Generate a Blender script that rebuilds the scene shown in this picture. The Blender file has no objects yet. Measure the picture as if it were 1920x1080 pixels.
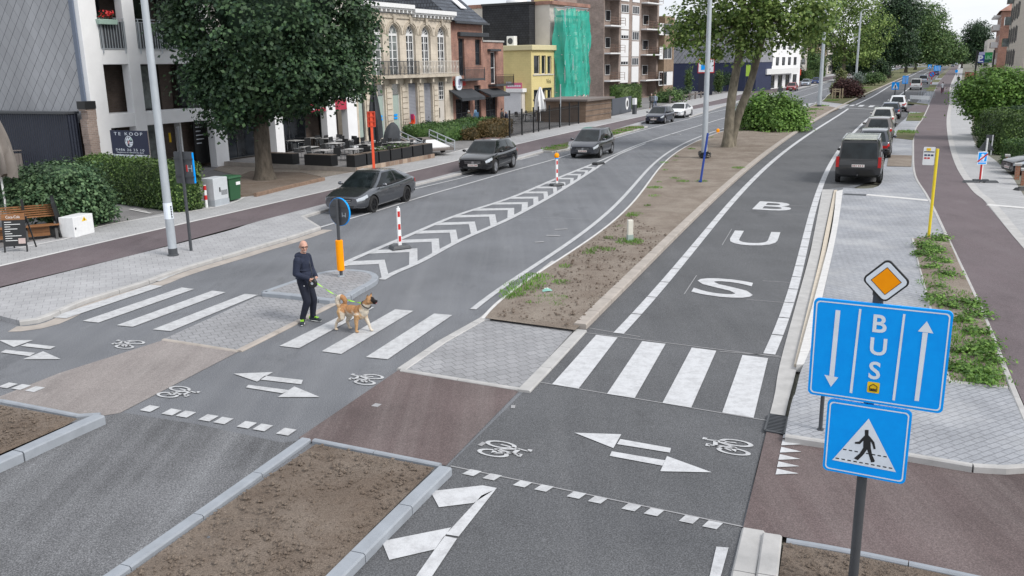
import bpy, bmesh, math, random
import numpy as np
from mathutils import Vector, Matrix, geometry
random.seed(7); RNG = np.random.default_rng(11)
SC = bpy.context.scene; COL = SC.collection
PI = math.pi
# ------------------------------------------------------------------ camera model (photo pixels 1920x1080 <-> world metres)
FPX, HC = 1642.0, 5.35
_d = Vector((108.0, 6450.0, FPX)).normalized()
_z = Vector((0, 0, 1)); _fw = (_z - _d * _z.dot(_d)).normalized(); _rt = _d.cross(_fw)
def ray(px, py):
    r = Vector((px - 960.0, py - 540.0, FPX))
    return Vector((r.dot(_rt), r.dot(_fw), -r.dot(_d)))
CAM = Vector((0, 0, HC))
def G(px, py, z=0.0):
    r = ray(px, py)
    if r.z > -1e-4: r.z = -1e-4
    return CAM + r * ((z - HC) / r.z)
def pix(P):
    q = Vector(P) - CAM
    c = _rt * q.x + _fw * q.y - _d * q.z
    return 960 + FPX * c.x / c.z, 540 + FPX * c.y / c.z
def ZAT(P, py):
    lo, hi = -3.0, 80.0
    for _ in range(50):
        m = (lo + hi) / 2
        q = Vector((P[0], P[1], m)) - CAM
        if (_rt * q.x + _fw * q.y - _d * q.z).z > .05 and pix((P[0], P[1], m))[1] > py: lo = m
        else: hi = m
    return lo
def mppx(P):
    q = Vector(P) - CAM
    return (_rt * q.x + _fw * q.y - _d * q.z).z / FPX
cam_d = bpy.data.cameras.new('camera'); cam = bpy.data.objects.new('camera', cam_d); COL.objects.link(cam)
cam_d.sensor_width = 36.0; cam_d.lens = 36.0 * FPX / 1920; cam_d.clip_start = 0.1; cam_d.clip_end = 4000
ax = [Vector((_rt[i], _fw[i], -_d[i])) for i in range(3)]
cam.matrix_world = Matrix((( ax[0].x, -ax[1].x, -ax[2].x, 0), (ax[0].y, -ax[1].y, -ax[2].y, 0), (ax[0].z, -ax[1].z, -ax[2].z, HC), (0, 0, 0, 1)))
SC.camera = cam
# ------------------------------------------------------------------ mesh builder
class MB:
    def __init__(s): s.v = []; s.f = []; s.m = []; s.M = None
    def add(s, vs, fs, mi=0):
        b = len(s.v)
        if s.M is not None: vs = [s.M @ Vector(p) for p in vs]
        s.v += [tuple(p) for p in vs]
        s.f += [tuple(i + b for i in f) for f in fs]; s.m += [mi] * len(fs)
        return s
    def box(s, c, size, rz=0.0, mi=0, taper=1.0):
        hx, hy, hz = size[0] / 2, size[1] / 2, size[2] / 2
        ca, sa = math.cos(rz), math.sin(rz); vs = []
        for k in (-1, 1):
            t = 1.0 if k < 0 else taper
            for (i, j) in ((-1, -1), (1, -1), (1, 1), (-1, 1)):
                x, y = i * hx * t, j * hy * t
                vs.append((c[0] + x * ca - y * sa, c[1] + x * sa + y * ca, c[2] + k * hz))
        return s.add(vs, [(3, 2, 1, 0), (4, 5, 6, 7), (0, 1, 5, 4), (1, 2, 6, 5), (2, 3, 7, 6), (3, 0, 4, 7)], mi)
    def bx(s, x0, x1, y0, y1, z0, z1, mi=0):
        return s.box(((x0 + x1) / 2, (y0 + y1) / 2, (z0 + z1) / 2), (abs(x1 - x0), abs(y1 - y0), abs(z1 - z0)), 0, mi)
    def quad(s, a, b, c, d, mi=0): return s.add([a, b, c, d], [(0, 1, 2, 3)], mi)
    def bar(s, a, b, w, h=None, mi=0, up=(0, 0, 1)):
        a, b = Vector(a), Vector(b); h = h or w
        t = (b - a).normalized(); u = Vector(up)
        if abs(t.dot(u)) > 0.95: u = Vector((1, 0, 0))
        r = t.cross(u).normalized() * (w / 2); q = r.cross(t).normalized() * (h / 2)
        vs = [a - r - q, a + r - q, a + r + q, a - r + q, b - r - q, b + r - q, b + r + q, b - r + q]
        return s.add(vs, [(3, 2, 1, 0), (4, 5, 6, 7), (0, 1, 5, 4), (1, 2, 6, 5), (2, 3, 7, 6), (3, 0, 4, 7)], mi)
    def tube(s, path, rad, n=8, mi=0, cap=True):
        P = [Vector(p) for p in path]
        if not hasattr(rad, '__len__'): rad = [rad] * len(P)
        vs = []; ref = None
        for i, p in enumerate(P):
            t = (P[min(i + 1, len(P) - 1)] - P[max(i - 1, 0)]).normalized()
            if ref is None:
                ref = Vector((1, 0, 0)) if abs(t.x) < 0.9 else Vector((0, 1, 0))
            u = (ref - t * ref.dot(t)).normalized(); w = t.cross(u); ref = u
            for k in range(n):
                a = 2 * PI * k / n
                vs.append(p + (u * math.cos(a) + w * math.sin(a)) * rad[i])
        fs = [(i * n + k, i * n + (k + 1) % n, (i + 1) * n + (k + 1) % n, (i + 1) * n + k) for i in range(len(P) - 1) for k in range(n)]
        if cap: fs += [tuple(range(n - 1, -1, -1)), tuple(range((len(P) - 1) * n, len(P) * n))]
        return s.add(vs, fs, mi)
    def lathe(s, prof, c=(0, 0, 0), n=16, mi=0, axis='z'):
        vs = []
        for (r, z) in prof:
            for k in range(n):
                a = 2 * PI * k / n
                x, y = r * math.cos(a), r * math.sin(a)
                p = (x, y, z) if axis == 'z' else ((z, x, y) if axis == 'x' else (y, z, x))
                vs.append((c[0] + p[0], c[1] + p[1], c[2] + p[2]))
        m = len(prof)
        fs = [(i * n + k, i * n + (k + 1) % n, (i + 1) * n + (k + 1) % n, (i + 1) * n + k) for i in range(m - 1) for k in range(n)]
        fs += [tuple(range(n - 1, -1, -1)), tuple(range((m - 1) * n, m * n))]
        return s.add(vs, fs, mi)
    def ell(s, c, r, rot=None, nu=16, nv=10, mi=0):
        if not hasattr(r, '__len__'): r = (r, r, r)
        vs = []; R = rot or Matrix.Identity(3)
        for i in range(1, nv):
            th = PI * i / nv
            for k in range(nu):
                a = 2 * PI * k / nu
                vs.append(Vector(c) + R @ Vector((r[0] * math.sin(th) * math.cos(a), r[1] * math.sin(th) * math.sin(a), -r[2] * math.cos(th))))
        vs += [Vector(c) + R @ Vector((0, 0, -r[2])), Vector(c) + R @ Vector((0, 0, r[2]))]
        b, t = len(vs) - 2, len(vs) - 1
        fs = [(i * nu + k, i * nu + (k + 1) % nu, (i + 1) * nu + (k + 1) % nu, (i + 1) * nu + k) for i in range(nv - 2) for k in range(nu)]
        fs += [(b, (k + 1) % nu, k) for k in range(nu)] + [(t, (nv - 2) * nu + k, (nv - 2) * nu + (k + 1) % nu) for k in range(nu)]
        return s.add(vs, fs, mi)
    def loft(s, rings, cap=True, closed=True, mi=0):
        n = len(rings[0]); vs = [p for r in rings for p in r]
        kk = n if closed else n - 1
        fs = [(i * n + k, i * n + (k + 1) % n, (i + 1) * n + (k + 1) % n, (i + 1) * n + k) for i in range(len(rings) - 1) for k in range(kk)]
        if cap: fs += [tuple(range(n - 1, -1, -1)), tuple(range((len(rings) - 1) * n, len(rings) * n))]
        return s.add(vs, fs, mi)
    def poly(s, pts, mi=0, flip=False):
        pts = [Vector(p) for p in pts]
        tris = geometry.tessellate_polygon([pts]); fs = []
        for t in tris:
            a, b, c = (pts[i] for i in t)
            fs.append(t)
        nz = sum(((pts[t[1]] - pts[t[0]]).cross(pts[t[2]] - pts[t[0]])).z for t in tris)
        if (nz < 0) != flip: fs = [tuple(reversed(t)) for t in fs]
        return s.add(pts, fs, mi)
    def prism(s, pts, z0, z1, mi=0):
        a = sum(pts[i][0] * pts[(i + 1) % len(pts)][1] - pts[(i + 1) % len(pts)][0] * pts[i][1] for i in range(len(pts)))
        if a < 0: pts = list(reversed(pts))
        s.poly([(p[0], p[1], z1) for p in pts], mi); n = len(pts)
        s.add([(p[0], p[1], z0) for p in pts] + [(p[0], p[1], z1) for p in pts], [(i, (i + 1) % n, n + (i + 1) % n, n + i) for i in range(n)], mi)
        return s
    def plate(s, pts, y0, y1, mi=0):                       # outline in local x,z extruded along y (y0 = viewer's side)
        n = len(pts); P2 = [Vector((p[0], p[1], 0)) for p in pts]
        tr = geometry.tessellate_polygon([P2])
        vs = [(p[0], y0, p[1]) for p in pts] + [(p[0], y1, p[1]) for p in pts]; fs = []
        for t in tr:
            a, b, c = (P2[i] for i in t)
            if (b - a).cross(c - a).z < 0: t = tuple(reversed(t))
            fs.append(tuple(t)); fs.append(tuple(i + n for i in reversed(t)))
        ar = sum(pts[i][0] * pts[(i + 1) % n][1] - pts[(i + 1) % n][0] * pts[i][1] for i in range(n))
        for i in range(n):
            j = (i + 1) % n
            fs.append((j, i, n + i, n + j) if ar > 0 else (i, j, n + j, n + i))
        return s.add(vs, fs, mi)
    def build(s, name, mats, parent=None, smooth=False, bev=0.0, seg=2, fix=False, angle=None):
        me = bpy.data.meshes.new(name); me.from_pydata(s.v, [], s.f)
        if not isinstance(mats, (list, tuple)): mats = [mats]
        for m in mats: me.materials.append(m)
        if len(mats) > 1: me.polygons.foreach_set('material_index', s.m)
        if fix:
            b = bmesh.new(); b.from_mesh(me); bmesh.ops.remove_doubles(b, verts=b.verts, dist=1e-4)
            bmesh.ops.recalc_face_normals(b, faces=b.faces); b.to_mesh(me); b.free()
        if smooth:
            me.polygons.foreach_set('use_smooth', [True] * len(me.polygons))
            me.set_sharp_from_angle(angle=math.radians(angle or 40))
        me.update()
        o = bpy.data.objects.new(name, me); COL.objects.link(o)
        if parent is not None: o.parent = parent
        if bev:
            md = o.modifiers.new('bevel', 'BEVEL'); md.width = bev; md.segments = seg; md.limit_method = 'ANGLE'; md.harden_normals = False
        return o
def tag(o, label, cat, group=None):
    o['label'] = label; o['category'] = cat
    if group: o['group'] = group
    return o
def struct(o): o['kind'] = 'structure'; return o
def stuff(o, label=None, cat=None):
    o['kind'] = 'stuff'
    if label: o['label'] = label; o['category'] = cat
    return o
def thing(name, label, cat, loc=(0, 0, 0), rz=0.0, group=None):
    o = bpy.data.objects.new(name, None); COL.objects.link(o); o.empty_display_size = 0.2
    o.location = loc; o.rotation_euler = (0, 0, rz)
    return tag(o, label, cat, group)
def dup(root, loc, rz=None, label=None):
    def cp(o, par):
        c = o.copy(); COL.objects.link(c)
        if par is not None: c.parent = par
        for ch in list(o.children): cp(ch, c)
        return c
    r = cp(root, None); r.location = loc
    if rz is not None: r.rotation_euler = (0, 0, rz)
    if label: r['label'] = label
    return r
def text2d(txt, size=1.0, bold=0.0, align='CENTER', spacing=1.0):
    cu = bpy.data.curves.new('text', 'FONT'); cu.body = txt; cu.size = size; cu.align_x = align; cu.offset = bold; cu.space_character = spacing
    cu.resolution_u = 4
    o = bpy.data.objects.new('text', cu); COL.objects.link(o)
    dg = bpy.context.evaluated_depsgraph_get(); dg.update()
    me = o.evaluated_get(dg).to_mesh()
    vs = [(v.co.x, v.co.y) for v in me.vertices]; fs = [tuple(p.vertices) for p in me.polygons]
    o.evaluated_get(dg).to_mesh_clear(); bpy.data.objects.remove(o); bpy.data.curves.remove(cu)
    return vs, fs
def put_text(mb, txt, x, z, h, y, mi=0, w=None, bold=0.0, spacing=1.0):
    vs, fs = text2d(txt, 1.0, bold, 'CENTER', spacing)
    xs = [v[0] for v in vs]; zs = [v[1] for v in vs]
    cx, cz = (min(xs) + max(xs)) / 2, (min(zs) + max(zs)) / 2
    kz = h / (max(zs) - min(zs)); kx = (w / (max(xs) - min(xs))) if w else kz
    mb.add([(x + (v[0] - cx) * kx, y, z + (v[1] - cz) * kz) for v in vs], fs, mi)
def smooth_line(pts, n=6, closed=False):
    P = [Vector(p) for p in pts]; out = []; m = len(P)
    for i in range(m - 1):
        p0, p1, p2, p3 = P[max(i - 1, 0)], P[i], P[i + 1], P[min(i + 2, m - 1)]
        for k in range(n):
            t = k / n
            a = p1 * 2 + (p2 - p0) * t + (p0 * 2 - p1 * 5 + p2 * 4 - p3) * t * t + (p1 * 3 - p0 - p2 * 3 + p3) * t ** 3
            out.append(a * 0.5)
    out.append(P[-1]); return out
def gl(px, z=0.0, n=5, sm=True):
    P = [G(x, y, z) for x, y in px]
    return smooth_line(P, n) if sm and len(P) > 2 else P
def fit(P, deg=4, n=60):
    y = np.array([p.y for p in P]); v = np.log(y); k = np.array([p.x / p.y for p in P]); c = np.polyfit(v, k, deg); vv = np.linspace(v[0], v[-1], n); z = P[0].z
    return [Vector((float(np.polyval(c, t) * math.exp(t)), float(math.exp(t)), z)) for t in vv]
def resample(P, n):
    L = [0.0]
    for a, b in zip(P, P[1:]): L.append(L[-1] + (b - a).length)
    out = []; j = 0
    for i in range(n):
        t = L[-1] * i / (n - 1)
        while j < len(L) - 2 and L[j + 1] < t: j += 1
        f = (t - L[j]) / max(L[j + 1] - L[j], 1e-9); out.append(P[j].lerp(P[j + 1], min(max(f, 0), 1)))
    return out
def offset(P, w):
    out = []
    for i, p in enumerate(P):
        t = (P[min(i + 1, len(P) - 1)] - P[max(i - 1, 0)]); t.z = 0; t.normalize()
        out.append(p + Vector((-t.y, t.x, 0)) * w)
    return out
def line_strip(mb, P, w, z, mi=0):
    a, b = offset(P, w / 2), offset(P, -w / 2); n = len(P)
    mb.add([(p.x, p.y, z) for p in b] + [(p.x, p.y, z) for p in a], [(i, i + 1, n + i + 1, n + i) for i in range(n - 1)], mi)
def rail_box(mb, P, w, z0, z1, mi=0, gap=0.0, piece=None):
    if piece:
        L = sum((b - a).length for a, b in zip(P, P[1:])); n = max(2, int(L / piece)); Q = resample(P, n * 3 + 1)
        for k in range(n):
            seg = Q[k * 3:k * 3 + 4]
            t = (seg[-1] - seg[0]).normalized() * gap / 2
            seg = [seg[0] + t] + list(seg[1:-1]) + [seg[-1] - t]; _rail(mb, seg, w, z0, z1, mi)
    else: _rail(mb, P, w, z0, z1, mi)
def _rail(mb, P, w, z0, z1, mi):
    a, b = offset(P, w / 2), offset(P, -w / 2); c = min(0.02, w * .2)
    a2, b2 = offset(P, w / 2 - c), offset(P, -w / 2 + c)
    rings = [[(b[i].x, b[i].y, z0), (b[i].x, b[i].y, z1 - c), (b2[i].x, b2[i].y, z1), (a2[i].x, a2[i].y, z1), (a[i].x, a[i].y, z1 - c), (a[i].x, a[i].y, z0)] for i in range(len(P))]
    mb.loft(rings, True, True, mi)
def cut(P, f0, f1, n=None):
    return resample(P, 200)[int(f0 * 199):int(f1 * 199) + 1]
# ------------------------------------------------------------------ materials
def srgb(r, g, b):
    f = lambda c: (c / 255 / 12.92) if c <= 10 else ((c / 255 + .055) / 1.055) ** 2.4
    return (f(r), f(g), f(b))
class NT:
    def __init__(s, name):
        s.m = bpy.data.materials.new(name); s.m.use_nodes = True; s.t = s.m.node_tree; s.n = s.t.nodes; s.l = s.t.links
        s.b = s.n['Principled BSDF']; s.tc = None
    def new(s, t, **k):
        x = s.n.new(t)
        for a, b in k.items(): setattr(x, a, b)
        return x
    def link(s, a, b): s.l.new(a, b)
    def co(s, scale=(1, 1, 1), rot=(0, 0, 0), kind='Object'):
        if s.tc is None: s.tc = s.new('ShaderNodeTexCoord')
        mp = s.new('ShaderNodeMapping'); mp.inputs['Scale'].default_value = scale; mp.inputs['Rotation'].default_value = rot
        s.link(s.tc.outputs[kind], mp.inputs['Vector']); return mp.outputs[0]
    def noise(s, vec, scale=5, detail=4, rough=.6):
        n = s.new('ShaderNodeTexNoise'); n.inputs['Scale'].default_value = scale; n.inputs['Detail'].default_value = detail; n.inputs['Roughness'].default_value = rough
        s.link(vec, n.inputs['Vector']); return n.outputs['Fac']
    def ramp(s, fac, stops):
        r = s.new('ShaderNodeValToRGB'); e = r.color_ramp.elements
        while len(e) < len(stops): e.new(0.5)
        for i, (p, c) in enumerate(stops):
            e[i].position = p; e[i].color = (c[0], c[1], c[2], 1) if hasattr(c, '__len__') else (c, c, c, 1)
        s.link(fac, r.inputs[0]); return r.outputs[0]
    def mix(s, fac, a, b, mode='MIX'):
        m = s.new('ShaderNodeMix', data_type='RGBA', blend_type=mode)
        for sock, v in ((m.inputs[0], fac), (m.inputs[6], a), (m.inputs[7], b)):
            if hasattr(v, 'is_output'): s.link(v, sock)
            elif hasattr(v, '__len__'): sock.default_value = (*v[:3], 1)
            else: sock.default_value = v
        return m.outputs[2]
    def math(s, op, a, b=0.0):
        m = s.new('ShaderNodeMath', operation=op)
        for i, v in enumerate((a, b)):
            if hasattr(v, 'is_output'): s.link(v, m.inputs[i])
            else: m.inputs[i].default_value = v
        return m.outputs[0]
    def bump(s, h, strength=.3, dist=.01):
        b = s.new('ShaderNodeBump'); b.inputs['Strength'].default_value = strength; b.inputs['Distance'].default_value = dist
        s.link(h, b.inputs['Height']); s.link(b.outputs[0], s.b.inputs['Normal'])
    def col(s, c):
        if hasattr(c, 'is_output'): s.link(c, s.b.inputs['Base Color'])
        else: s.b.inputs['Base Color'].default_value = (*c[:3], 1)
    def set(s, rough=.6, metal=0, spec=.5, coat=0):
        s.b.inputs['Roughness'].default_value = rough; s.b.inputs['Metallic'].default_value = metal
        s.b.inputs['Specular IOR Level'].default_value = spec; s.b.inputs['Coat Weight'].default_value = coat
        s.b.inputs['Coat Roughness'].default_value = .04; return s.m
sc_ = lambda c, k: tuple(min(1, x * k) for x in c)
def M(name, c, rough=.7, var=.18, scale=3.0, bump=0.0, bscale=60, metal=0, spec=.4, coat=0, stretch=(1, 1, 1)):
    t = NT(name)
    v = t.co(stretch)
    n = t.noise(v, scale, 5, .65)
    t.col(t.ramp(n, [(.25, sc_(c, 1 - var)), (.75, sc_(c, 1 + var))]))
    if bump: t.bump(t.noise(v, bscale, 3), bump, .01)
    return t.set(rough, metal, spec, coat)
def M_asphalt(name, c, light, ang=0.45, speck=.5, streak=.35, big=.3):
    t = NT(name); v = t.co()
    fine = t.noise(v, 55, 2, .75); mid = t.noise(v, .35, 5, .6)
    sv = t.co((2.2, .05, 1), (0, 0, ang)); st = t.noise(sv, 1.0, 5, .6)
    base = t.ramp(mid, [(.3, sc_(c, 1 - big)), (.7, sc_(c, 1 + big))])
    base = t.mix(t.math('MULTIPLY', t.ramp(st, [(.42, 0.), (.72, 1.)]), streak), base, light)
    st2 = t.noise(t.co((1, .45, 1), (0, 0, ang)), .8, 6, .7); base = t.mix(t.ramp(st2, [(.58, 0.), (.70, .45)]), base, sc_(c, .55)); base = t.mix(t.ramp(st2, [(.26, .4), (.38, 0.)]), base, sc_(light, 1.15))
    base = t.mix(speck, base, t.ramp(fine, [(.32, .25), (.5, .85), (.68, 1.9)]), 'MULTIPLY')
    t.col(base); t.bump(fine, .35, .012); return t.set(.85, 0, .3)
def M_brick(name, c1, c2, mortar, sx=.24, sz=.075, msz=.06, flat=False, ang=0, var=.25, bump=.25, off=.5, rough=.85, dirt=None):
    t = NT(name)
    if flat: v = t.co((1, 1, 1), (0, 0, ang))
    else:
        sep = t.new('ShaderNodeSeparateXYZ'); t.link(t.co(), sep.inputs[0]); cmb = t.new('ShaderNodeCombineXYZ')
        t.link(t.math('ADD', sep.outputs[0], sep.outputs[1]), cmb.inputs[0]); t.link(sep.outputs[2], cmb.inputs[1]); v = cmb.outputs[0]
    b = t.new('ShaderNodeTexBrick'); b.offset = off; t.link(v, b.inputs['Vector'])
    b.inputs['Scale'].default_value = 1.0; b.inputs['Brick Width'].default_value = sx; b.inputs['Row Height'].default_value = sz
    b.inputs['Mortar Size'].default_value = msz * sz; b.inputs['Mortar Smooth'].default_value = .2; b.inputs['Bias'].default_value = 0
    for i, c in (('Color1', c1), ('Color2', c2), ('Mortar', mortar)): b.inputs[i].default_value = (*c, 1)
    n = t.noise(t.co(), .8, 5); cc = t.mix(1.0, b.outputs['Color'], t.ramp(n, [(.3, 1 - var), (.7, 1 + var)]), 'MULTIPLY')
    n2 = t.noise(t.co(), 30, 2); cc = t.mix(.5, cc, t.ramp(n2, [(.3, .75), (.7, 1.25)]), 'MULTIPLY')
    if dirt:
        n3 = t.noise(t.co(), .5, 4, .6); cc = t.mix(t.ramp(n3, [(.48, 0.), (.68, dirt[1])]), cc, dirt[0])
    t.col(cc); iv = t.math('SUBTRACT', 1.0, b.outputs['Fac']); t.bump(iv, bump, .01); return t.set(rough, 0, .3)
def M_paint_road(name, c=(.50, .51, .525), wear=.75):
    t = NT(name); v = t.co()
    n = t.noise(v, 5, 7, .8); n2 = t.noise(v, 60, 2)
    k = t.ramp(n, [(.34, 0.), (.56, 1.)]); a = t.mix(.35, c, t.ramp(n2, [(.3, .7), (.6, 1.1)]), 'MULTIPLY')
    t.col(t.mix(t.math('MULTIPLY', t.math('SUBTRACT', 1.0, k), wear), a, (.30, .30, .31))); return t.set(.7, 0, .3)
def M_soil(name, c1, c2, c3):
    t = NT(name); v = t.co()
    a = t.noise(v, .7, 6, .7); f = t.noise(v, 28, 4, .7); g = t.noise(v, 6, 4, .7)
    cc = t.mix(t.ramp(a, [(.4, 0.), (.62, 1.)]), c1, c2); cc = t.mix(t.ramp(f, [(.56, 0.), (.68, .75)]), cc, c3)
    cc = t.mix(.8, cc, t.ramp(t.noise(v, 70, 2), [(.3, .55), (.7, 1.4)]), 'MULTIPLY')
    t.col(cc); t.bump(t.mix(.5, f, g), .9, .05); return t.set(.95, 0, .15)
def M_leaf(name, dark, light, trans=.25, spread=(.15, .9), rough=.55, spec=.35):
    t = NT(name); g = t.new('ShaderNodeNewGeometry')
    c = t.ramp(g.outputs['Random Per Island'], [(spread[0], dark), (spread[1], light)])
    n = t.noise(t.co(), .6, 3); c = t.mix(1.0, c, t.ramp(n, [(.3, .62), (.7, 1.4)]), 'MULTIPLY')
    t.col(c); m = t.set(rough, 0, spec)
    tr = t.new('ShaderNodeBsdfTranslucent'); t.link(c, tr.inputs['Color'])
    mx = t.new('ShaderNodeMixShader'); mx.inputs[0].default_value = trans
    t.link(t.b.outputs[0], mx.inputs[1]); t.link(tr.outputs[0], mx.inputs[2]); t.link(mx.outputs[0], t.n['Material Output'].inputs['Surface']); return m
def M_glass(name, c=(.02, .024, .03), rough=.04, var=.6, scale=.6):
    t = NT(name); n = t.noise(t.co(), scale, 3); t.col(t.ramp(n, [(.35, sc_(c, 1 - var)), (.7, sc_(c, 1 + var * 1.5))])); return t.set(rough, 0, .35)
def M_paint(name, c, rough=.35, metal=0.0, coat=.6):
    t = NT(name); n = t.noise(t.co(), 2.5, 4); t.col(t.ramp(n, [(.3, sc_(c, .92)), (.7, sc_(c, 1.06))])); return t.set(rough, metal, .5, coat)
def M_plain(name, c, rough=.5, metal=0, spec=.5): return M(name, c, rough, .08, 8, metal=metal, spec=spec)
W = {}
W['asphalt'] = M_asphalt('asphalt', (.150, .157, .172), (.225, .232, .245), -.47, .55, .40, .16)
W['asphalt_dark'] = M_asphalt('asphalt_dark', (.104, .107, .114), (.145, .147, .153), -.5, .6, .25, .16)
W['milled'] = M_asphalt('milled_asphalt', (.115, .117, .124), (.20, .205, .216), -.42, .75, .7, .40)
W['paint'] = M_paint_road('road_paint'); W['paint_new'] = M_paint_road('road_paint_new', (.54, .55, .57), .6)
W['red_path'] = M_asphalt('red_cycle_asphalt', (.128, .104, .112), (.165, .145, .152), -.5, .35, .3, .12)
W['brown'] = M_asphalt('brown_asphalt', (.115, .088, .087), (.21, .18, .175), -.1, .4, .55, .28)
W['sandy'] = M_asphalt('dusty_brown_asphalt', (.235, .212, .205), (.32, .295, .285), -.2, .35, .6, .2)
W['paver'] = M_brick('grey_pavers', (.29, .292, .305), (.255, .258, .27), (.18, .182, .19), .22, .22, .05, True, -.50, .12, .2, .5, .85)
W['paver2'] = M_brick('platform_pavers', (.31, .322, .348), (.275, .287, .312), (.19, .197, .215), .22, .11, .09, True, -.50, .15, .2, .5, .85, ((.5, .5, .5), .3))
W['slab'] = M_brick('concrete_slabs', (.36, .362, .375), (.325, .327, .34), (.235, .237, .245), .30, .30, .03, True, -.42, .12, .15)
W['slab2'] = M_brick('footpath_slabs', (.37, .372, .38), (.34, .342, .35), (.265, .267, .272), .30, .30, .03, True, -.5, .1, .12)
W['conc'] = M('concrete', (.40, .395, .39), .85, .16, 3, .2, 80); W['conc_warm'] = M('warm_concrete', (.36, .325, .295), .88, .2, 2.5, .2, 60)
W['conc_blue'] = M('new_concrete', (.28, .305, .34), .85, .12, 4, .15, 80)
W['conc_white'] = M('white_concrete', (.56, .555, .55), .8, .1, 5, .1, 70); W['conc_beige'] = M('beige_concrete', (.52, .46, .38), .85, .12, 6, .1)
W['soil'] = M_soil('soil', (.20, .165, .138), (.27, .235, .20), (.085, .065, .052)); W['soil2'] = M_soil('dark_soil', (.150, .118, .095), (.205, .170, .142), (.06, .045, .036))
W['dirt_grass'] = M_soil('worn_grass', (.10, .12, .05), (.16, .14, .09), (.05, .08, .02))
W['ground'] = M_soil('earth', (.16, .16, .13), (.2, .19, .16), (.1, .11, .08))
W['yard'] = M_brick('yard_paving', (.23, .225, .225), (.19, .185, .19), (.12, .12, .12), .2, .1, .08, True, -.2, .2, .2)
W['yard_warm'] = M_brick('warm_yard_paving', (.27, .235, .20), (.22, .19, .165), (.15, .14, .12), .22, .22, .04, True, .3, .2, .2)
W['brick_e'] = M('edging_brick', (.22, .15, .11), .9, .3, 5, .3, 40)
W['black'] = M_plain('black_plastic', (.016, .017, .019), .45); W['dgrey'] = M_plain('dark_grey_metal', (.055, .06, .068), .45)
W['galv'] = M('galvanised_steel', (.46, .50, .54), .42, .14, 5, metal=.35, stretch=(1, 1, .3)); W['silver'] = M_plain('silver', (.6, .62, .64), .25, .9)
W['white'] = M('white_render', (.80, .81, .83), .8, .06, 1.2); W['white_paint'] = M_plain('white_paint', (.75, .76, .77), .5)
W['orange'] = M_plain('orange', (1, .33, .0), .5, 0, .2); W['orange_red'] = M_plain('orange_red', (.75, .085, .03), .45)
W['red'] = M_plain('red', (.52, .02, .02), .45); W['blue'] = M_plain('sign_blue', (.0, .34, 1.0), .55, 0, .2); W['yellow'] = M_plain('yellow', (.85, .55, .01), .4)
W['sign_white'] = M_plain('sign_white', (.72, .78, .86), .45); W['sign_back'] = M_plain('sign_back_grey', (.075, .08, .09), .5)
W['glass'] = M_glass('window_glass'); W['glass_l'] = M_glass('pale_window_glass', (.16, .18, .18), .06, .4, 1.5)
W['frame_w'] = M_plain('white_frame', (.70, .71, .72), .5); W['frame_d'] = M_plain('dark_frame', (.04, .042, .047), .5)
W['wood'] = M('brown_wood', (.24, .11, .045), .55, .35, 3, stretch=(1, 1, 9)); W['wood_grey'] = M('weathered_wood', (.16, .14, .13), .8, .3, 4, .2, 40, stretch=(6, 6, .5))
W['bark'] = M('bark', (.105, .088, .068), .95, .5, 3.5, .8, 18, stretch=(1, 1, .35)); W['bark_plane'] = M('plane_bark', (.17, .15, .115), .9, .65, 4, .5, 14, stretch=(1, 1, .45))
W['bark_d'] = M('dark_bark', (.085, .072, .058), .95, .65, 6, 1.0, 14, stretch=(1, 1, .3))
W['L_linden'] = M_leaf('linden_leaves', (.026, .058, .034), (.078, .142, .062), .22)
W['L_plane'] = M_leaf('plane_leaves', (.085, .155, .04), (.30, .40, .125), .38)
W['L_dark'] = M_leaf('dark_leaves', (0.014, 0.038, 0.020), (0.058, 0.109, 0.046), .2)
W['L_mid'] = M_leaf('mid_leaves', (0.043, 0.094, 0.032), (0.152, 0.239, 0.080), .28); W['L_ivy'] = M_leaf('ivy_leaves', (0.026, 0.065, 0.029), (0.138, 0.225, 0.109), .2)
W['L_hedge'] = M_leaf('hedge_leaves', (0.029, 0.065, 0.017), (0.123, 0.196, 0.051), .2); W['L_box'] = M_leaf('box_hedge_leaves', (0.032, 0.080, 0.026), (0.109, 0.189, 0.052), .2)
W['L_bright'] = M_leaf('bright_leaves', (.07, .155, .03), (.20, .34, .075), .32); W['L_red'] = M_leaf('purple_leaves', (.035, .014, .016), (.11, .05, .045), .2)
W['L_silver'] = M_leaf('silver_leaves', (.12, .17, .14), (.28, .34, .30), .2); W['L_brown'] = M_leaf('brown_hedge_leaves', (.07, .055, .02), (.18, .12, .05), .2)
W['L_tan'] = M_leaf('olive_leaves', (0.102, 0.131, 0.043), (0.290, 0.319, 0.145), .25)
# ------------------------------------------------------------------ ground, roads, pavements, markings
def ext(P, L=350.0, D=None):
    t = (P[-1] - P[-3]).normalized() if D is None else D
    return P + [P[-1] + t * (L * k / 4) for k in (1, 2, 3, 4)]
FAR = (G(1793, 135) - G(1781, 165)).normalized(); FAR.z = 0
def sheet(name, pts, z, mat, z0=None, kind=True):
    mb = MB()
    if z0 is None: mb.poly([(p[0], p[1], z) for p in pts])
    else: mb.prism([(p[0], p[1]) for p in pts], z0, z)
    o = mb.build(name, mat)
    return struct(o) if kind else o
px = lambda L, z=0.0: [G(x, y, z) for x, y in L]
g = MB(); g.poly([(-900, -60, -.06), (1500, -60, -.06), (2300, 2600, -.06), (-900, 2600, -.06)]); struct(g.build('ground', W['ground']))
ZP = .10
BP = gl([(-150, 574), (0, 540), (400, 440), (480, 416), (612, 380), (775, 342), (855, 322), (1140, 246), (1205, 227), (1290, 207), (1350, 195), (1440, 177), (1500, 163), (1560, 149), (1640, 134)], ZP)
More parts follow.
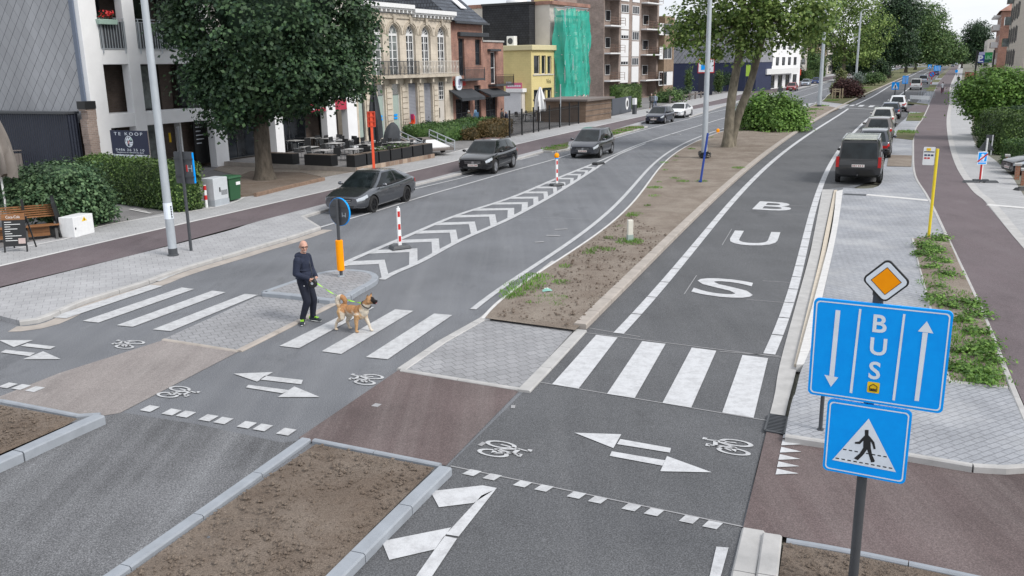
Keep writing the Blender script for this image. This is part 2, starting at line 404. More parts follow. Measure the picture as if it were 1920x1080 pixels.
FB = gl([(-150, 534), (0, 500), (257, 440), (480, 389), (627, 355), (855, 302), (977, 269), (1205, 218), (1290, 200), (1360, 184), (1440, 165), (1500, 154), (1556, 143), (1636, 130)], ZP)
PB = gl([(-150, 498), (0, 472), (92, 454), (130, 446), (205, 421), (385, 392), (442, 378), (480, 361), (605, 331), (669, 322), (810, 295), (900, 272), (960, 257), (1010, 247), (1100, 229), (1256, 195), (1309, 184), (1397, 168), (1440, 161), (1500, 150), (1556, 140), (1630, 128)], ZP)
KE = px([(36, 601), (75, 596), (150, 563), (270, 527), (310, 512), (360, 496), (430, 476), (480, 461), (540, 444), (598, 425), (566, 405), (612, 391), (690, 370), (777, 345), (860, 325), (930, 306), (972, 296), (1018, 283),
         (1040, 284), (1065, 279), (1144, 257), (1213, 237), (1196, 233), (1206, 229), (1288, 209), (1292, 219), (1350, 200), (1400, 187), (1440, 179), (1500, 165), (1560, 151), (1640, 135)], ZP)
MR = gl([(580, 1130), (640, 1068), (791, 929), (844, 873), (981, 733), (1013, 700), (1095, 619), (1167, 547), (1217, 497), (1260, 460), (1315, 405), (1365, 357), (1440, 282), (1532, 225), (1590, 196), (1647, 167), (1690, 146), (1722, 134)]); MR = fit(MR, 6, 90)
BR = gl([(1340, 1180), (1373, 1080), (1393, 988), (1440, 800), (1467, 665), (1526, 440), (1542, 356)])
PE = gl([(1567, 352), (1640, 350), (1647, 349), (1657, 310), (1665, 270), (1672, 247), (1686, 232), (1700, 219), (1712, 199), (1727, 184), (1738, 170), (1750, 152), (1762, 139)])
road = MB(); left = ext([Vector((-40, 2, 0))] + BP, 300, FAR); right = ext([Vector((10, 2, 0))] + BR + PE, 300, FAR)
n = 120; a, b = resample(left, n), resample(right, n)
road.add([(p.x, p.y, 0) for p in a] + [(p.x, p.y, 0) for p in b], [(n + i, n + i + 1, i + 1, i) for i in range(n - 1)]); struct(road.build('road', W['asphalt']))
lane = MB(); a, b = resample(ext(MR, 300, FAR), n), resample(ext(BR + PE, 300, FAR), n)
lane.add([(p.x, p.y, .004) for p in a] + [(p.x, p.y, .004) for p in b], [(n + i, n + i + 1, i + 1, i) for i in range(n - 1)]); struct(lane.build('bus_lane', W['asphalt_dark']))
sheet('milled_road', px([(192, 785), (225, 773), (366, 795), (528, 830), (563, 826), (186, 1085), (20, 1200), (-700, 1300), (-300, 1010), (0, 886)]), .004, W['milled'])
# left pavement, its cycle path and footpath
pv = px([(-150, 574), (0, 592)], ZP) + KE; back = list(reversed(BP))
sheet('pavement', pv + [G(1640, 134, ZP)] + back, ZP, W['slab'], -.05)
def band(name, A, B, z, mat, z0=None, far=True):
    A2, B2 = (ext(A, 260, FAR), ext(B, 260, FAR)) if far else (A, B); m = 110; a, b = resample(A2, m), resample(B2, m); mb = MB()
    mb.add([(p.x, p.y, z) for p in a] + [(p.x, p.y, z) for p in b], [(i, i + 1, m + i + 1, m + i) for i in range(m - 1)])
    o = mb.build(name, mat); struct(o); return o
band('cycle_path', BP, FB, ZP + .002, W['red_path']); band('footpath', FB, PB, ZP + .002, W['slab2'])
yb = [p + Vector((-55, 26, 0)) for p in PB]; band('forecourt', PB, yb, ZP - .006, W['yard'])
kb = MB(); rail_box(kb, KE[0:10], .16, -.02, ZP + .004, 0, .012, 1.0); rail_box(kb, KE[10:18], .14, -.02, ZP + .004, 0, .012, 1.0); rail_box(kb, KE[17:22], .16, -.02, ZP + .03, 0, .012, 1.0); rail_box(kb, KE[25:], .16, -.02, ZP + .004, 0, .012, 1.0)
rail_box(kb, [KE[9], KE[10]], .14, -.02, ZP + .004); struct(kb.build('kerb_stones', W['conc']))
lk = MB(); line_strip(lk, offset(smooth_line(KE[0:10], 4), -.33), .40, .006); struct(lk.build('gutter', W['conc_warm']))
ln = MB(); line_strip(ln, offset(FB, .07), .14, ZP + .008); line_strip(ln, offset(PB, .0), .12, ZP + .008); struct(ln.build('path_edging', W['conc_white']))
sheet('grass_verge', px([(1017, 281), (1040, 282), (1064, 277), (1066, 266), (1045, 271)], ZP + .03), ZP + .03, W['dirt_grass'], .05)
sheet('grass_verge', px([(1139, 256), (1144, 255), (1209, 238), (1205, 235), (1180, 236), (1139, 246)], ZP + .03), ZP + .03, W['dirt_grass'], .05)
# forecourt patches
sheet('tree_bed', px([(400, 372), (480, 361), (605, 331), (560, 322), (470, 320), (420, 340)], .22), .20, W['soil2'], .05)
sheet('terrace_paving', px([(400, 318), (480, 337), (560, 322), (605, 331), (669, 321), (640, 300), (520, 290), (430, 300)], .12), .115, W['yard_warm'], .0)
e = MB(); rail_box(e, px([(478, 363), (540, 348), (607, 333)], .24), .14, .05, .26, 0, .01, .22); struct(e.build('bed_edging', W['brick_e']))
e = MB(); line_strip(e, px([(243, 392), (283, 400)], .115), .12, .118); line_strip(e, px([(250, 391), (276, 397)], .115), .05, .126); struct(e.build('yard_marking', W['conc_white']))
# refuge, islands and crossing patches
SQ = .016
sheet('refuge_paving', px([(482, 556), (306, 636), (447, 658), (632, 566), (600, 552)], .02), .02, W['paver'], -.02)
e = MB(); rail_box(e, px([(632, 566), (540, 612), (447, 658)], .02), .16, -.02, .035, 0, .01, 1.0); rail_box(e, px([(306, 636), (447, 658)], .02), .10, -.02, .03, 0, .01, 1.0); struct(e.build('refuge_edging', W['conc_warm']))
isl = px([(495, 547), (560, 553), (630, 561), (668, 543), (697, 527), (703, 518), (694, 511), (670, 507), (640, 506), (607, 510), (550, 528)], .12)
sheet('raised_island', isl, .12, W['paver'], -.02)
e = MB(); rail_box(e, smooth_line(isl[:9], 4), .18, -.02, .125, 0, .012, .8); rail_box(e, [isl[8], isl[9], isl[10], isl[0]], .18, -.02, .125, 0, .012, .8); struct(e.build('island_kerb', W['conc_blue']))
sheet('crossing_strip', px([(310, 637), (447, 660), (306, 733), (225, 775), (190, 781), (150, 780), (0, 752), (-120, 735), (0, 744), (112, 700)], 0), .008, W['sandy'])
sheet('crossing_strip', px([(575, 828), (560, 822), (748, 694), (976, 731), (836, 874), (826, 872)], 0), .010, W['brown'])
sheet('refuge_paving', px([(752, 694), (975, 730), (1077, 617), (905, 598)], .03), .03, W['paver'], -.02)
e = MB(); rail_box(e, px([(752, 693), (830, 640), (905, 598), (958, 553), (1040, 490)], .03), .20, -.02, .045, 0, .012, 1.0); rail_box(e, px([(981, 733), (1020, 693), (1090, 619)], .03), .24, -.02, .045, 0, .012, 1.0); rail_box(e, px([(752, 693), (975, 729)], .03), .10, -.02, .04, 0, .01, 1.0); struct(e.build('refuge_edging', W['conc']))
# planted median
ML = gl([(905, 598), (958, 553), (1046, 490), (1120, 437), (1195, 380), (1232, 322), (1260, 292), (1292, 272), (1355, 247), (1410, 231), (1499, 206), (1534, 194)], .06); ML = fit(ML, 6, 60)
MRi = gl([(1077, 617), (1140, 557), (1210, 487), (1257, 440), (1310, 393), (1357, 350), (1432, 283), (1524, 226), (1574, 203)], .1); MRi = fit(MRi, 5, 50)
def soil_bed(name, pts, z, mat, amp=.05, step=.35, seed=1):
    P = [Vector((p[0], p[1], 0)) for p in pts]; xs = [p.x for p in P]; ys = [p.y for p in P]; rg = np.random.default_rng(seed)
    bm = bmesh.new(); vs = [bm.verts.new((p.x, p.y, z)) for p in P]
    tr = geometry.tessellate_polygon([P]);
    for t in tr:
        try: bm.faces.new([vs[i] for i in t])
        except ValueError: pass
    for k in range(60):
        long = [e for e in bm.edges if e.calc_length() > step * (1 + .03 * (e.verts[0].co.y))]
        if not long or len(bm.verts) > 22000: break
        bmesh.ops.subdivide_edges(bm, edges=long, cuts=1); bmesh.ops.triangulate(bm, faces=bm.faces)
    bmesh.ops.recalc_face_normals(bm, faces=bm.faces)
    for v in bm.verts:
        if not v.is_boundary: v.co.z += amp * (.4 + rg.normal() * .45) + amp * math.sin(v.co.x * 2.1) * math.cos(v.co.y * 1.3)
    me = bpy.data.meshes.new(name); bm.to_mesh(me); bm.free(); me.materials.append(mat)
    me.polygons.foreach_set('use_smooth', [True] * len(me.polygons))
    if me.polygons[0].normal.z < 0: me.flip_normals()
    o = bpy.data.objects.new(name, me); COL.objects.link(o); return struct(o)
bedA = ML + list(reversed(MRi)); soil_bed('soil', bedA, .08, W['soil'], .045, .5)
M2L = gl([(1541, 190), (1548, 184), (1556, 176), (1580, 162), (1612, 148), (1650, 138), (1700, 127)], .06)
M2R = gl([(1588, 195), (1645, 167), (1670, 154), (1690, 145), (1722, 133), (1745, 125)], .1)
soil_bed('soil', M2L + list(reversed(M2R)), .08, W['dirt_grass'], .04, 1.2)
sheet('refuge_paving', px([(1534, 195), (1576, 204), (1592, 196), (1542, 189)], .05), .05, W['slab'], -.02)
kb = MB(); rail_box(kb, ML, .22, -.02, .07, 0, .012, 1.2); rail_box(kb, M2L, .22, -.02, .07, 0, .012, 2); struct(kb.build('median_kerb', W['conc_white']))
kb = MB(); rail_box(kb, resample([p for p in offset(MR, .13) if 17.3 < p.y < 330], 200), .28, -.02, .12, 0, .02, 1.05)
struct(kb.build('median_kerb', W['conc_warm']))
# front beds
kb = MB(); rail_box(kb, px([(835, 874), (780, 926), (707, 998), (650, 1055), (560, 1145)], .12), .20, -.02, .12, 0, .015, 1.0)
rail_box(kb, px([(574, 822), (400, 945), (207, 1080), (60, 1180)], .05), .17, -.02, .06, 0, .012, 1.0); rail_box(kb, px([(-160, 930), (0, 862), (130, 803), (188, 778)], .14), .22, -.02, .15, 0, .02, 1.0)
rail_box(kb, px([(588, 824), (826, 871)], .06), .09, -.02, .07, 0, .01, 1.0); rail_box(kb, px([(-100, 748), (0, 751), (150, 780), (188, 777)], .03), .10, -.02, .05, 0, .01, 1.0)
rail_box(kb, px([(1474, 1012), (1593, 1032), (1808, 1077), (1960, 1110)], .05), .09, -.02, .06, 0, .01, 1.0); struct(kb.build('bed_kerb', W['conc_blue']))
soil_bed('soil', px([(592, 829), (815, 873), (700, 985), (600, 1090), (500, 1200), (90, 1180), (230, 1080), (420, 945)], .08), .05, W['soil2'], .035, .22)
soil_bed('soil', px([(-100, 755), (0, 758), (146, 784), (122, 797), (0, 850), (-160, 920)], .10), .09, W['soil2'], .03, .22)
soil_bed('soil', px([(1470, 1014), (1593, 1036), (1808, 1081), (1960, 1115), (1960, 1300), (1440, 1300), (1460, 1080)], .05), .03, W['soil2'], .03, .22)
# right side: gutter, kerb, platform, planting strip, cycle path, footpath
def pband(name, A, B, z, mat, z0, n_=60):
    a, b = resample(A, n_), resample(B, n_); return sheet(name, a + list(reversed(b)), z, mat, z0)
ZR = .12
gA = gl([(1440, 790), (1453, 739), (1467, 665), (1515, 490), (1526, 440), (1542, 356)]); gB = gl([(1470, 790), (1480, 745), (1496, 680), (1535, 490), (1546, 437), (1563, 356)]); gC = gl([(1490, 683), (1556, 437), (1567, 355)], ZR); gD = gl([(1513, 683), (1568, 440), (1581, 352)], ZR)
pband('gutter', gA, gB, .02, W['conc'], -.02); pband('platform_kerb', gl([(1489, 683), (1536, 490), (1547, 437), (1564, 356)], .07), gl([(1499, 683), (1545, 490), (1555, 437), (1570, 356)], .07), .07, W['conc_beige'], -.02)
k2 = MB(); A2, B2 = resample(offset(gC, -.03), 90), resample(gD, 90)
for k in range(0, 87, 3): k2.prism([A2[k], A2[k + 1], A2[k + 2].lerp(A2[k + 3], .93), B2[k + 2].lerp(B2[k + 3], .93), B2[k + 1], B2[k]], -.02, ZR)
struct(k2.build('platform_kerb', W['conc_white']))
platL = gl([(1472, 814), (1487, 745), (1513, 683), (1568, 440), (1581, 352)], ZR)
platR = px([(1843, 874), (1780, 716), (1745, 577), (1711, 447), (1771, 436)], ZR) + gl([(1750, 390), (1735, 362), (1715, 327), (1712, 285), (1715, 245), (1731, 220), (1742, 197), (1752, 173), (1760, 155), (1773, 138)], ZR)
pe2 = gl([(1581, 352), (1647, 349), (1657, 310), (1665, 270), (1672, 247), (1686, 232), (1700, 219), (1712, 199), (1727, 184), (1738, 170), (1750, 152), (1762, 139)], ZR)
P_ = platL + pe2[1:] + list(reversed(platR))
sheet('bus_stop_platform', P_, ZR, W['paver2'], -.02)
sheet('pavement', px([(1472, 816), (1500, 700), (1560, 560), (1700, 560), (1776, 714), (1889, 727), (1925, 790), (1990, 868), (1920, 871), (1871, 876), (1843, 874), (1706, 851)], ZR), ZR + .003, W['paver2'], -.02)
e = MB(); rail_box(e, px([(1472, 816), (1580, 832), (1706, 852), (1843, 875), (1871, 876), (1990, 868)], ZR), .10, -.02, ZR + .012, 0, .01, 1.0)
rail_box(e, px([(1711, 447), (1745, 577), (1778, 714)], ZR), .10, -.02, ZR + .02, 0, .01, 1.0); rail_box(e, px([(1778, 715), (1890, 727)], ZR), .10, -.02, ZR + .02, 0, .01, 1.0)
rail_box(e, gl([(1925, 790), (1892, 712), (1850, 606), (1830, 560), (1797, 490), (1772, 437), (1750, 390), (1735, 362), (1715, 327), (1712, 285), (1715, 245), (1731, 220), (1742, 197)], ZR), .11, -.02, ZR + .015, 0, .01, 1.0)
struct(e.build('platform_edging', W['conc']))
e = MB(); line_strip(e, px([(1624, 365), (1742, 376)], ZR), .38, ZR + .006); line_strip(e, px([(1851, 384), (1922, 390)], ZR), .38, ZR + .008); struct(e.build('tactile_strip', W['conc_white']))
e = MB(); line_strip(e, px([(1582, 364), (1624, 366)], ZR), .38, ZR + .006); struct(e.build('tactile_strip', W['dgrey']))
plant_strip = px([(1711, 447), (1775, 440), (1797, 490), (1830, 560), (1850, 605), (1889, 722), (1782, 711), (1747, 577)], ZR + .03)
soil_bed('soil', plant_strip, ZR + .02, W['soil'], .03, .4)
for bed in ([(1667, 290), (1710, 291), (1709, 312), (1663, 311)], [(1684, 243), (1717, 246), (1712, 262), (1677, 258)], [(1703, 213), (1735, 210), (1727, 226), (1699, 226)], [(1696, 190), (1741, 195), (1738, 197), (1699, 194)], [(1736, 171), (1751, 171), (1757, 159), (1744, 159)], [(1747, 154), (1760, 154), (1764, 149), (1751, 149)], [(1756, 147), (1766, 146), (1774, 137), (1764, 138)]):
    soil_bed('soil', px(bed, ZR + .03), ZR + .02, W['soil'] if bed[0][1] > 280 else W['dirt_grass'], .02, .6)
bL = gl([(2500, 1500), (2100, 1000), (1925, 780), (1892, 710), (1850, 605), (1797, 490), (1750, 390), (1735, 362), (1715, 327), (1712, 285), (1715, 245), (1731, 220), (1742, 197), (1752, 173), (1760, 155), (1773, 138), (1783, 128)], .1)
bR = gl([(2900, 1290), (2250, 820), (1920, 468), (1850, 382), (1820, 355), (1790, 307), (1777, 257), (1775, 220), (1780, 190), (1782, 160), (1791, 140), (1796, 128)], .1)
fR = gl([(3400, 780), (2500, 560), (1960, 395), (1910, 345), (1884, 317), (1856, 293), (1832, 277), (1822, 251), (1821, 215), (1810, 180), (1802, 160), (1804, 140), (1806, 127)], .1)
band('cycle_path', offset(bL, .0), bR, ZR - .004, W['red_path']); band('footpath', bR, fR, ZR - .002, W['slab2'])
band('garden_ground', fR, [p + Vector((60, -20, 0)) for p in fR], ZR - .012, W['ground'])
line = MB(); line_strip(line, offset(bR, -.15), .3, ZR + .006); struct(line.build('path_edging', W['conc']))
sheet('crossing_strip', px([(1393, 990), (1438, 806), (1470, 818), (1580, 834), (1706, 854), (1843, 877), (1871, 878), (2000, 870), (2600, 960), (2700, 1400), (1808, 1079), (1593, 1030), (1468, 1006)], .03), .03, W['brown'])
sheet('crossing_strip', px([(1699, 207), (1712, 197), (1742, 197), (1735, 211), (1702, 209)], ZR), ZR + .008, W['red_path'])
e = MB(); rail_box(e, px([(1413, 991), (1394, 1080), (1375, 1170)], .05), .26, -.02, .05, 0, .015, 1.0); rail_box(e, px([(1448, 1000), (1438, 1080), (1425, 1170)], .09), .22, -.02, .09, 0, .015, 1.0); struct(e.build('kerb_stones', W['conc']))
# ------------------------------------------------------------------ road markings
mk = MB(); ZM = .016
def flat(L, z=ZM): mk.poly([(p.x, p.y, z) for p in px(L)])
for q in ([(282, 535), (306, 537), (124, 598), (94, 596)], [(341, 540), (364, 543), (185, 606), (155, 603)], [(398, 546), (423, 549), (249, 614), (219, 611)], [(459, 552), (484, 554), (320, 622), (286, 619)],
          [(672, 577), (702, 577), (561, 654), (524, 650)], [(741, 581), (775, 584), (640, 665), (603, 660)], [(814, 589), (848, 592), (727, 675), (686, 671)]): flat(q)
struct(mk.build('zebra_crossing', W['paint'])); mk = MB()
for q in ([(1118, 629), (1158, 634), (1085, 730), (1035, 722)], [(1204, 641), (1248, 646), (1190, 748), (1138, 740)], [(1297, 653), (1343, 659), (1296, 766), (1242, 757)], [(1392, 667), (1440, 673), (1413, 785), (1354, 775)]): flat(q)
struct(mk.build('zebra_crossing', W['paint_new'])); mk = MB()
for r in ([[(1077, 813), (1165, 816), (1150, 842)], [(1163, 825), (1258, 842), (1256, 850.5), (1157, 834.5)], [(1147, 848), (1247, 865), (1242, 875), (1143, 856.6)], [(1250.5, 857), (1334.5, 887.5), (1238, 885.5)]]),:
    for q in r: flat(q)
struct(mk.build('arrow_marking', W['paint_new'])); mk = MB()
for q in ([(438, 702), (512, 699), (482, 717)], [(497, 706), (568, 714), (565, 722), (487, 713)], [(466, 723), (542, 733), (530, 739), (461, 728)], [(552, 726), (600, 746), (521, 746)],
          [(-2, 639), (62, 639), (26, 652)], [(51, 645), (104, 651), (94, 656), (39, 650)], [(11, 657), (66, 663), (56, 669), (1, 662)], [(81, 660), (114, 674.5), (43, 675)]): flat(q)
struct(mk.build('arrow_marking', W['paint'])); mk = MB()
cross = (G(1390, 985) - G(870, 882)).normalized(); along = Vector((-cross.y, cross.x, 0)); along2 = (G(740, 582) - G(603, 660)).normalized()
for c in ((885, 888), (923, 896), (980, 909), (1020, 917), (1081, 930), (1121, 939), (1184, 953), (1226, 962), (1292, 976), (1336, 986)):
    p = G(*c); u, v = cross * .085, (along2 if 0 else along) * .085 + cross * .02; mk.poly([tuple(p + a * u + b * v)[:2] + (ZM,) for a, b in ((-1, -1), (1, -1), (1, 1), (-1, 1))])
cr2 = (G(537, 811) - G(281, 768)).normalized()
for c in ((281, 767.5), (322, 774), (349, 778), (391, 785), (419, 790), (463, 798), (493, 803), (537, 811), (15, 724), (40, 727), (66, 731)):
    p = G(*c); u, v = cr2 * .11, along2 * .115; mk.poly([tuple(p + a * u + b * v)[:2] + (ZM,) for a, b in ((-1, -1), (1, -1), (1, 1), (-1, 1))])
struct(mk.build('crossing_squares', W['paint'])); mk = MB()
for i in range(6): flat([(1280 + x / 2.842, 700 + y / 2.842) for x, y in ((540 - 7.6 * i, 327 + 39 * i), (642 - 5 * i, 353 + 39 * i), (532 - 7.6 * i, 358 + 39 * i))], .04)
struct(mk.build('yield_triangles', W['paint_new'])); mk = MB()
for q in ([(807, 923), (905, 912), (932, 917), (888, 945), (823, 953)], [(716, 1017), (846, 991), (816, 1032), (730, 1052)], [(930, 919), (860, 1008), (836, 1004), (903, 931)], [(857, 1012), (812, 1080), (790, 1112), (760, 1110), (782, 1080), (833, 1007)], [(1343, 1027), (1366, 1029), (1352, 1080), (1335, 1140), (1312, 1140), (1331, 1080)]): flat(q, ZM)
BLl = gl([(1162, 626), (1225, 552), (1285, 485), (1323, 440), (1349, 403), (1397, 356), (1440, 309), (1565, 220), (1592, 204)]); BLl = fit(BLl, 4, 46); BLr = gl([(1446, 665), (1500, 490), (1513, 440), (1522, 412), (1541, 355), (1557, 302), (1580, 268), (1615, 236), (1648, 210), (1679, 184), (1702, 166), (1722, 150), (1745, 133)]); BLr = fit(BLr, 6, 66)
def dashes(P, w, piece, gap, z=ZM):
    L = sum((b - a).length for a, b in zip(P, P[1:])); n_ = max(1, int(L / piece)); Q = resample(P, n_ * 4 + 1)
    for k in range(n_):
        s = Q[k * 4:k * 4 + 5]; f = gap / piece * 4
        s[-1] = s[-1].lerp(s[-2], min(.95, f)); line_strip(mk, s, w, z)
dashes(BLl[:31], .22, 1.5, .05); line_strip(mk, BLl[30:], .22, ZM); dashes(BLr[:20], .22, 1.3, .05); line_strip(mk, BLr[19:], .22, ZM)
line_strip(mk, gl([(1604, 197), (1640, 179), (1671, 160), (1692, 150), (1721, 136), (1742, 126)]), .24, ZM)
for q in ([(1596, 197), (1605, 196), (1600, 199), (1591, 199)], [(1613, 197), (1622, 197), (1617, 200), (1608, 200)], [(1632, 198), (1641, 198), (1636, 201), (1627, 201)]): flat(q)
line_strip(mk, px([(1575, 202), (1650, 206)]), .3, ZM)
struct(mk.build('bus_lane_lines', W['paint_new'])); mk = MB()
CL = px([(645, 500), (655, 490), (755, 447), (855, 405), (960, 370.5), (1042, 336), (1115, 306.5)]); CR = px([(716, 525), (740, 512), (790, 490), (865, 450), (960, 408), (1047, 360), (1120, 314)])
CL = smooth_line(CL, 6); CR = smooth_line(CR, 6)
line_strip(mk, CL, .2, ZM); line_strip(mk, CR, .2, ZM)
line_strip(mk, smooth_line(px([(1115, 306.5), (1160, 287), (1210, 267), (1310, 236), (1360, 221), (1410, 208), (1490, 186), (1549, 167), (1600, 150)]), 5), .15, ZM); line_strip(mk, smooth_line(px([(1120, 314), (1160, 290), (1210, 269.5)]), 5), .15, ZM)
line_strip(mk, smooth_line(px([(295, 528), (360, 503), (480, 467), (600, 427), (697, 399), (800, 367), (870, 347), (960, 321), (1062, 292), (1145, 262), (1215, 242), (1300, 221), (1340, 210), (1440, 187), (1500, 171), (1550, 156)]), 5), .14, ZM)
line_strip(mk, smooth_line(px([(777, 355), (862, 335), (900, 325)]), 3), .12, ZM); line_strip(mk, smooth_line(px([(975, 300), (1010, 291)]), 3), .12, ZM)
line_strip(mk, fit(px([(885, 581), (960, 531), (1014, 490), (1095, 431), (1175, 370), (1209, 327), (1240, 292), (1275, 272), (1357, 242), (1410, 227), (1499, 203), (1532, 191)]), 6), .15, ZM)
for q in ([(1384, 214), (1420, 202), (1424, 203), (1390, 216)], [(1497, 201), (1512, 195), (1518, 197), (1502, 203)], [(1512, 195), (1528, 193), (1522, 197), (1510, 198)]): flat(q)
struct(mk.build('lane_lines', W['paint'])); mk = MB()
NL = 17; cl, cr = resample(CL, 101), resample(CR, 101)
def LR(t):
    i = min(max(t, 0), 1) * 100; a = int(min(i, 99)); return cl[a].lerp(cl[a + 1], i - a), cr[a].lerp(cr[a + 1], i - a)
Lc = sum((b - a).length for a, b in zip(cl, cl[1:])); per = 1.62; wd = .56
n_ = int(Lc / per)
for k in range(-1, n_ + 1):
    t0 = (k * per + .2) / Lc; pts = []
    l0, r0 = LR(t0 - .004); dirn = (LR(min(1, t0 + .02))[0] - LR(max(0, t0))[0]).normalized() if t0 < .97 else (cl[-1] - cl[-4]).normalized()
    W_ = (r0 - l0).length; dep = .46 * W_
    if W_ < .35: continue
    apx = l0.lerp(r0, .58) + dirn * dep * 1.15; aL, aR = l0 - dirn * .0, r0 - dirn * dep * .1
    if k < 0: continue
    mk.poly([(p.x, p.y, ZM - .006) for p in (aL, apx, aR, aR + dirn * wd, apx + dirn * wd, aL + dirn * wd)])
struct(mk.build('chevron_marking', W['paint'])); mk = MB()
# lane letters
def letter(ch, bl, br, tl, bold=.0):
    vs, fs = text2d(ch, 1.0, bold); xs = [v[0] for v in vs]; ys = [v[1] for v in vs]
    o, u, v = G(*bl), G(*br) - G(*bl), G(*tl) - G(*bl)
    mk.add([tuple(o + u * ((a - min(xs)) / (max(xs) - min(xs))) + v * ((b - min(ys)) / (max(ys) - min(ys))))[:2] + (ZM,) for a, b in vs], fs)
letter('S', (1293, 551), (1408, 564), (1313, 519), .012); letter('U', (1362, 459), (1454, 463), (1378, 433), .012); letter('B', (1410, 393), (1480, 397), (1425, 378), .012)
struct(mk.build('lane_lettering', W['paint_new'])); mk = MB()
def bike_mark(c, up, ln_, s, z=ZM):
    o = G(*c); ln_ = ln_ * (.36 / s)
    def P2(a, b): q = o + up * (a * s) + ln_ * (b * s); return (q.x, q.y, z)
    def ring(a0, b0, r, w):
        m = 20; vs = [P2(a0 + rr * math.cos(2 * PI * k / m), b0 + rr * math.sin(2 * PI * k / m)) for rr in (r - w, r) for k in range(m)]
        mk.add(vs, [(k, m + k, m + (k + 1) % m, (k + 1) % m) for k in range(m)])
    def seg(a, b, w=.085):
        A, B = Vector((*a, 0)), Vector((*b, 0)); t = (B - A).normalized(); nn = Vector((-t.y, t.x, 0)) * w / 2
        mk.add([P2(*(A + nn)[:2]), P2(*(A - nn)[:2]), P2(*(B - nn)[:2]), P2(*(B + nn)[:2])], [(0, 1, 2, 3)])
    ring(0, -.42, .31, .09); ring(0, .42, .31, .09)
    for a, b in (((0, -.42), (.35, -.12)), ((.35, -.12), (.38, .3)), ((0, -.02), (.38, .3)), ((0, -.02), (.48, -.2)), ((0, -.42), (0, -.02)), ((0, .42), (.58, .26)), ((.58, .26), (.58, .45)), ((.48, -.32), (.48, -.08))): seg(a, b)
road_dir = (G(1240, 480) - G(1095, 619)).normalized()
bike_mark((932, 843), cross, road_dir, .80); bike_mark((1378, 840), -cross, road_dir, .78)
bike_mark((326, 736), cr2, along2, .72); bike_mark((692, 713), -cr2, along2, .70); bike_mark((244, 647), -cr2, along2, .76)
struct(mk.build('bicycle_marking', W['paint'])); mk = MB()
for a, b in (((1093, 624), (1466, 671)), ((1008, 717), (1440, 790)), ((845, 875), (1393, 989)), ((1105, 616), (1200, 632)), ((1350, 660), (1460, 668))): line_strip(mk, px([a, b]), .025, ZM - .004)
for a, b in (((1283, 552), (1306, 517)), ((1354, 460), (1372, 430)), ((1400, 562), (1470, 568)), ((1430, 527), (1490, 531)), ((1460, 385), (1545, 388)), ((1440, 402), (1530, 402)), ((965, 406), (1120, 412))): line_strip(mk, px([a, b]), .02, ZM - .004)
for a, b in (((1040, 431), (1064, 430)), ((1024, 442), (1050, 443)), ((1003, 455), (1020, 454)), ((700, 760), (712, 762)), ((958, 764), (966, 764)), ((900, 833), (908, 835))): line_strip(mk, px([a, b]), .13, ZM - .001)
struct(mk.build('chalk_lines', M_plain('chalk', (.30, .30, .31), .9)))
# ------------------------------------------------------------------ cars
def M_car(name, c, metal=.5, rough=.3):
    t = NT(name); n = t.noise(t.co(), 1.5, 3); t.col(t.ramp(n, [(.3, sc_(c, .93)), (.7, sc_(c, 1.07))])); return t.set(rough, metal, .45, .7)
W['tyre'] = M_plain('tyre', (.018, .018, .019), .85); W['rim'] = M_plain('alloy_rim', (.42, .43, .45), .3, .8); W['rim_d'] = M_plain('black_rim', (.02, .02, .022), .35, .5)
W['car_glass'] = M_glass('car_glass', (.012, .016, .018), .05, .4, 2); W['lamp'] = M_plain('headlight_glass', (.50, .54, .58), .1, .3); W['tail'] = M_plain('tail_light_red', (.42, .012, .012), .2)
W['chrome'] = M_plain('chrome', (.65, .66, .68), .15, 1); W['plate'] = M_plain('plate_white', (.68, .66, .64), .5); W['plate_ink'] = M_plain('plate_ink', (.28, .06, .06), .6)
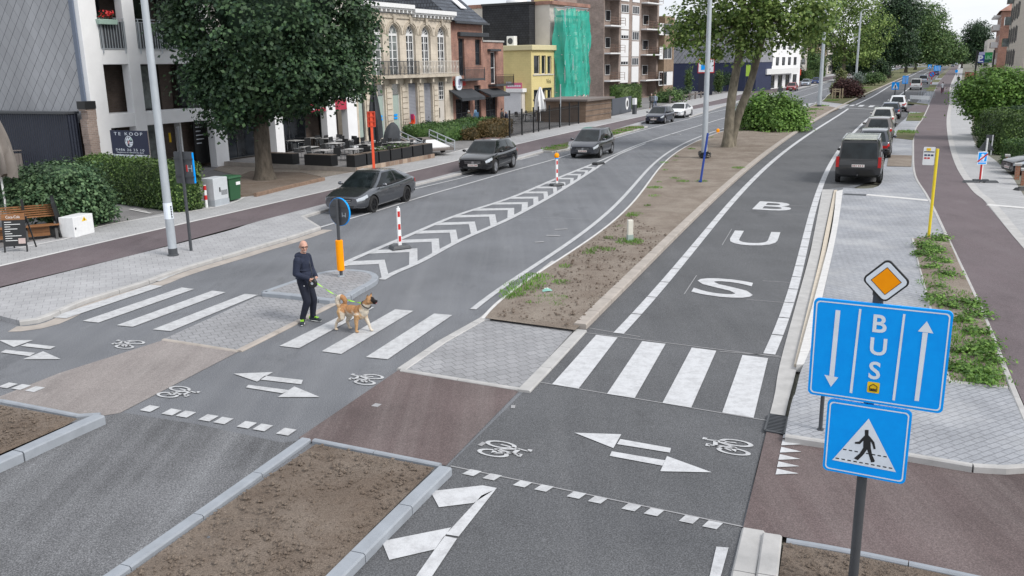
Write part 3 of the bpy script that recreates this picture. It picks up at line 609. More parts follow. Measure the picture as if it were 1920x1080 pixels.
CT = {
 'sedan': dict(W=1.79, keys=[(-2.32, .50, .80, .66), (-2.26, .34, .95, .78), (-2.0, .25, 1.0, .86), (-1.3, .20, .98, .895), (0, .18, .93, .89), (.95, .18, .92, .89), (1.5, .20, .87, .885), (1.98, .22, .76, .84), (2.22, .26, .64, .73), (2.31, .36, .54, .62)],
    f=(1.15, .92, .18, 1.42), r=(-1.98, 1.0, -1.0, 1.38), wr=.60, wheels=(1.42, -1.30), R=.325, pil=(.20, .50, .965)),
 'coupe': dict(W=1.83, keys=[(-2.35, .50, .80, .66), (-2.28, .34, .95, .78), (-2.0, .25, .99, .86), (-1.3, .20, .97, .91), (0, .18, .92, .90), (.95, .18, .91, .90), (1.5, .20, .86, .89), (1.98, .22, .75, .85), (2.22, .26, .64, .74), (2.33, .36, .54, .62)],
    f=(1.10, .91, .15, 1.38), r=(-2.0, .99, -.75, 1.33), wr=.58, wheels=(1.42, -1.34), R=.335, pil=(.22, .50, .965)),
 'suv': dict(W=1.88, keys=[(-2.33, .48, .92, .74), (-2.27, .36, 1.05, .84), (-2.0, .28, 1.08, .91), (-1.3, .24, 1.06, .94), (0, .22, 1.03, .935), (1.0, .22, 1.04, .935), (1.55, .24, 1.0, .92), (2.02, .26, .90, .87), (2.24, .30, .78, .77), (2.33, .42, .66, .66)],
    f=(1.30, 1.03, .50, 1.60), r=(-2.24, 1.07, -1.62, 1.57), wr=.66, wheels=(1.42, -1.37), R=.37, pil=(.13, .46, .965)),
 'mpv': dict(W=1.81, keys=[(-2.14, .46, .88, .72), (-2.08, .34, 1.0, .82), (-1.8, .26, 1.02, .88), (-1.2, .22, 1.0, .905), (0, .20, .97, .90), (.95, .20, 1.0, .90), (1.45, .22, .96, .885), (1.85, .24, .84, .83), (2.06, .28, .70, .73), (2.14, .38, .58, .62)],
    f=(1.42, .99, .35, 1.60), r=(-2.06, 1.0, -1.66, 1.57), wr=.63, wheels=(1.30, -1.32), R=.325, pil=(.12, .44, .955)),
 'hatch': dict(W=1.80, keys=[(-2.15, .46, .82, .70), (-2.09, .34, .95, .80), (-1.8, .26, .98, .87), (-1.2, .20, .96, .90), (0, .18, .93, .895), (.95, .18, .94, .895), (1.45, .20, .90, .885), (1.9, .22, .79, .83), (2.08, .26, .67, .73), (2.16, .36, .56, .62)],
    f=(1.25, .94, .35, 1.47), r=(-2.03, .97, -1.38, 1.42), wr=.61, wheels=(1.36, -1.29), R=.325, pil=(.16, .48, .96)),
 'van': dict(W=1.94, keys=[(-2.50, .42, 1.02, .90), (-2.46, .36, 1.08, .93), (-2.1, .30, 1.12, .955), (-1.3, .26, 1.12, .965), (0, .24, 1.12, .965), (1.2, .24, 1.13, .96), (1.75, .26, 1.08, .94), (2.15, .28, .96, .89), (2.36, .32, .80, .79), (2.45, .42, .66, .68)],
    f=(1.85, 1.12, 1.0, 1.88), r=(-2.44, 1.08, -2.30, 1.90), wr=.80, wheels=(1.55, -1.55), R=.34, pil=(.06, .62, .97)),
}
_car_cache = {}
def _interp(keys, x):
    for a, b in zip(keys, keys[1:]):
        if x <= b[0]:
            t = (x - a[0]) / (b[0] - a[0]); return [a[i] + (b[i] - a[i]) * t for i in (1, 2, 3)]
    return list(keys[-1][1:])
def car_meshes(kind):
    if kind in _car_cache: return _car_cache[kind]
    T = CT[kind]; K = T['keys']; a_, b_ = K[-2], K[-1]; K[-1] = (b_[0], b_[1] - .08, b_[2] + .11, b_[3] + .05); K[-2] = (a_[0], a_[1], a_[2] + .06, a_[3] + .03); x0, x1 = K[0][0], K[-1][0]; out = {}
    xs = sorted(set([x0 + (x1 - x0) * (.5 - .5 * math.cos(PI * i / 46)) for i in range(47)]))
    def sm(x):
        h = .10; v = [_interp(K, min(max(x + d, x0), x1)) for d in (-h, 0, h)]
        if abs(x - x0) < .1 or abs(x - x1) < .1: return v[1]
        return [(v[0][i] + 2 * v[1][i] + v[2][i]) / 4 for i in range(3)]
    half = [(0, 0), (.55, 0), (.80, 0), (.91, .05), (.965, .13), (.99, .25), (1.0, .40), (1.0, .52), (.985, .64), (.985, .70), (.97, .80), (.945, .89), (.90, .95), (.83, .985), (.70, 1.0), (.35, 1.02), (0, 1.025)]
    rings = []
    for x in xs:
        zl, zt, w = sm(x); h = zt - zl
        R = [(x, w * a, zl + h * b) for a, b in half]; rings.append(R + [(x, -w * a, zl + h * b) for a, b in reversed(half[1:-1])])
    bm = MB(); bm.loft(rings, True, True, 0)
    body = bm.build('body_tmp', [W['black'], W['black']]); cm = MB()
    for wx in T['wheels']:
        for s in (-1, 1): cm.lathe([(T['R'] * 1.16, s * T['W'] * .30), (T['R'] * 1.16, s * T['W'] * .62)], (wx, 0, T['R']), 28, 1, 'y')
    cm.m = [1] * len(cm.m); cut_o = cm.build('cut_tmp', [W['black'], W['black']], fix=True)
    b = bmesh.new(); b.from_mesh(body.data); bmesh.ops.recalc_face_normals(b, faces=b.faces); b.to_mesh(body.data); b.free()
    md = body.modifiers.new('b', 'BOOLEAN'); md.object = cut_o; md.operation = 'DIFFERENCE'; md.solver = 'EXACT'
    dg = bpy.context.evaluated_depsgraph_get(); dg.update()
    me = bpy.data.meshes.new_from_object(body.evaluated_get(dg)); bpy.data.objects.remove(body); bpy.data.objects.remove(cut_o)
    me.polygons.foreach_set('use_smooth', [True] * len(me.polygons)); me.set_sharp_from_angle(angle=math.radians(35)); me.name = 'car_body'; out['body'] = me

    nr = len(rings[0])
    def patch(pred, off=.006):
        pm = MB()
        for i in range(len(rings) - 1):
            for k in range(nr):
                q = [Vector(rings[i][k]), Vector(rings[i][(k + 1) % nr]), Vector(rings[i + 1][(k + 1) % nr]), Vector(rings[i + 1][k])]
                c = sum(q, Vector()) / 4
                if pred(c):
                    n_ = (q[1] - q[0]).cross(q[3] - q[0])
                    if n_.length < 1e-9: continue
                    o = Vector((c.x * .25, c.y, c.z - .6)).normalized() * off if abs(n_.normalized().x) < .5 else Vector((math.copysign(off, c.x), 0, 0)) + Vector((0, math.copysign(off * .5, c.y), off * .4))
                    pm.add([p + o for p in q], [(0, 1, 2, 3)])
        return pm
    F1, R1 = x1, x0; hF = _interp(K, F1 - .12)
    zf = _interp(K, F1 - .25)[1]
    tall = kind in ('suv', 'mpv', 'van')
    fr = lambda c: (c.z - sm(min(max(c.x, x0), x1))[0]) / max(.05, sm(min(max(c.x, x0), x1))[1] - sm(min(max(c.x, x0), x1))[0])
    for s in (-1, 1):
        out['head%d' % s] = patch(lambda c: F1 - .50 < c.x < F1 and c.y * s > .3 and (.64 if c.x > F1 - .3 else .70) < fr(c) < .90)
        if kind == 'van': out['tail%d' % s] = MB()
        else: out['tail%d' % s] = patch(lambda c: c.x < R1 + .16 and c.y * s > .4 and .66 < fr(c) < .88)
    for s in (-1, 1):
        if tall: out['tail%d' % s].box((x0 - .004, s * (.86 if kind == 'van' else K[0][3] - .12), 1.0 if kind == 'van' else (K[0][1] * .35 + K[0][2] * .65)), (.03, .13 if kind == 'van' else .26, .46 if kind == 'van' else .14))
    zl_, zt_ = K[-1][1], K[-1][2]; g_ = MB(); wg = K[-1][3] * .80
    for za_, zb_, ww in ((zl_ + (zt_ - zl_) * .55, zt_ - .03, wg * .85), (zl_ + .02, zl_ + (zt_ - zl_) * .22, wg)): g_.add([(F1 + .012, y, z) for y, z in ((-ww, zb_), (-ww * .85, za_), (ww * .85, za_), (ww, zb_))] + [(F1 - .02, y, z) for y, z in ((-ww, zb_), (-ww * .85, za_), (ww * .85, za_), (ww, zb_))], [(0, 1, 2, 3), (7, 6, 5, 4), (0, 4, 5, 1), (1, 5, 6, 2), (2, 6, 7, 3), (3, 7, 4, 0)])
    g_.bx(F1 - .02, F1 - .01, -.05, .05, zl_ + .02, zt_ - .04); out['grille'] = g_; T['gz'] = (zl_ + (zt_ - zl_) * .62, zl_ + (zt_ - zl_) * .78, wg * .75, zl_ + (zt_ - zl_) * .38)
    out['skf'] = patch(lambda c: c.x > F1 - .28 and abs(c.y) < .56 and c.z < .42, .005)
    out['skr'] = patch(lambda c: c.x < R1 + .3 and c.z < (.5 if tall else .42), .005)

    (xa, za, xf, zf_), (xd, zd, xr, zr_) = T['f'], T['r']; wr = T['wr']; wb = _interp(K, (xa + xd) / 2)[2] * .93
    zb = lambda x: zd + (za - zd) * (x - xd) / (xa - xd) - .035
    NH, NS = 8, 40
    def side(s_, h, sg):
        xl = xd + (xr - xd) * h ** 1.15; xh = xa + (xf - xa) * h ** .95; x = xl + (xh - xl) * s_
        zt = zr_ + (zf_ - zr_) * min(1, max(0, (x - xr) / (xf - xr))) + .03 * math.sin(PI * min(1, max(0, (x - xr) / (xf - xr))))
        z = zb(x) + (zt - zb(x)) * h; e = 1 - .10 * (abs(2 * s_ - 1) ** 3.0)
        y = (wb + (wr - wb) * h ** 1.5) * e; return (x, sg * y, z)
    roof = MB(); GS = {}; PI_ = {-1: MB(), 1: MB()}; ws = MB(); rw = MB()
    p1, p2, p3 = T['pil']
    sv_ = [0, p1 * .55, p1, p1 + .03] + [p1 + .03 + (p2 - .02 - p1 - .03) * i / 6 for i in range(1, 6)] + [p2 - .02, p2 + .02] + [p2 + .02 + (p3 - p2 - .02) * i / 6 for i in range(1, 6)] + [p3, 1.0]
    hv = [0, .10, .25, .45, .65, .82, .90, 1.0]
    for sg in (-1, 1):
        for i in range(len(sv_) - 1):
            for j in range(len(hv) - 1):
                q = [side(sv_[i], hv[j], sg), side(sv_[i + 1], hv[j], sg), side(sv_[i + 1], hv[j + 1], sg), side(sv_[i], hv[j + 1], sg)]
                if sg < 0: q = [q[1], q[0], q[3], q[2]]
                sm_ = (sv_[i] + sv_[i + 1]) / 2; hm = (hv[j] + hv[j + 1]) / 2
                if hm > .9 or sm_ < (p1 if kind != 'van' else p1) or sm_ > p3: roof.add(q, [(3, 2, 1, 0)])
                elif abs(sm_ - p2) < .021 or hm < .10: PI_[sg].add(q, [(3, 2, 1, 0)])
                else: GS.setdefault((sg, sm_ > p2), MB()).add(q, [(3, 2, 1, 0)])
    yv = [-1, -.93, -.8, -.5, -.2, 0, .2, .5, .8, .93, 1]
    for (S, front) in ((1.0, True), (0.0, False)):
        for i in range(len(yv) - 1):
            for j in range(len(hv) - 1):
                q = []
                for (a, b_) in ((i, j), (i + 1, j), (i + 1, j + 1), (i, j + 1)):
                    x, y, z = side(S, hv[b_], 1); bulge = .10 * (1 - yv[a] ** 2) * (1 if front else -.6); q.append((x + bulge, y * yv[a], z + .012 * (1 - yv[a] ** 2)))
                ym = abs(yv[i] + yv[i + 1]) / 2; hm = (hv[j] + hv[j + 1]) / 2
                edge = ym > .93 or hm > .94 or (not front and (hm > .9 or (ym > .8 and tall and kind != 'van')) )
                if kind == 'van' and not front and hm < .16: edge = True
                (roof if edge else (ws if front else rw)).add(q, [(0, 1, 2, 3) if front else (3, 2, 1, 0)])
    nx = 12
    for i in range(nx):
        for j in range(len(yv) - 1):
            q = []
            for (a, b_) in ((i, j), (i + 1, j), (i + 1, j + 1), (i, j + 1)):
                x, y, z = side(a / nx, 1.0, 1); bulge = .10 * (1 - yv[b_] ** 2) * (1 if a == nx else (-.6 if a == 0 else 0)); q.append((x + bulge, y * yv[b_], z + .012 * (1 - yv[b_] ** 2) + .02 * (1 - yv[b_] ** 2) * math.sin(PI * a / nx)))
            roof.add(q, [(0, 1, 2, 3)])
    out.update(roof=roof, ws=ws, rw=rw)
    for i_, k_ in enumerate(GS): out['side%d' % i_] = GS[k_]
    out['nside'] = len(GS); out['pil-1'] = PI_[-1]; out['pil1'] = PI_[1]
    out['zmir'] = (xa - .42, wb + .02, za + .06); out['ends'] = (x0, x1); out['T'] = T

    t = MB(); r, wd = T['R'], .10; t.lathe([(r * .66, -wd), (r * .93, -wd), (r, -wd * .6), (r, wd * .6), (r * .93, wd), (r * .68, wd), (r * .66, wd * .2)], (0, 0, 0), 28, 0, 'y'); out['tyre'] = t
    m = MB(); m.lathe([(r * .67, wd * .8), (r * .60, wd * .98), (r * .58, wd * .5)], (0, 0, 0), 28, 0, 'y'); m.lathe([(r * .16, wd * .4), (r * .16, wd * .92), (.02, wd * .95)], (0, 0, 0), 12, 0, 'y')
    for k in range(5):
        a = 2 * PI * k / 5
        for da in (-.16, .16): m.bar((r * .12 * math.cos(a), wd * .82, r * .12 * math.sin(a)), (r * .62 * math.cos(a + da), wd * .86, r * .62 * math.sin(a + da)), r * .10, .03, 0, (0, 1, 0))
    m.lathe([(r * .62, wd * .2), (.01, wd * .22)], (0, 0, 0), 20, 1, 'y'); out['rim'] = m
    _car_cache[kind] = out; return out
def car(kind, paint, label, c, heading, group=None, rim='rim', name='parked_car', wiper=False):
    o = car_meshes(kind); T = o['T']; root = thing(name, label, 'van' if kind == 'van' else 'car', (c.x, c.y, c.z), math.atan2(heading.y, heading.x), group)
    b = bpy.data.objects.new('body', o['body']); COL.objects.link(b); b.parent = root
    b.material_slots[0].link = 'OBJECT'; b.material_slots[0].material = paint; b.material_slots[1].link = 'OBJECT'; b.material_slots[1].material = W['black']
    def bd(key, nm, mat, par, smooth=True):
        k = key + '_me'
        if k not in o: t_ = o[key].build(nm, [mat] if key != 'rim' else [mat, W['black']], par, smooth=smooth, fix=(key[:4] in ('roof', 'side', 'ws', 'rw'))); o[k] = t_.data
        else: t_ = bpy.data.objects.new(nm, o[k]); COL.objects.link(t_); t_.parent = par
        t_.material_slots[0].link = 'OBJECT'; t_.material_slots[0].material = mat; return t_
    bd('roof', 'roof', paint, root); [bd('side%d' % i_, 'side_window', W['car_glass'], root) for i_ in range(o['nside'])]; bd('ws', 'windscreen', W['car_glass'], root); bd('rw', 'rear_window', W['car_glass'], root); [bd('pil%d' % s_, 'pillar_trim', W['black'], root) for s_ in (-1, 1)]; bd('skf', 'bumper_trim', W['black'], root); bd('skr', 'bumper_trim', W['black'], root); bd('grille', 'grille', W['black'], root)
    for s in (-1, 1): bd('head%d' % s, 'headlight', W['lamp'], root); bd('tail%d' % s, 'tail_light', W['tail'], root)
    for wx in T['wheels']:
        for s in (-1, 1):
            t_ = bd('tyre', 'wheel', W['tyre'], root); t_.location = (wx, s * (T['W'] / 2 - .115), T['R']); t_.rotation_euler = (0, 0, 0 if s > 0 else PI)
            r_ = bd('rim', 'rim', W[rim], t_)
    x0, x1 = o['ends']; xm, ym, zm = o['zmir']
    if 'mirror_me' not in o:
        for s in (-1, 1):
            m = MB(); m.ell((xm, s * (ym + .13), zm), (.07, .11, .07), None, 12, 8); m.bar((xm, s * (ym - .03), zm - .05), (xm, s * (ym + .08), zm - .02), .05, .04); o['mir%d' % s] = m
        o['mirror_me'] = 1
    for s in (-1, 1): bd('mir%d' % s, 'mirror', paint if kind != 'van' else W['black'], root)
    if 'hand' not in o:
        n_ = 0
        for s in (-1, 1):
            for hx in (.05, -.85): m = MB(); m.box((hx, s * (_interp(T['keys'], hx)[2] * .985 + .012), _interp(T['keys'], hx)[1] - .17), (.18, .025, .025)); o['hand%d' % n_] = m; n_ += 1
        o['hand'] = 1; zp = .52 if kind != 'van' else .84
        p = MB(); p.box((x1 + .012, 0, T['gz'][3]), (.016, .52, .115)); o['platef'] = p
        p = MB(); q = (x0 - .012, zp) if kind in ('van', 'sedan', 'coupe') else (x0 - .012, .70); p.box((q[0], 0, q[1]), (.012, .52, .115)); o['plater'] = p
        p = MB()
        for yy in (-.19, -.09, -.02, .08, .15, .21): p.box((x1 + .021, yy, T['gz'][3]), (.004, .035, .06)); p.box((q[0] - .008, yy, q[1]), (.004, .035, .06))
        o['ink'] = p
        m = MB(); m.box((x1 + .014, 0, T['gz'][0]), (.012, T['gz'][2] * 2, .018)); m.box((x1 + .014, 0, T['gz'][1]), (.012, T['gz'][2] * 2, .018)); m.box((x1 + .016, 0, (T['gz'][0] + T['gz'][1]) / 2), (.012, .12, .12))
        o['chr'] = m
    [bd('hand%d' % i_, 'door_handle', paint, root) for i_ in range(4)]; bd('platef', 'number_plate', W['plate'], root); pr = bd('plater', 'number_plate', W['plate'], root); bd('ink', 'plate_letters', W['plate_ink'], pr)
    bd('chr', 'grille_bars', W['chrome'], root)
    return root
def car_by_wheels(kind, paint, label, fw, rw, left=True, **k):
    T = CT[kind]; a, b = G(*fw), G(*rw); h = (a - b).normalized(); n = Vector((-h.y, h.x, 0)); mid = (a + b) / 2
    wm = (T['wheels'][0] + T['wheels'][1]) / 2
    return car(kind, paint, label, mid - n * (T['W'] / 2 - .1) * (1 if left else -1) - h * wm, h, **k)
def car_by_end(kind, paint, label, p, h, rear=True, **k):
    P = G(*p); T = CT[kind]; h = h.normalized(); d_ = -T['keys'][0][0] if rear else -T['keys'][-1][0]
    return car(kind, paint, label, P + h * d_, h, **k)
pt = {'grey': M_car('grey_metallic', (.15, .158, .175), .85, .24), 'black': M_car('black_paint', (.006, .007, .009), .1, .18), 'dgrey': M_car('dark_grey_metallic', (.085, .09, .105), .75, .28), 'navy': M_car('navy_paint', (.018, .023, .045), .4, .28),
      'white': M_car('white_car_paint', (.68, .69, .71), 0, .35), 'bronze': M_car('bronze_metallic', (.16, .145, .14), .6, .32), 'sand': M_car('pale_silver', (.50, .49, .46), .5, .3), 'dblue': M_car('dark_blue_paint', (.03, .05, .09), .4, .3),
      'red': M_car('red_paint', (.28, .012, .015), .2, .3), 'silver': M_car('silver_blue', (.42, .47, .55), .4, .3), 'blue': M_car('blue_paint', (.03, .06, .20), .3, .3), 'vblack': M_car('matt_black_paint', (.016, .016, .018), .1, .4)}
gL, gR = 'cars parked along the left kerb', 'cars parked in the bays beside the bus lane'
def hd(a, b): return (G(*b) - G(*a)).normalized()
car_by_wheels('sedan', pt['grey'], 'grey metallic saloon with black wheels parked nearest the crossing on the left', (697, 399), (763, 378), group=gL, rim='rim_d')
car_by_wheels('suv', pt['black'], 'black sport utility car with large alloy wheels parked behind the grey saloon', (921, 328), (967, 312), group=gL)
tl = hd((1062, 292), (1215, 242))
car_by_end('mpv', pt['dgrey'], 'small dark grey people carrier driving in the lane beside the painted chevrons', (1092, 298), -hd((1092, 298), (1128, 285)), False, name='moving_car')
car_by_end('hatch', pt['navy'], 'dark navy hatchback parked just in front of the white coupe', (1225, 233), -hd((1215, 242), (1300, 221)), False, group=gL)
car_by_end('coupe', pt['white'], 'white coupe parked behind the navy hatchback', (1263, 222), -hd((1250, 232), (1340, 210)), False, group=gL)
vb = G(1606, 347); vh = hd((1606, 347), (1640, 268))
van = car('van', pt['vblack'], 'matt black van with a pale reflection painted on its roof parked beside the bus stop platform', vb + vh * 2.5, vh, gR, name='parked_van')
rr = MB()
for yy in (-.72, .72): rr.bar((-2.1, yy, 1.98), (.9, yy, 1.98), .05, .05)
for xx in (-1.9, -1.0, -.1, .7): rr.bar((xx, -.74, 2.0), (xx, .74, 2.0), .09, .03)
rr.build('roof_rack', W['silver'], van); rr = MB(); rr.bx(-2.15, .85, -.68, .68, 1.935, 1.955); rr.build('roof_reflection', M('van_roof_reflection', (.42, .44, .38), .5, .4, 6), van)  # pale sheet on the black roof: whitish reflection put into the colour
tb = MB(); tb.tube([(-2.5, 0, .45), (-2.72, 0, .42), (-2.78, 0, .47)], .03); tb.build('tow_bar', W['black'], van)
h1 = hd((1632, 305), (1655, 250)); h2 = hd((1640, 270), (1668, 214)); h3 = hd((1650, 240), (1690, 190))
car_by_end('suv', pt['dgrey'], 'dark grey car parked directly ahead of the matt black van', (1634, 302), h1, group=gR)
car_by_end('suv', pt['bronze'], 'bronze grey sport utility car with red tail lights second ahead of the black van', (1644, 269), h2, group=gR)
car_by_end('suv', pt['sand'], 'pale silver car with dark rear window parked ahead of the bronze one', (1652, 243), h3, group=gR)
car_by_end('hatch', pt['dblue'], 'dark blue hatchback parked next to the white hatchback near the far crossing', (1667, 224), h3, group=gR)
car_by_end('mpv', pt['white'], 'white hatchback farthest in the row that starts with the black van', (1681, 210), h3, group=gR)
h4 = hd((1705, 170), (1740, 140))
car_by_end('van', pt['white'], 'white delivery van parked just past the far blue signs', (1716, 169), h4, group=gR, name='parked_van')
car_by_end('van', pt['silver'], 'pale van with dark windows parked ahead of the white delivery van', (1730, 158), h4, group=gR, name='parked_van')
car_by_end('suv', pt['blue'], 'dark blue car parked beyond the round red and blue sign', (1755, 142), h4, group=gR)
hl = -hd((1480, 176), (1550, 156))
car_by_end('hatch', pt['red'], 'red hatchback driving towards the camera beyond the big tree', (1482, 171), hl, False, name='moving_car')
car_by_end('hatch', pt['silver'], 'pale silver hatchback parked behind the red car', (1509, 162), hl, False, group=gL)
car_by_end('hatch', pt['blue'], 'dark blue hatchback parked behind the pale silver hatchback', (1528, 158), hl, False, group=gL)
for k, (x, y, p) in enumerate([(1673, 132, 'white'), (1690, 129, 'sand'), (1706, 125.5, 'dgrey'), (1719, 123.5, 'white'), (1731, 121.5, 'silver'), (1743, 120, 'white'), (1752, 119, 'black'), (1786, 126, 'dblue'), (1793, 122, 'silver')]):
    car_by_end('suv', pt[p], {'white': 'small white car far off under the trees beyond the median', 'sand': 'small pale car far off between the tree trunks', 'dgrey': 'small grey car far off behind the median trees', 'silver': 'small silver car at the far end of the avenue', 'black': 'small black car farthest off under the trees', 'dblue': 'small dark blue car far down the avenue by the cycle path'}[p], (x, y), -FAR, False, group='cars far down the avenue')
# right edge car
car_by_end('hatch', pt['black'], 'shiny black car half out of the picture behind the low brick wall', (1886, 330), -hd((1886, 330), (2010, 330)), False)
# ------------------------------------------------------------------ buildings (local x along the street, y into the plot, z up)
class Fac:
    def __init__(s, name, label, P, S, cat='building', group=None):
        s.P = Vector((P.x, P.y, 0)); s.S = Vector((S.x, S.y, 0)).normalized(); s.N = Vector((-s.S.y, s.S.x, 0))
        s.o = thing(name, label, cat, s.P, math.atan2(s.S.y, s.S.x), group)
    def at(s, x, y, d=0.0):
        r = ray(x, y); t = (d - (CAM - s.P).dot(s.N)) / r.dot(s.N); q = CAM + r * t - s.P; return q.dot(s.S), q.z
    def side(s, x, y, u=0.0):
        r = ray(x, y); t = (u - (CAM - s.P).dot(s.S)) / r.dot(s.S); q = CAM + r * t - s.P; return q.dot(s.N), q.z
    def r(s, xl, yt, xr, yb, d=0.0):
        ym, xm = (yt + yb) / 2, (xl + xr) / 2
        return s.at(xl, ym, d)[0], s.at(xr, ym, d)[0], s.at(xm, yb, d)[1], s.at(xm, yt, d)[1]
    def rs(s, xl, yt, xr, yb, u=0.0):
        ym, xm = (yt + yb) / 2, (xl + xr) / 2
        return s.side(xl, ym, u)[0], s.side(xr, ym, u)[0], s.side(xm, yb, u)[1], s.side(xm, yt, u)[1]
    def part(s, mb, name, mat, **k): return mb.build(name, mat, s.o, **k)
def holed(mb, u0, u1, z0, z1, holes, y=0.0, rev=.18, mi=0):
    hs = [(max(u0, a), min(u1, b), max(z0, c), min(z1, d)) for a, b, c, d in holes]
    us = sorted({u0, u1} | {h[0] for h in hs} | {h[1] for h in hs}); zs = sorted({z0, z1} | {h[2] for h in hs} | {h[3] for h in hs})
    for i in range(len(us) - 1):
        for j in range(len(zs) - 1):
            cu, cz = (us[i] + us[i + 1]) / 2, (zs[j] + zs[j + 1]) / 2
            if any(h[0] < cu < h[1] and h[2] < cz < h[3] for h in hs): continue
            mb.quad((us[i], y, zs[j]), (us[i + 1], y, zs[j]), (us[i + 1], y, zs[j + 1]), (us[i], y, zs[j + 1]), mi)
    for a, b, c, d in hs:
        e = y + rev
        mb.quad((a, y, c), (a, e, c), (a, e, d), (a, y, d), mi); mb.quad((b, e, c), (b, y, c), (b, y, d), (b, e, d), mi)
        mb.quad((a, y, c), (b, y, c), (b, e, c), (a, e, c), mi); mb.quad((a, e, d), (b, e, d), (b, y, d), (a, y, d), mi)
def window(par, u0, u1, z0, z1, y, fm, gm, nx=1, nz=1, fw=.07, name='window', d=.07):
    m = MB(); m.bx(u0, u1, y, y + d, z0, z0 + fw); m.bx(u0, u1, y, y + d, z1 - fw, z1); m.bx(u0, u0 + fw, y, y + d, z0 + fw, z1 - fw); m.bx(u1 - fw, u1, y, y + d, z0 + fw, z1 - fw)
    for i in range(1, nx): u = u0 + (u1 - u0) * i / nx; m.bx(u - fw * .4, u + fw * .4, y + .008, y + d - .008, z0 + fw, z1 - fw)
    for j in range(1, nz): z = z0 + (z1 - z0) * j / nz; m.bx(u0 + fw, u1 - fw, y + .012, y + d - .012, z - fw * .35, z + fw * .35)
    f = m.build(name, fm, par); p = MB(); p.quad((u0 + fw * .5, y + d * .6, z0 + fw * .5), (u1 - fw * .5, y + d * .6, z0 + fw * .5), (u1 - fw * .5, y + d * .6, z1 - fw * .5), (u0 + fw * .5, y + d * .6, z1 - fw * .5)); p.build('pane', gm, f); return f
def shell(mb, u0, u1, y0, y1, z1, sides=True, z0=0.0, mi=0):
    mb.quad((u1, y0, z0), (u1, y1, z0), (u1, y1, z1), (u1, y0, z1), mi); mb.quad((u0, y1, z0), (u0, y0, z0), (u0, y0, z1), (u0, y1, z1), mi)
    mb.quad((u1, y1, z0), (u0, y1, z0), (u0, y1, z1), (u1, y1, z1), mi); mb.quad((u0, y0, z1), (u1, y0, z1), (u1, y1, z1), (u0, y1, z1), mi)
def railing(par, u0, u1, z0, z1, y, mat, step=.12, r=.010, posts=2, name='railing', low=.08):
    m = MB(); m.bar((u0, y, z1), (u1, y, z1), .045, .03); m.bar((u0, y, z0 + low), (u1, y, z0 + low), .03, .03); m.bar((u0, y, z1 - .14), (u1, y, z1 - .14), .025, .025); n = max(2, int((u1 - u0) / step))
    for k in range(n + 1):
        u = u0 + (u1 - u0) * k / n; m.bar((u, y, z0 + low), (u, y, z1 - .14), r * 2, r * 2)
    for k in range(posts): u = u0 + .08 + (u1 - u0 - .16) * k / max(1, posts - 1); m.bar((u, y - .02, z0 - .15), (u, y - .02, z1), .04, .04)
    return m.build(name, mat, par)
W['slate'] = None
def M_slate(name, c, line, cell, w=.05):
    t = NT(name); sep = t.new('ShaderNodeSeparateXYZ'); t.link(t.co(), sep.inputs[0]); u = t.math('ADD', sep.outputs[0], sep.outputs[1]); v = sep.outputs[2]
    k = 1 / cell; a = t.math('MULTIPLY', t.math('ADD', u, t.math('MULTIPLY', v, .82)), k); b = t.math('MULTIPLY', t.math('SUBTRACT', u, t.math('MULTIPLY', v, .82)), k)
    fa, fb = t.math('FRACT', a), t.math('FRACT', b); la = t.math('LESS_THAN', fa, w); lb = t.math('LESS_THAN', fb, w * .6); edge = t.math('MAXIMUM', la, t.math('MULTIPLY', lb, .6))
    cmb = t.new('ShaderNodeCombineXYZ'); t.link(t.math('FLOOR', a), cmb.inputs[0]); t.link(t.math('FLOOR', b), cmb.inputs[1])
    wn = t.new('ShaderNodeTexWhiteNoise'); wn.noise_dimensions = '2D'; t.link(cmb.outputs[0], wn.inputs['Vector'])
    base = t.ramp(wn.outputs['Value'], [(0, sc_(c, .95)), (1, sc_(c, 1.05))]); n = t.noise(t.co((1, 1, .25)), .5, 5); base = t.mix(1., base, t.ramp(n, [(.3, .85), (.7, 1.12)]), 'MULTIPLY')
    t.col(t.mix(edge, base, line)); t.bump(t.math('SUBTRACT', t.math('MULTIPLY', fa, .5), edge), .4, .02); return t.set(.6, 0, .3)
W['slate'] = M_slate('grey_slates', (.335, .345, .37), (.05, .055, .065), .62); W['slate2'] = M_slate('small_grey_slates', (.32, .33, .36), (.12, .12, .14), .85, .12)
def M_corr(name, c, pitch):
    t = NT(name); sep = t.new('ShaderNodeSeparateXYZ'); t.link(t.co(), sep.inputs[0]); s = t.math('SINE', t.math('MULTIPLY', t.math('ADD', sep.outputs[0], sep.outputs[1]), 2 * PI / pitch)); t.col(t.mix(t.noise(t.co((1, 1, .2)), 1.5, 4), sc_(c, .8), sc_(c, 1.25))); t.bump(s, .9, pitch * .2); return t.set(.5, .2, .4)
W['corr'] = M_corr('dark_corrugated_metal', (.03, .036, .055), .16); W['shutter'] = None
W['brick'] = M_brick('red_brick', (.36, .175, .125), (.27, .13, .10), (.33, .28, .25), .24, .085, .1, dirt=((.10, .06, .05), .5)); W['brick_b'] = M_brick('brown_brick', (.32, .245, .21), (.23, .175, .15), (.33, .30, .28), .24, .085, .12)
W['brick_t'] = M_brick('tan_brick', (.30, .215, .145), (.24, .165, .11), (.28, .24, .2), .24, .085, .1)
W['stone'] = M_brick('beige_stone', (.60, .54, .455), (.57, .51, .43), (.44, .39, .33), .9, .42, .02, dirt=((.25, .22, .18), .45), var=.14, bump=.12); W['stone_d'] = M('weathered_stone', (.47, .42, .35), .85, .3, 2, .2, 30)
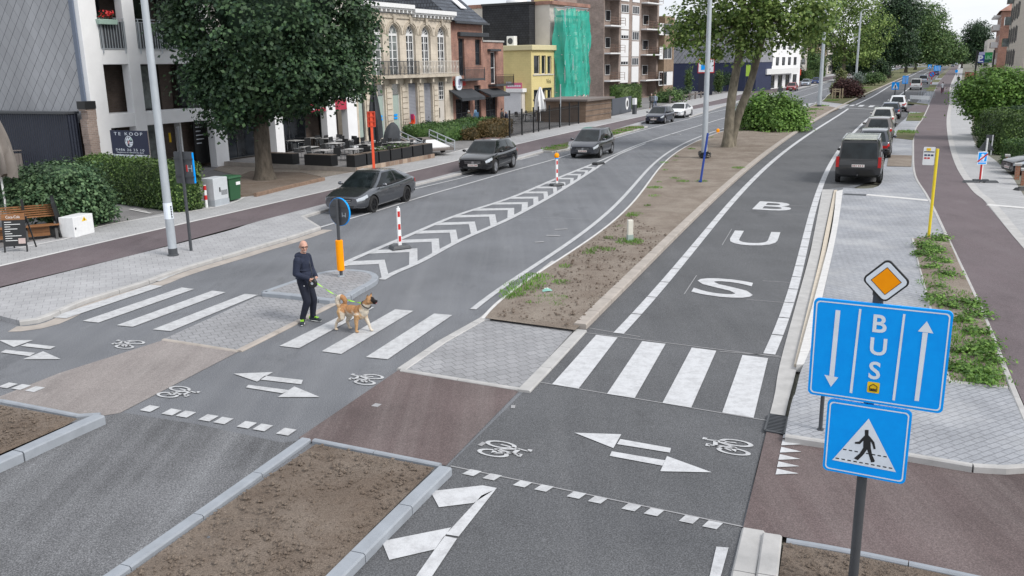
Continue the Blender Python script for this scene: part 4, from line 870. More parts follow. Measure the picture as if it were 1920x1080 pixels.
W['tiles'] = M_brick('dark_roof_tiles', (.10, .115, .14), (.075, .085, .105), (.03, .033, .04), .30, .30, .1, var=.2, bump=.6); W['black_slate'] = M_brick('black_slates', (.034, .036, .043), (.026, .028, .034), (.014, .015, .018), .40, .25, .1, var=.3)
W['yellow_wall'] = M_brick('yellow_painted_wall', (.63, .535, .255), (.61, .52, .25), (.54, .45, .21), .5, .25, .03, var=.08, bump=.1); W['navy_wall'] = M_brick('navy_panel', (.038, .047, .095), (.034, .043, .088), (.02, .025, .05), 1.2, .25, .03, var=.1)
W['roller'] = M_brick('roller_shutter_white', (.62, .63, .66), (.62, .63, .66), (.45, .46, .48), 50, .09, .12, var=.06); W['roller_g'] = M_brick('roller_shutter_grey', (.27, .28, .32), (.27, .28, .32), (.17, .175, .2), 50, .11, .15, var=.1)
W['pale_green'] = M_plain('pale_green_glass', (.36, .44, .41), .2); W['shop_red'] = M_plain('shop_sign_red', (.42, .035, .07), .5); W['pink'] = M_plain('pink_sign', (.62, .14, .24), .5); W['cloth_d'] = M('dark_awning', (.045, .05, .058), .8, .2, 2)
W['beige_wall'] = M_brick('beige_render', (.50, .45, .385), (.48, .43, .37), (.4, .36, .31), 1.5, .75, .02, var=.08); W['cream'] = M('cream_render', (.56, .53, .49), .8, .08, 1); W['dkwall'] = M_brick('dark_brown_brick', (.10, .075, .062), (.08, .06, .05), (.09, .08, .075), .24, .085, .1)  # dkwall is a dark brown brick for the recessed walls
SL = (G(1440, 161) - G(1256, 195)).normalized(); S0 = Vector((.44, .90, 0)).normalized()
def on_line(A, S, x, lo=-90, hi=120):
    for _ in range(60):
        m = (lo + hi) / 2
        if pix(A + S * m)[0] < x: lo = m
        else: hi = m
    return A + S * lo
# --- white apartment building with slate-clad side
A = G(416, 312, .1); P = on_line(A, S0, 191); P.z = 0
f = Fac('apartment_building', 'white apartment building with deep balconies and grey slate side wall behind the for-sale board', P, S0); E = f.o
uE = f.at(426, 250)[0]; top = 13.5
z2b, z2t = f.at(190, 121)[1], f.at(190, 90)[1]; z1b, z1t = f.at(205, 241)[1], f.at(205, 214)[1]
u1 = f.at(178, 0)[0]; c2 = f.at(227, 0)[0], f.at(249, 0)[0]; c3 = f.at(404, 270)[0], uE
for a, b in ((0, u1), c2, c3): f.part(MB().bx(a, b, 0, .5, 0, top), 'column', W['white'], bev=.02)
f.part(MB().bx(u1, uE, .02, 1.35, z2b, z2t), 'balcony', W['white'], bev=.02); f.part(MB().bx(u1, uE, .02, 1.35, z1b, z1t), 'balcony', W['white'], bev=.02); zr = f.at(190, 33)[1]
z3b = z2t + (z2t - z1t); f.part(MB().bx(u1, uE, .02, 1.35, z3b - .5, z3b + .5), 'balcony', W['white'], bev=.02)
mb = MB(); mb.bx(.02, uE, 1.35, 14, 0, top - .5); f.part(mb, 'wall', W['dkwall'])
sd = MB(); sd.bx(-.08, .02, .5, 16, 3.0, top + 2); f.part(sd, 'slate_cladding', W['slate'])
sd = MB(); sd.bx(-.10, .0, .28, .52, 2.6, top + 2); f.part(sd, 'corner_trim', M_plain('grey_blue_trim', (.13, .16, .22), .5))
for (a, b, c, d) in ((u1 + .1, u1 + (c2[0] - u1) * .45, z1t, z2b), (c2[1] + .05, c2[1] + (c3[0] - c2[1]) * .42, z1t, z2b), (c2[1] + 4.2, c3[0] - 1.2, z1t, z2b), (u1 + .9, c2[0] - .2, z2t, z3b - .5), (c2[1] + .3, c2[1] + 2.2, z2t, z3b - .5), (c2[1] + 2.6, c3[0] - .3, z2t, z3b - .5), (c2[1] + .05, c2[1] + (c3[0] - c2[1]) * .42, .1, z1b), (u1 + .1, c2[0] - .05, .9, z1b)):
    window(E, a, b, c + .05, d - .03, 1.26 if c != z1t else 1.0, W['frame_d'], W['glass_l'] if c == z1t or c == .1 else W['glass'], 1, 1, .06)
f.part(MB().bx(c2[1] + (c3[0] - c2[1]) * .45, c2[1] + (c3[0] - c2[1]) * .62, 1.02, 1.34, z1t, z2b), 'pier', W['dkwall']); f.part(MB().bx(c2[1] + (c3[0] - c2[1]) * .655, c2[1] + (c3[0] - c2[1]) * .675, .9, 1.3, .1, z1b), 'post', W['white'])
f.part(MB().bx(u1 + .25, u1 + .95, 1.2, 1.33, z2t, z3b - .5), 'curtain', M_plain('rust_curtain', (.33, .06, .03), .8))
for a, b in ((u1, c2[0]), (c2[1], c2[1] + 4.3), (c2[1] + 4.4, c3[0])): railing(E, a + .02, b - .02, z2t - .1, zr, -.02, W['galv'], .15, .013, 2 if b - a < 3 else 4)
pan = MB(); k = 0
for a, b in ((u1, c2[0]), (c2[1], c2[1] + 4.3), (c2[1] + 4.4, c3[0])): MB().bx(a + .06, b - .06, .03, .05, z2t, zr - .16).build('screen', W['dgrey'], E)
sg = MB(); su = f.at(384, 190, -.1); sg.bx(su[0] - .75, c3[0] + .4, .3, .36, z1t + .02, z2b - .6); sgn = f.part(sg, 'shop_sign', W['black']); tx = MB(); put_text(tx, 'Ter', su[0] - .15, su[1], .42, .292); tx.build('lettering', W['sign_white'], sgn)
tx = MB(); tx.lathe([(.32, 0), (.32, .03)], (su[0] + .35, .27, z2b - 1.3), 20, 0, 'y'); tx.build('green_emblem', M_plain('green_emblem', (.0, .14, .05)), sgn)
tx = MB()
for k in range(6): tx.bx(su[0] + .1, su[0] + .45 + .2 * (k % 3), .88, .9, 1.4 + k * .22, 1.45 + k * .22)
dm = MB(); dm.bx(su[0] - .05, su[0] + 1.0, .9, .96, .3, z1b - .05); dmo = f.part(dm, 'shop_door', W['black']); tx.build('lettering', W['sign_white'], dmo); MB().bx(c2[1] + (c3[0] - c2[1]) * .56, c2[1] + (c3[0] - c2[1]) * .59, 1.32, 1.345, 1.6, 2.1).build('notice', W['yellow'], E)
# flower box on the balcony rail
fb = f.at(190, 36); fo = thing('flower_box', 'mint green flower box with red geraniums hung on the upper balcony rail', 'flower box', f.o.matrix_basis @ Vector((fb[0] + .1, -.12, fb[1] - .22)), f.o.rotation_euler.z)
MB().box((.1, 0, .1), (1.0, .22, .24), 0, 0, 1.1).build('box', M_plain('mint_box', (.33, .46, .40)), fo, bev=.02)
# --- dark corrugated annex, fence and brick stub beside it
Q = f.o.matrix_basis
an = Fac('metal_shed', 'dark blue corrugated metal shed below the slate-clad wall', Q @ Vector((-.35, .6, 0)), S0, 'shed'); zt = an.side(80, 212)[1]
an.part(MB().bx(-.6, 0, 0, 16, 0, zt), 'wall', W['corr']); an.part(MB().bx(-.7, .05, -.06, 16, zt, zt + .10), 'roof_edge', W['dgrey'])
st = Fac('brick_stub', 'ragged brick wall stub at the corner of the white apartment building', Q @ Vector((-.30, -.15, 0)), S0, 'wall'); zt2 = st.at(184, 203)[1]
m = MB(); rg = random.Random(3); zc = 0
while zc < zt2: h_ = .3 + rg.random() * .3; m.bx(-.16 - rg.random() * .14, .22 + rg.random() * .1, -.1, .35, zc, min(zc + h_, zt2)); zc += h_
st.part(m, 'wall', W['brick_b']); st.part(MB().bx(-.3, .3, -.15, .4, zt2, zt2 + .35), 'chimney_cap', W['black'])
fp0, fp1 = G(10, 345, .1), G(187, 337, .1); fd = (fp1 - fp0); fo = thing('wooden_fence', 'weathered grey board fence behind the ivy bush', 'fence', (fp0.x, fp0.y, 0), math.atan2(fd.y, fd.x)); L = fd.length; zf = ZAT(fp1, 277)
m = MB(); rg = random.Random(5); x = -3
while x < L: m.bx(x, x + .17, 0, .03 + rg.random() * .012, 0, zf * (.93 + .07 * max(0, x) / L) - .05 + rg.random() * .05); x += .18
m.build('boards', W['wood_grey'], fo)
for x in (0.2, L * .45, L * .9): MB().bx(x, x + .1, .05, .15, 0, zf + .02).build('post', W['wood_grey'], fo)
MB().bx(-3, L + .02, -.03, .06, zf - .02, zf + .03).build('top_rail', W['wood_grey'], fo)
sp = G(88, 330, .1); sn = thing('notice_board', 'small white notice with blue print on the board fence', 'sign', Vector((sp.x, sp.y, 0)) - Vector((fd.y, -fd.x, 0)).normalized() * -.05, fo.rotation_euler.z)
zz = ZAT(sp, 294); MB().bx(-.35, .35, -.05, -.02, zz - .18, zz + .2).build('plate', W['white_paint'], sn); m = MB(); m.bx(-.3, -.1, -.056, -.051, zz, zz + .13); m.bx(.0, .28, -.056, -.051, zz - .02, zz + .11); m.bx(-.12, .2, -.056, -.051, zz - .13, zz - .1); m.build('print', M_plain('dull_blue_print', (.08, .12, .3)), sn)
# --- cafe building with red signs
A = G(531, 297, .1); f = Fac('cafe_building', 'white cafe building with red shop signs between white pillars behind the terrace', on_line(A, S0, 440), S0); E = f.o
uR = f.at(668, 190)[0]; zc0, zc1 = f.at(600, 209)[1], f.at(600, 188)[1]; cols = [(f.at(519, 270)[0], f.at(534, 270)[0]), (f.at(613, 220)[0], f.at(630, 220)[0]), (f.at(652, 220)[0], uR)]
for a, b in cols: f.part(MB().bx(a, b, 0, .5, 0, zc1 + .02), 'pillar', W['white'], bev=.01)
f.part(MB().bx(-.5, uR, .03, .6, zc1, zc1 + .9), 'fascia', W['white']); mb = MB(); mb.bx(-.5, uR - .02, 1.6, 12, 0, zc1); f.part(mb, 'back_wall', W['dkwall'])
mb = MB(); hs = [(x, x + 1.4, zc1 + 1.6, zc1 + 3.4) for x in np.arange(.5, uR - 2, 2.6)]; holed(mb, -.5, uR, zc1 + .9, 12.5, hs); shell(mb, -.5, uR, 0, 12, 12.5, z0=zc1); f.part(mb, 'wall', W['cream'])
for h in hs: window(E, *h, .12, W['frame_w'], W['glass'], 2, 1)
for k, (a, b) in enumerate(((f.at(583, 200)[0], cols[1][0]), (cols[1][1], cols[2][0]))):
    s = f.part(MB().bx(a, b, .04, .12, zc0, zc1), 'shop_sign', W['shop_red']); t_ = MB()
    if k == 0:
        w_ = b - a; t_.bx(a + w_ * .30, a + w_ * .42, .02, .035, zc0 + .3, zc1 - .12); t_.bx(a + w_ * .03, a + w_ * .27, .02, .035, zc0 + .12, zc0 + .28)
        for q in range(4): t_.bx(a + w_ * (.5 + .1 * q), a + w_ * (.57 + .1 * q), .02, .035, zc0 + .2 + (zc1 - zc0) * .02 * q, zc0 + .34)
        for q in range(3): t_.bx(a + w_ * (.52 + .1 * q), a + w_ * (.59 + .1 * q), .02, .035, zc0 + .48, zc0 + .58)
        t_.build('lettering', W['sign_white'], s)
for a, b in ((.2, cols[0][0]), (cols[0][1] + .6, cols[1][0] - .4), (cols[1][1] + .2, cols[2][0] - .1)): window(E, a, b, .3, zc0 - .1, 1.45, W['frame_d'], W['glass'], 2, 1, .06, 'shop_window')
# --- beige stone mansion
A = G(846, 243, .1); S1 = Vector((.47, .883, 0)).normalized(); f = Fac('stone_mansion', 'beige stone mansion with five arched windows over a long iron balcony', on_line(A, S1, 668), S1); E = f.o; uR = f.at(848, 150)[0]
zB, zBt = f.at(775, 145)[1], f.at(775, 140)[1]; ztop = f.at(848, 33)[1]; zrail = f.at(775, 115)[1]
wins = [(700, 716, 46), (732, 747.5, 48), (764, 777, 50), (793, 805.5, 52), (823, 834.5, 53)]; wall = MB(); arch = []
for xl, xr, yt in wins:
    a, b = f.at(xl - 2, 95)[0], f.at(xr + 2.5, 95)[0]; zt = f.at((xl + xr) / 2, yt - 2)[1]; arch.append((a, b, zBt + .05, zt))
gl_ = [(672, 684, 165, 'door'), (709, 723, 158, 'pale'), (737, 752, 157, 'pale'), (767, 784, 155, 'shut'), (796, 812, 155, 'shut'), (823, 835, 153, 'door2')]; gh = []
for xl, xr, yt, k in gl_:
    a, b = f.at(xl, 195)[0], f.at(xr, 195)[0]; gh.append((a, b, .12, f.at((xl + xr) / 2, yt)[1], k))
holed(wall, 0, uR, 0, zB, [h[:4] for h in gh], 0, .3); edges = [0]
n_ = 10
def arch_wall(m, a0, a1, hole, z0, z1):
    a, b, c, d = hole; r = (b - a) / 2; zs_ = d - r; cx = (a + b) / 2; rev = .32
    m.quad((a0, 0, z0), (a, 0, z0), (a, 0, zs_), (a0, 0, zs_)); m.quad((b, 0, z0), (a1, 0, z0), (a1, 0, zs_), (b, 0, zs_)); m.quad((a, 0, z0), (b, 0, z0), (b, 0, c), (a, 0, c))
    P0 = [(cx - r * math.cos(PI * i / n_), zs_ + r * math.sin(PI * i / n_)) for i in range(n_ + 1)]
    m.quad((a0, 0, zs_), (a, 0, zs_), (P0[1][0], 0, P0[1][1]), (a0, 0, z1)); m.quad((b, 0, zs_), (a1, 0, zs_), (a1, 0, z1), (P0[-2][0], 0, P0[-2][1]))
    for i in range(1, n_ - 1):
        t0, t1 = (P0[i][0] - P0[1][0]) / (P0[-2][0] - P0[1][0]), (P0[i + 1][0] - P0[1][0]) / (P0[-2][0] - P0[1][0])
        m.quad((P0[i][0], 0, P0[i][1]), (P0[i + 1][0], 0, P0[i + 1][1]), (a0 + (a1 - a0) * t1, 0, z1), (a0 + (a1 - a0) * t0, 0, z1))
    R = [(a, c)] + P0 + [(b, c)]
    for p, q in zip(R, R[1:]): m.quad((p[0], 0, p[1]), (p[0], rev, p[1]), (q[0], rev, q[1]), (q[0], 0, q[1]))
mids = [0] + [(arch[i][1] + arch[i + 1][0]) / 2 for i in range(4)] + [uR]
for i, h in enumerate(arch): arch_wall(wall, mids[i], mids[i + 1], h, zB, ztop)
shell(wall, 0, uR, 0, 13, ztop); f.part(wall, 'wall', W['stone'])
for i, (a, b, c, d) in enumerate(arch):
    r = (b - a) / 2; zs_ = d - r; cx = (a + b) / 2; m = MB(); fw = .11; y0, y1 = .22, .29
    m.bx(a, a + fw, y0, y1, c, zs_); m.bx(b - fw, b, y0, y1, c, zs_); m.bx(a, b, y0 - .01, y1, zs_ - .12, zs_ + .06); m.bx(cx - fw * .6, cx + fw * .6, y0, y1, c, zs_ - .12)
    for j in range(1, 5): z = c + (zs_ - c) * j / 5; m.bx(a + fw, b - fw, y0 + .02, y1, z - .025, z + .025)
    if i > 1:
        for q in (.27, .73): m.bx(a + (b - a) * q - .02, a + (b - a) * q + .02, y0 + .025, y1, c, zs_ - .12)
    P_o = [(cx - r * math.cos(PI * k / 12), zs_ + r * math.sin(PI * k / 12)) for k in range(13)]
    for p, q in zip(P_o, P_o[1:]): m.bar((p[0] * .96 + cx * .04, y0 + .03, p[1] - .03), (q[0] * .96 + cx * .04, y0 + .03, q[1] - .03), .06, .1)
    for k in range(1, 6) if i > 1 else (2, 3, 4): an_ = PI * k / 6; m.bar((cx, y0 + .04, zs_), (cx - r * .95 * math.cos(an_), y0 + .04, zs_ + r * .95 * math.sin(an_)), .04, .04)
    wo = m.build('arched_window', W['frame_w'], E); g_ = MB(); g_.add([(a, y1 - .01, c), (b, y1 - .01, c)] + [(p[0], y1 - .01, p[1]) for p in reversed(P_o)], [tuple(range(15))]); g_.build('pane', W['glass_l'] if i < 2 else W['glass'], wo)
    m = MB()
    for k, rr_ in enumerate((r + .10, r + .28)):
        Q_ = [(cx - rr_ * math.cos(PI * q / 14), -.03, zs_ + rr_ * math.sin(PI * q / 14)) for q in range(15)]
        for p, q in zip(Q_, Q_[1:]): m.bar(p, q, .10 if k else .08, .09, 0, (0, 1, 0))
    m.box((cx, -.06, d + .34), (.28, .16, .5), 0, 0, 1.5); m.ell((cx, -.06, d + .62), (.34, .09, .16), None, 10, 6); m.build('arch_moulding', W['stone_d'], E)
for z, h_, dpt in ((arch[0][3] - .75, .08, .04), (ztop - .35, .14, .10), (ztop - .95, .10, .06), (arch[2][3] + .95, .07, .05), (.55, .10, .06), (zB - .55, .10, .06)):
    if z > arch[0][3]: MB().bx(0, uR + .02, -dpt, .02, z, z + h_).build('string_course', W['stone_d'], E)
    else:
        m = MB(); hs_ = arch if z > zB else [g_[:2] for g_ in gh]; x = 0
        for h in list(hs_) + [(uR, uR)]:
            if h[0] - .38 > x: m.bx(x, h[0] - .38, -dpt, .01, z, z + h_)
            x = h[1] + .38
        if m.v: m.build('string_course', W['stone_d'], E)
um = f.at(770, 80)[0]
for a, b, dz in ((-.1, um, .25), (um + .02, uR + .15, 0)):
    m = MB(); m.bx(a, b, -.55, .1, ztop + .12 + dz, ztop + .42 + dz); m.bx(a, b, -.42, .06, ztop + dz, ztop + .12 + dz); x = a + .15
    while x < b - .2: m.bx(x, x + .14, -.40, 0, ztop - .2 + dz, ztop + dz); x += .55
    m.build('cornice', W['white_paint'], E)
MB().bx(uR - .35, uR - .05, -.3, -.02, .15, ztop - .2).build('end_pilaster', W['stone'], E) if False else None
uu = f.at(699, 142)[0]
for k, (a, b, mt) in enumerate(((uu, um, W['dgrey']), (um, uR - .03, W['cream']))):
    m = MB(); m.bx(a, b, -.75, .0, zB - .02, zBt); bo = m.build('balcony', W['stone_d'], E)
    m = MB(); m.bar((a, -.7, zrail), (b, -.7, zrail), .06, .05); m.bar((a, -.7, zBt + .1), (b, -.7, zBt + .1), .05, .04); x = a; i = 0
    while x < b:
        m.bar((x, -.7, zBt), (x, -.7, zrail), .025 if i % 3 else .05, .025 if i % 3 else .05)
        if i % 3 == 1: m.ell((x, -.7, zBt + .55), (.06, .02, .14), None, 8, 6)
        x += .17; i += 1
    m.build('railing', mt, bo)
    for x in np.arange(a + .3, b, 1.9): MB().box((x, -.3, zB - .22), (.22, .55, .4), 0, 0, 1.0).build('bracket', W['stone_d'], E)
for a, b, c, d, k in gh:
    if k == 'shut': MB().bx(a + .02, b - .02, .2, .25, c, d - .05).build('roller_shutter', W['roller_g'], E)
    elif k == 'pale': window(E, a, b, c, d, .18, W['frame_w'], W['pale_green'], 1, 1, .05, 'shop_window'); MB().bx(a + .03, b - .03, .15, .17, d - .8, d - .05).build('panel', W['silver'], E); m = MB(); m.bx((a + b) / 2 - .22, (a + b) / 2 + .22, .16, .175, 1.45, 1.6); m.bx((a + b) / 2 - .22, (a + b) / 2 + .22, .16, .175, 1.68, 1.83); m.build('emblem', W['blue'], E)
    elif k == 'door': window(E, a, b, c, d, .15, W['dgrey'], W['pale_green'], 1, 1, .1, 'door')
    else:
        dr = MB().bx(a, b, .12, .2, c, c + (d - c) * .62).build('door', W['cream'], E); window(E, a, b, c + (d - c) * .63, d, .14, W['frame_w'], W['glass'], 3, 4, .06); MB().bx(a + .15, a + .27, .09, .12, 1.2, 2.0).build('handle', W['black'], dr)
for i in range(len(gh) - 1):
    a, b = gh[i][1] + .1, gh[i + 1][0] - .1
    if b - a > .5:
        m = MB(); z = .55
        while z < zB - .7: m.bx(a + .04, b - .04, -.08, .0, z, z + .36); z += .42
        m.build('pilaster', W['stone'], E)
# --- brick house with slate roof and the lower brick house beside it
f2 = Fac('brick_house', 'red brick house with dark tiled roof and round sign next to the stone mansion', f.o.matrix_basis @ Vector((uR + .06, .05, 0)), S1); E = f2.o; f = f2; uR = f.at(905, 100)[0]; ze = f.at(878, 42)[1]
H_ = [f.r(860, 72, 871, 142) , f.r(891, 74, 902, 122), f.r(855, 185, 882, 235), f.r(890, 160, 902, 232)]; H_[2] = (*H_[2][:2], .12, H_[2][3]); H_[3] = (*H_[3][:2], .12, H_[3][3])
m = MB(); holed(m, 0, uR, 0, ze, H_); shell(m, 0, uR, 0, 10, ze); f.part(m, 'wall', W['brick'])
m = MB(); m.add([(-.02, -.5, ze), (uR + .25, -.5, ze), (uR + .25, 5.5, ze + 4.6), (-.02, 5.5, ze + 4.6), (uR + .25, 11, ze), (-.02, 11, ze), (-.02, -.5, ze - .2), (uR + .25, -.5, ze - .2)], [(0, 1, 2, 3), (3, 2, 4, 5), (6, 7, 1, 0), (1, 4, 2), (0, 3, 5)]); rf = f.part(m, 'roof', W['tiles']); f.part(MB().bx(0, uR + .3, -.62, -.45, ze - .16, ze - .02), 'gutter', W['dgrey'])
k_ = f.at(852, 22, 1.5); m = MB(); m.M = Matrix.Translation((k_[0], 1.3, ze + 1.52)) @ Matrix.Rotation(.66, 4, 'X'); m.bx(0, .9, -.6, .6, .02, .1); m.build('skylight', W['white_paint'], rf)
for i, h in enumerate(H_): window(E, *h, .16, W['frame_d'], W['glass'], 2 if i == 2 else 1, 2, .07, 'window' if i < 2 else 'shop_window')
a = f.r(857, 61, 911, 69); m = MB(); m.bx(a[0], a[1], -.35, -.02, a[2], a[3]); f.part(m, 'folded_awning', W['cloth_d'], bev=.05)
a = f.r(856, 127, 895, 149); b_ = MB().bx(a[0], a[1], -.8, 0, a[2] - .1, a[2] + .08).build('balcony', W['dgrey'], E); railing(b_, a[0], a[1], a[2], a[3], -.78, W['dgrey'], .16, .014, 2)
a = f.r(852, 168, 899, 188, -.6); m = MB(); m.add([(a[0], -.02, a[3] + .05), (a[1] - .3, -.02, a[3] + .05), (a[1] - .2, -1.3, a[2] + .25), (a[0] + .1, -1.3, a[2] + .25), (a[1] - .2, -1.3, a[2]), (a[0] + .1, -1.3, a[2])], [(3, 2, 1, 0), (5, 4, 2, 3), (0, 5, 3), (1, 2, 4)]); f.part(m, 'awning', W['cloth_d'])
a = f.r(849, 151, 871, 161); s_ = f.part(MB().bx(a[0], a[1], -.12, -.02, a[2], a[3]), 'shop_sign', W['red']); c_ = f.at(861, 155, -.3); m = MB(); r_ = .5; m.plate([(c_[0] + r_ * 1.05 * math.copysign(abs(math.cos(q)) ** .75, math.cos(q)), c_[1] + r_ * 1.25 * math.copysign(abs(math.sin(q)) ** .75, math.sin(q))) for q in [2 * PI * i / 24 for i in range(24)]], -.3, -.2); rs_ = m.build('round_sign', W['sign_white'], s_)
m = MB(); m.bx(c_[0] - .2, c_[0] + .2, -.32, -.3, c_[1] - .4, c_[1] - .3); m.ell((c_[0], -.31, c_[1] + .05), (.16, .01, .3), None, 10, 8); f.part(m, 'sign_emblem', M_plain('sign_grey_print', (.2, .2, .3)))
f3 = Fac('brick_house', 'low flat-topped brick house with iron balcony left of the yellow building', f.o.matrix_basis @ Vector((uR + .06, .04, 0)), S1); E = f3.o; f = f3; uR3 = f.at(944, 120)[0]; ze = f.at(925, 79)[1]
H_ = [f.r(920, 97, 930, 157), f.r(911, 181, 932, 225)]; H_[1] = (*H_[1][:2], .12, H_[1][3]); m = MB(); holed(m, 0, uR3, 0, ze, H_); shell(m, 0, uR3, 0, 9, ze); f.part(m, 'wall', W['brick']); f.part(MB().bx(-.05, uR3 + .05, -.1, .3, ze, ze + .15), 'coping', W['conc'])
for i, h in enumerate(H_): window(E, *h, .16, W['frame_w'] if i == 0 else W['frame_d'], W['glass'], 1 + i, 2, .07, 'window' if i < 1 else 'shop_window')
a = f.r(915, 140, 950, 159); b_ = MB().bx(a[0], a[1], -.8, 0, a[2] - .1, a[2] + .08).build('balcony', W['dgrey'], E); railing(b_, a[0], a[1], a[2], a[3], -.78, W['black'], .14, .014, 2)
a = f.r(907, 167, 946, 181, -.6); m = MB(); m.add([(a[0], -.02, a[3] + .05), (a[1] - .3, -.02, a[3] + .05), (a[1] - .2, -1.3, a[2] + .2), (a[0] + .1, -1.3, a[2] + .2), (a[1] - .2, -1.3, a[2]), (a[0] + .1, -1.3, a[2])], [(3, 2, 1, 0), (5, 4, 2, 3), (0, 5, 3), (1, 2, 4)]); f.part(m, 'awning', W['cloth_d'])
a = f.r(919, 92, 939, 96, -.3); f.part(MB().bx(a[0], a[1], -.35, -.02, a[2], a[3]), 'folded_awning', W['cloth_d'])
brick_end = f.o.matrix_basis @ Vector((uR3, 0, 0))
# --- tall black-slated house behind, yellow corner building, scaffolded house
S2 = Vector((.52, .854, 0)).normalized(); Py = G(997, 213, .1); f = Fac('yellow_building', 'yellow two-storey corner building with pale cornice and large windows', Py, S2); E = f.o; uR = f.at(1039, 150)[0]; ze = f.at(1000, 94)[1]; N2 = f.N
dS = (brick_end - Vector((Py.x, Py.y, 0))).dot(N2)
H_ = [f.r(1001, 104, 1012.5, 138.5), f.r(1015.5, 104, 1023.5, 138.5), f.r(1026.5, 105, 1034, 138.5), f.r(1001, 168, 1012.5, 203), f.r(1015.5, 168, 1023.5, 203), f.r(1026.5, 168, 1034.5, 203)]
m = MB(); holed(m, 0, uR, 0, ze, H_); shell(m, 0, uR, 0, 14, ze); f.part(m, 'wall', W['yellow_wall']); f.part(MB().bx(-.25, uR + .1, -.3, 14.1, ze, ze + .55), 'cornice', M_plain('pale_yellow_cornice', (.60, .54, .33), .7), bev=.05)
for h in H_: window(E, *h, .14, W['cream'], W['glass'], 1, 1, .06)
a = f.r(999, 139, 1037, 141); f.part(MB().bx(a[0], a[1], -.1, .0, a[2], a[3]), 'sill', W['cream']); c_ = f.at(1026, 160); m = MB(); put_text(m, 'Vini', c_[0] + .3, c_[1] + .45, .5, -.02); put_text(m, 'pasta', c_[0], c_[1] - .25, .55, -.02, 0, 2.0) if False else m.bx(c_[0] - 1.1, c_[0] + 1.0, -.03, -.01, c_[1] - .5, c_[1] - .25); m.build('lettering', W['black'], E)
ks = f.rs(949, 155, 979, 167, -.8); kb_ = f.rs(950, 166, 981, 173, -.8); kr = f.rs(944, 173, 978, 209, -.8)
ko = Fac('kiosk', 'small kiosk with white roller shutter under a pink sign against the yellow wall', f.o.matrix_basis @ Vector((0, 0, 0)), S2); m = MB(); m.bx(-.75, -.05, min(kr[:2]), max(kr[:2]), 0, kr[3] + .1); ko.part(m, 'wall', W['cream']); ko.part(MB().bx(-.81, -.76, min(kr[:2]) + .1, max(kr[:2]) - .1, .1, kr[3]), 'roller_shutter', W['roller'])
ko.part(MB().bx(-.95, -.05, min(kb_[:2]), max(kb_[:2]), kb_[2], kb_[3]), 'shutter_box', W['white_paint']); so_ = ko.part(MB().bx(-.88, -.8, min(ks[:2]), max(ks[:2]), ks[2], ks[3]), 'shop_sign', W['pink']); m = MB(); y0, y1 = sorted(ks[:2])
for q in range(7): m.bx(-.90, -.882, y0 + (y1 - y0) * (.08 + .12 * q), y0 + (y1 - y0) * (.16 + .12 * q), ks[2] + .25, ks[2] + .42)
for q in range(3): m.bx(-.90, -.882, y1 - (y1 - y0) * (.12 + .12 * q), y1 - (y1 - y0) * (.04 + .12 * q), ks[2] + .6, ks[2] + .8)
m.build('lettering', W['sign_white'], so_)
b0 = f.side(1038, 60, 4)[0]; f4 = Fac('slated_house', 'tall house with a black slate party wall rising behind the yellow building', f.o.matrix_basis @ Vector((4, 3, 0)), S2); zt = f4.side(960, 9)[1]; yl = f4.side(905, 50)[0]; f4.part(MB().bx(0, 6, -.5, yl, 0, zt), 'wall', W['black_slate']); f4.part(MB().bx(-.1, 6, -.6, yl + .1, zt, zt + .25), 'coping', W['black']); m = MB(); m.ell((1.5, yl * .35, zt + .2), (1.3, 1.3, .9), None, 16, 8); f4.part(m, 'roof_dome', W['white_paint'], smooth=True)
yc = f4.side(965, 84)[0]; zc = f4.side(965, 88)[1]; ac = thing('air_conditioner', 'small white air conditioner unit on the flat roof beside the black wall', 'appliance', f4.o.matrix_basis @ Vector((-.6, yc, f.at(997, 90)[1] if False else ze + .55)), f4.o.rotation_euler.z); m = MB(); m.bx(-.35, .35, -.5, .5, 0, 1.1); m.build('casing', W['white_paint'], ac, bev=.04); m = MB(); m.lathe([(.34, 0), (.34, -.03)], (-.36, 0, .55), 16, 0, 'x'); m.build('fan_grille', W['dgrey'], ac)
# scaffolded house and scaffold
f5 = Fac('scaffolded_house', 'pale house under renovation behind green scaffold netting', f.o.matrix_basis @ Vector((uR + .1, .6, 0)), S2); E = f5.o; uR5 = f5.at(1101, 100)[0]; ze = f5.at(1070, 12)[1]; H_ = [f5.r(1052 + 22 * i, y0, 1066 + 22 * i, y1) for i in (0, 1) for y0, y1 in ((40, 62), (92, 125), (150, 180))]; m = MB(); holed(m, 0, uR5, 0, ze, H_); shell(m, 0, uR5, 0, 11, ze); f5.part(m, 'wall', W['cream'])
for h in H_: window(E, *h, .14, W['frame_w'], W['glass_l'], 2, 1, .08)
f5.part(MB().bx(-.1, uR5, -.4, 11, ze, ze + .4), 'roof', W['brick']); f5.part(MB().bx(uR5 * .3, uR5 * .8, .5, 1.6, ze + .4, ze + 2.6), 'dormer', W['brick_b']); f5.part(MB().bx(0, .9, -.02, 2, ze + .4, ze + 1.0), 'gable_end', W['yellow_wall'])
sc_o = Fac('scaffold', 'steel scaffold wrapped in torn green netting in front of the pale house', f5.o.matrix_basis @ Vector((0, -1.9, 0)), S2, 'scaffold'); us = np.linspace(.1, sc_o.at(1104, 100)[0] - .2, 4); zt = sc_o.at(1070, 18)[1]; m = MB()
for u in us:
    for y in (0, 1.3): m.tube([(u, y, 0), (u, y, zt)], .06, 6)
sc_o.part(m, 'standards', W['galv']); m = MB(); lv = np.arange(2.2, zt, 2.1)
for z in lv:
    for y in (0, 1.3): m.tube([(us[0], y, z), (us[-1], y, z)], .05, 6); m.tube([(us[0], y, z + 1), (us[-1], y, z + 1)], .04, 6)
    for u in us: m.tube([(u, 0, z), (u, 1.3, z)], .05, 6)
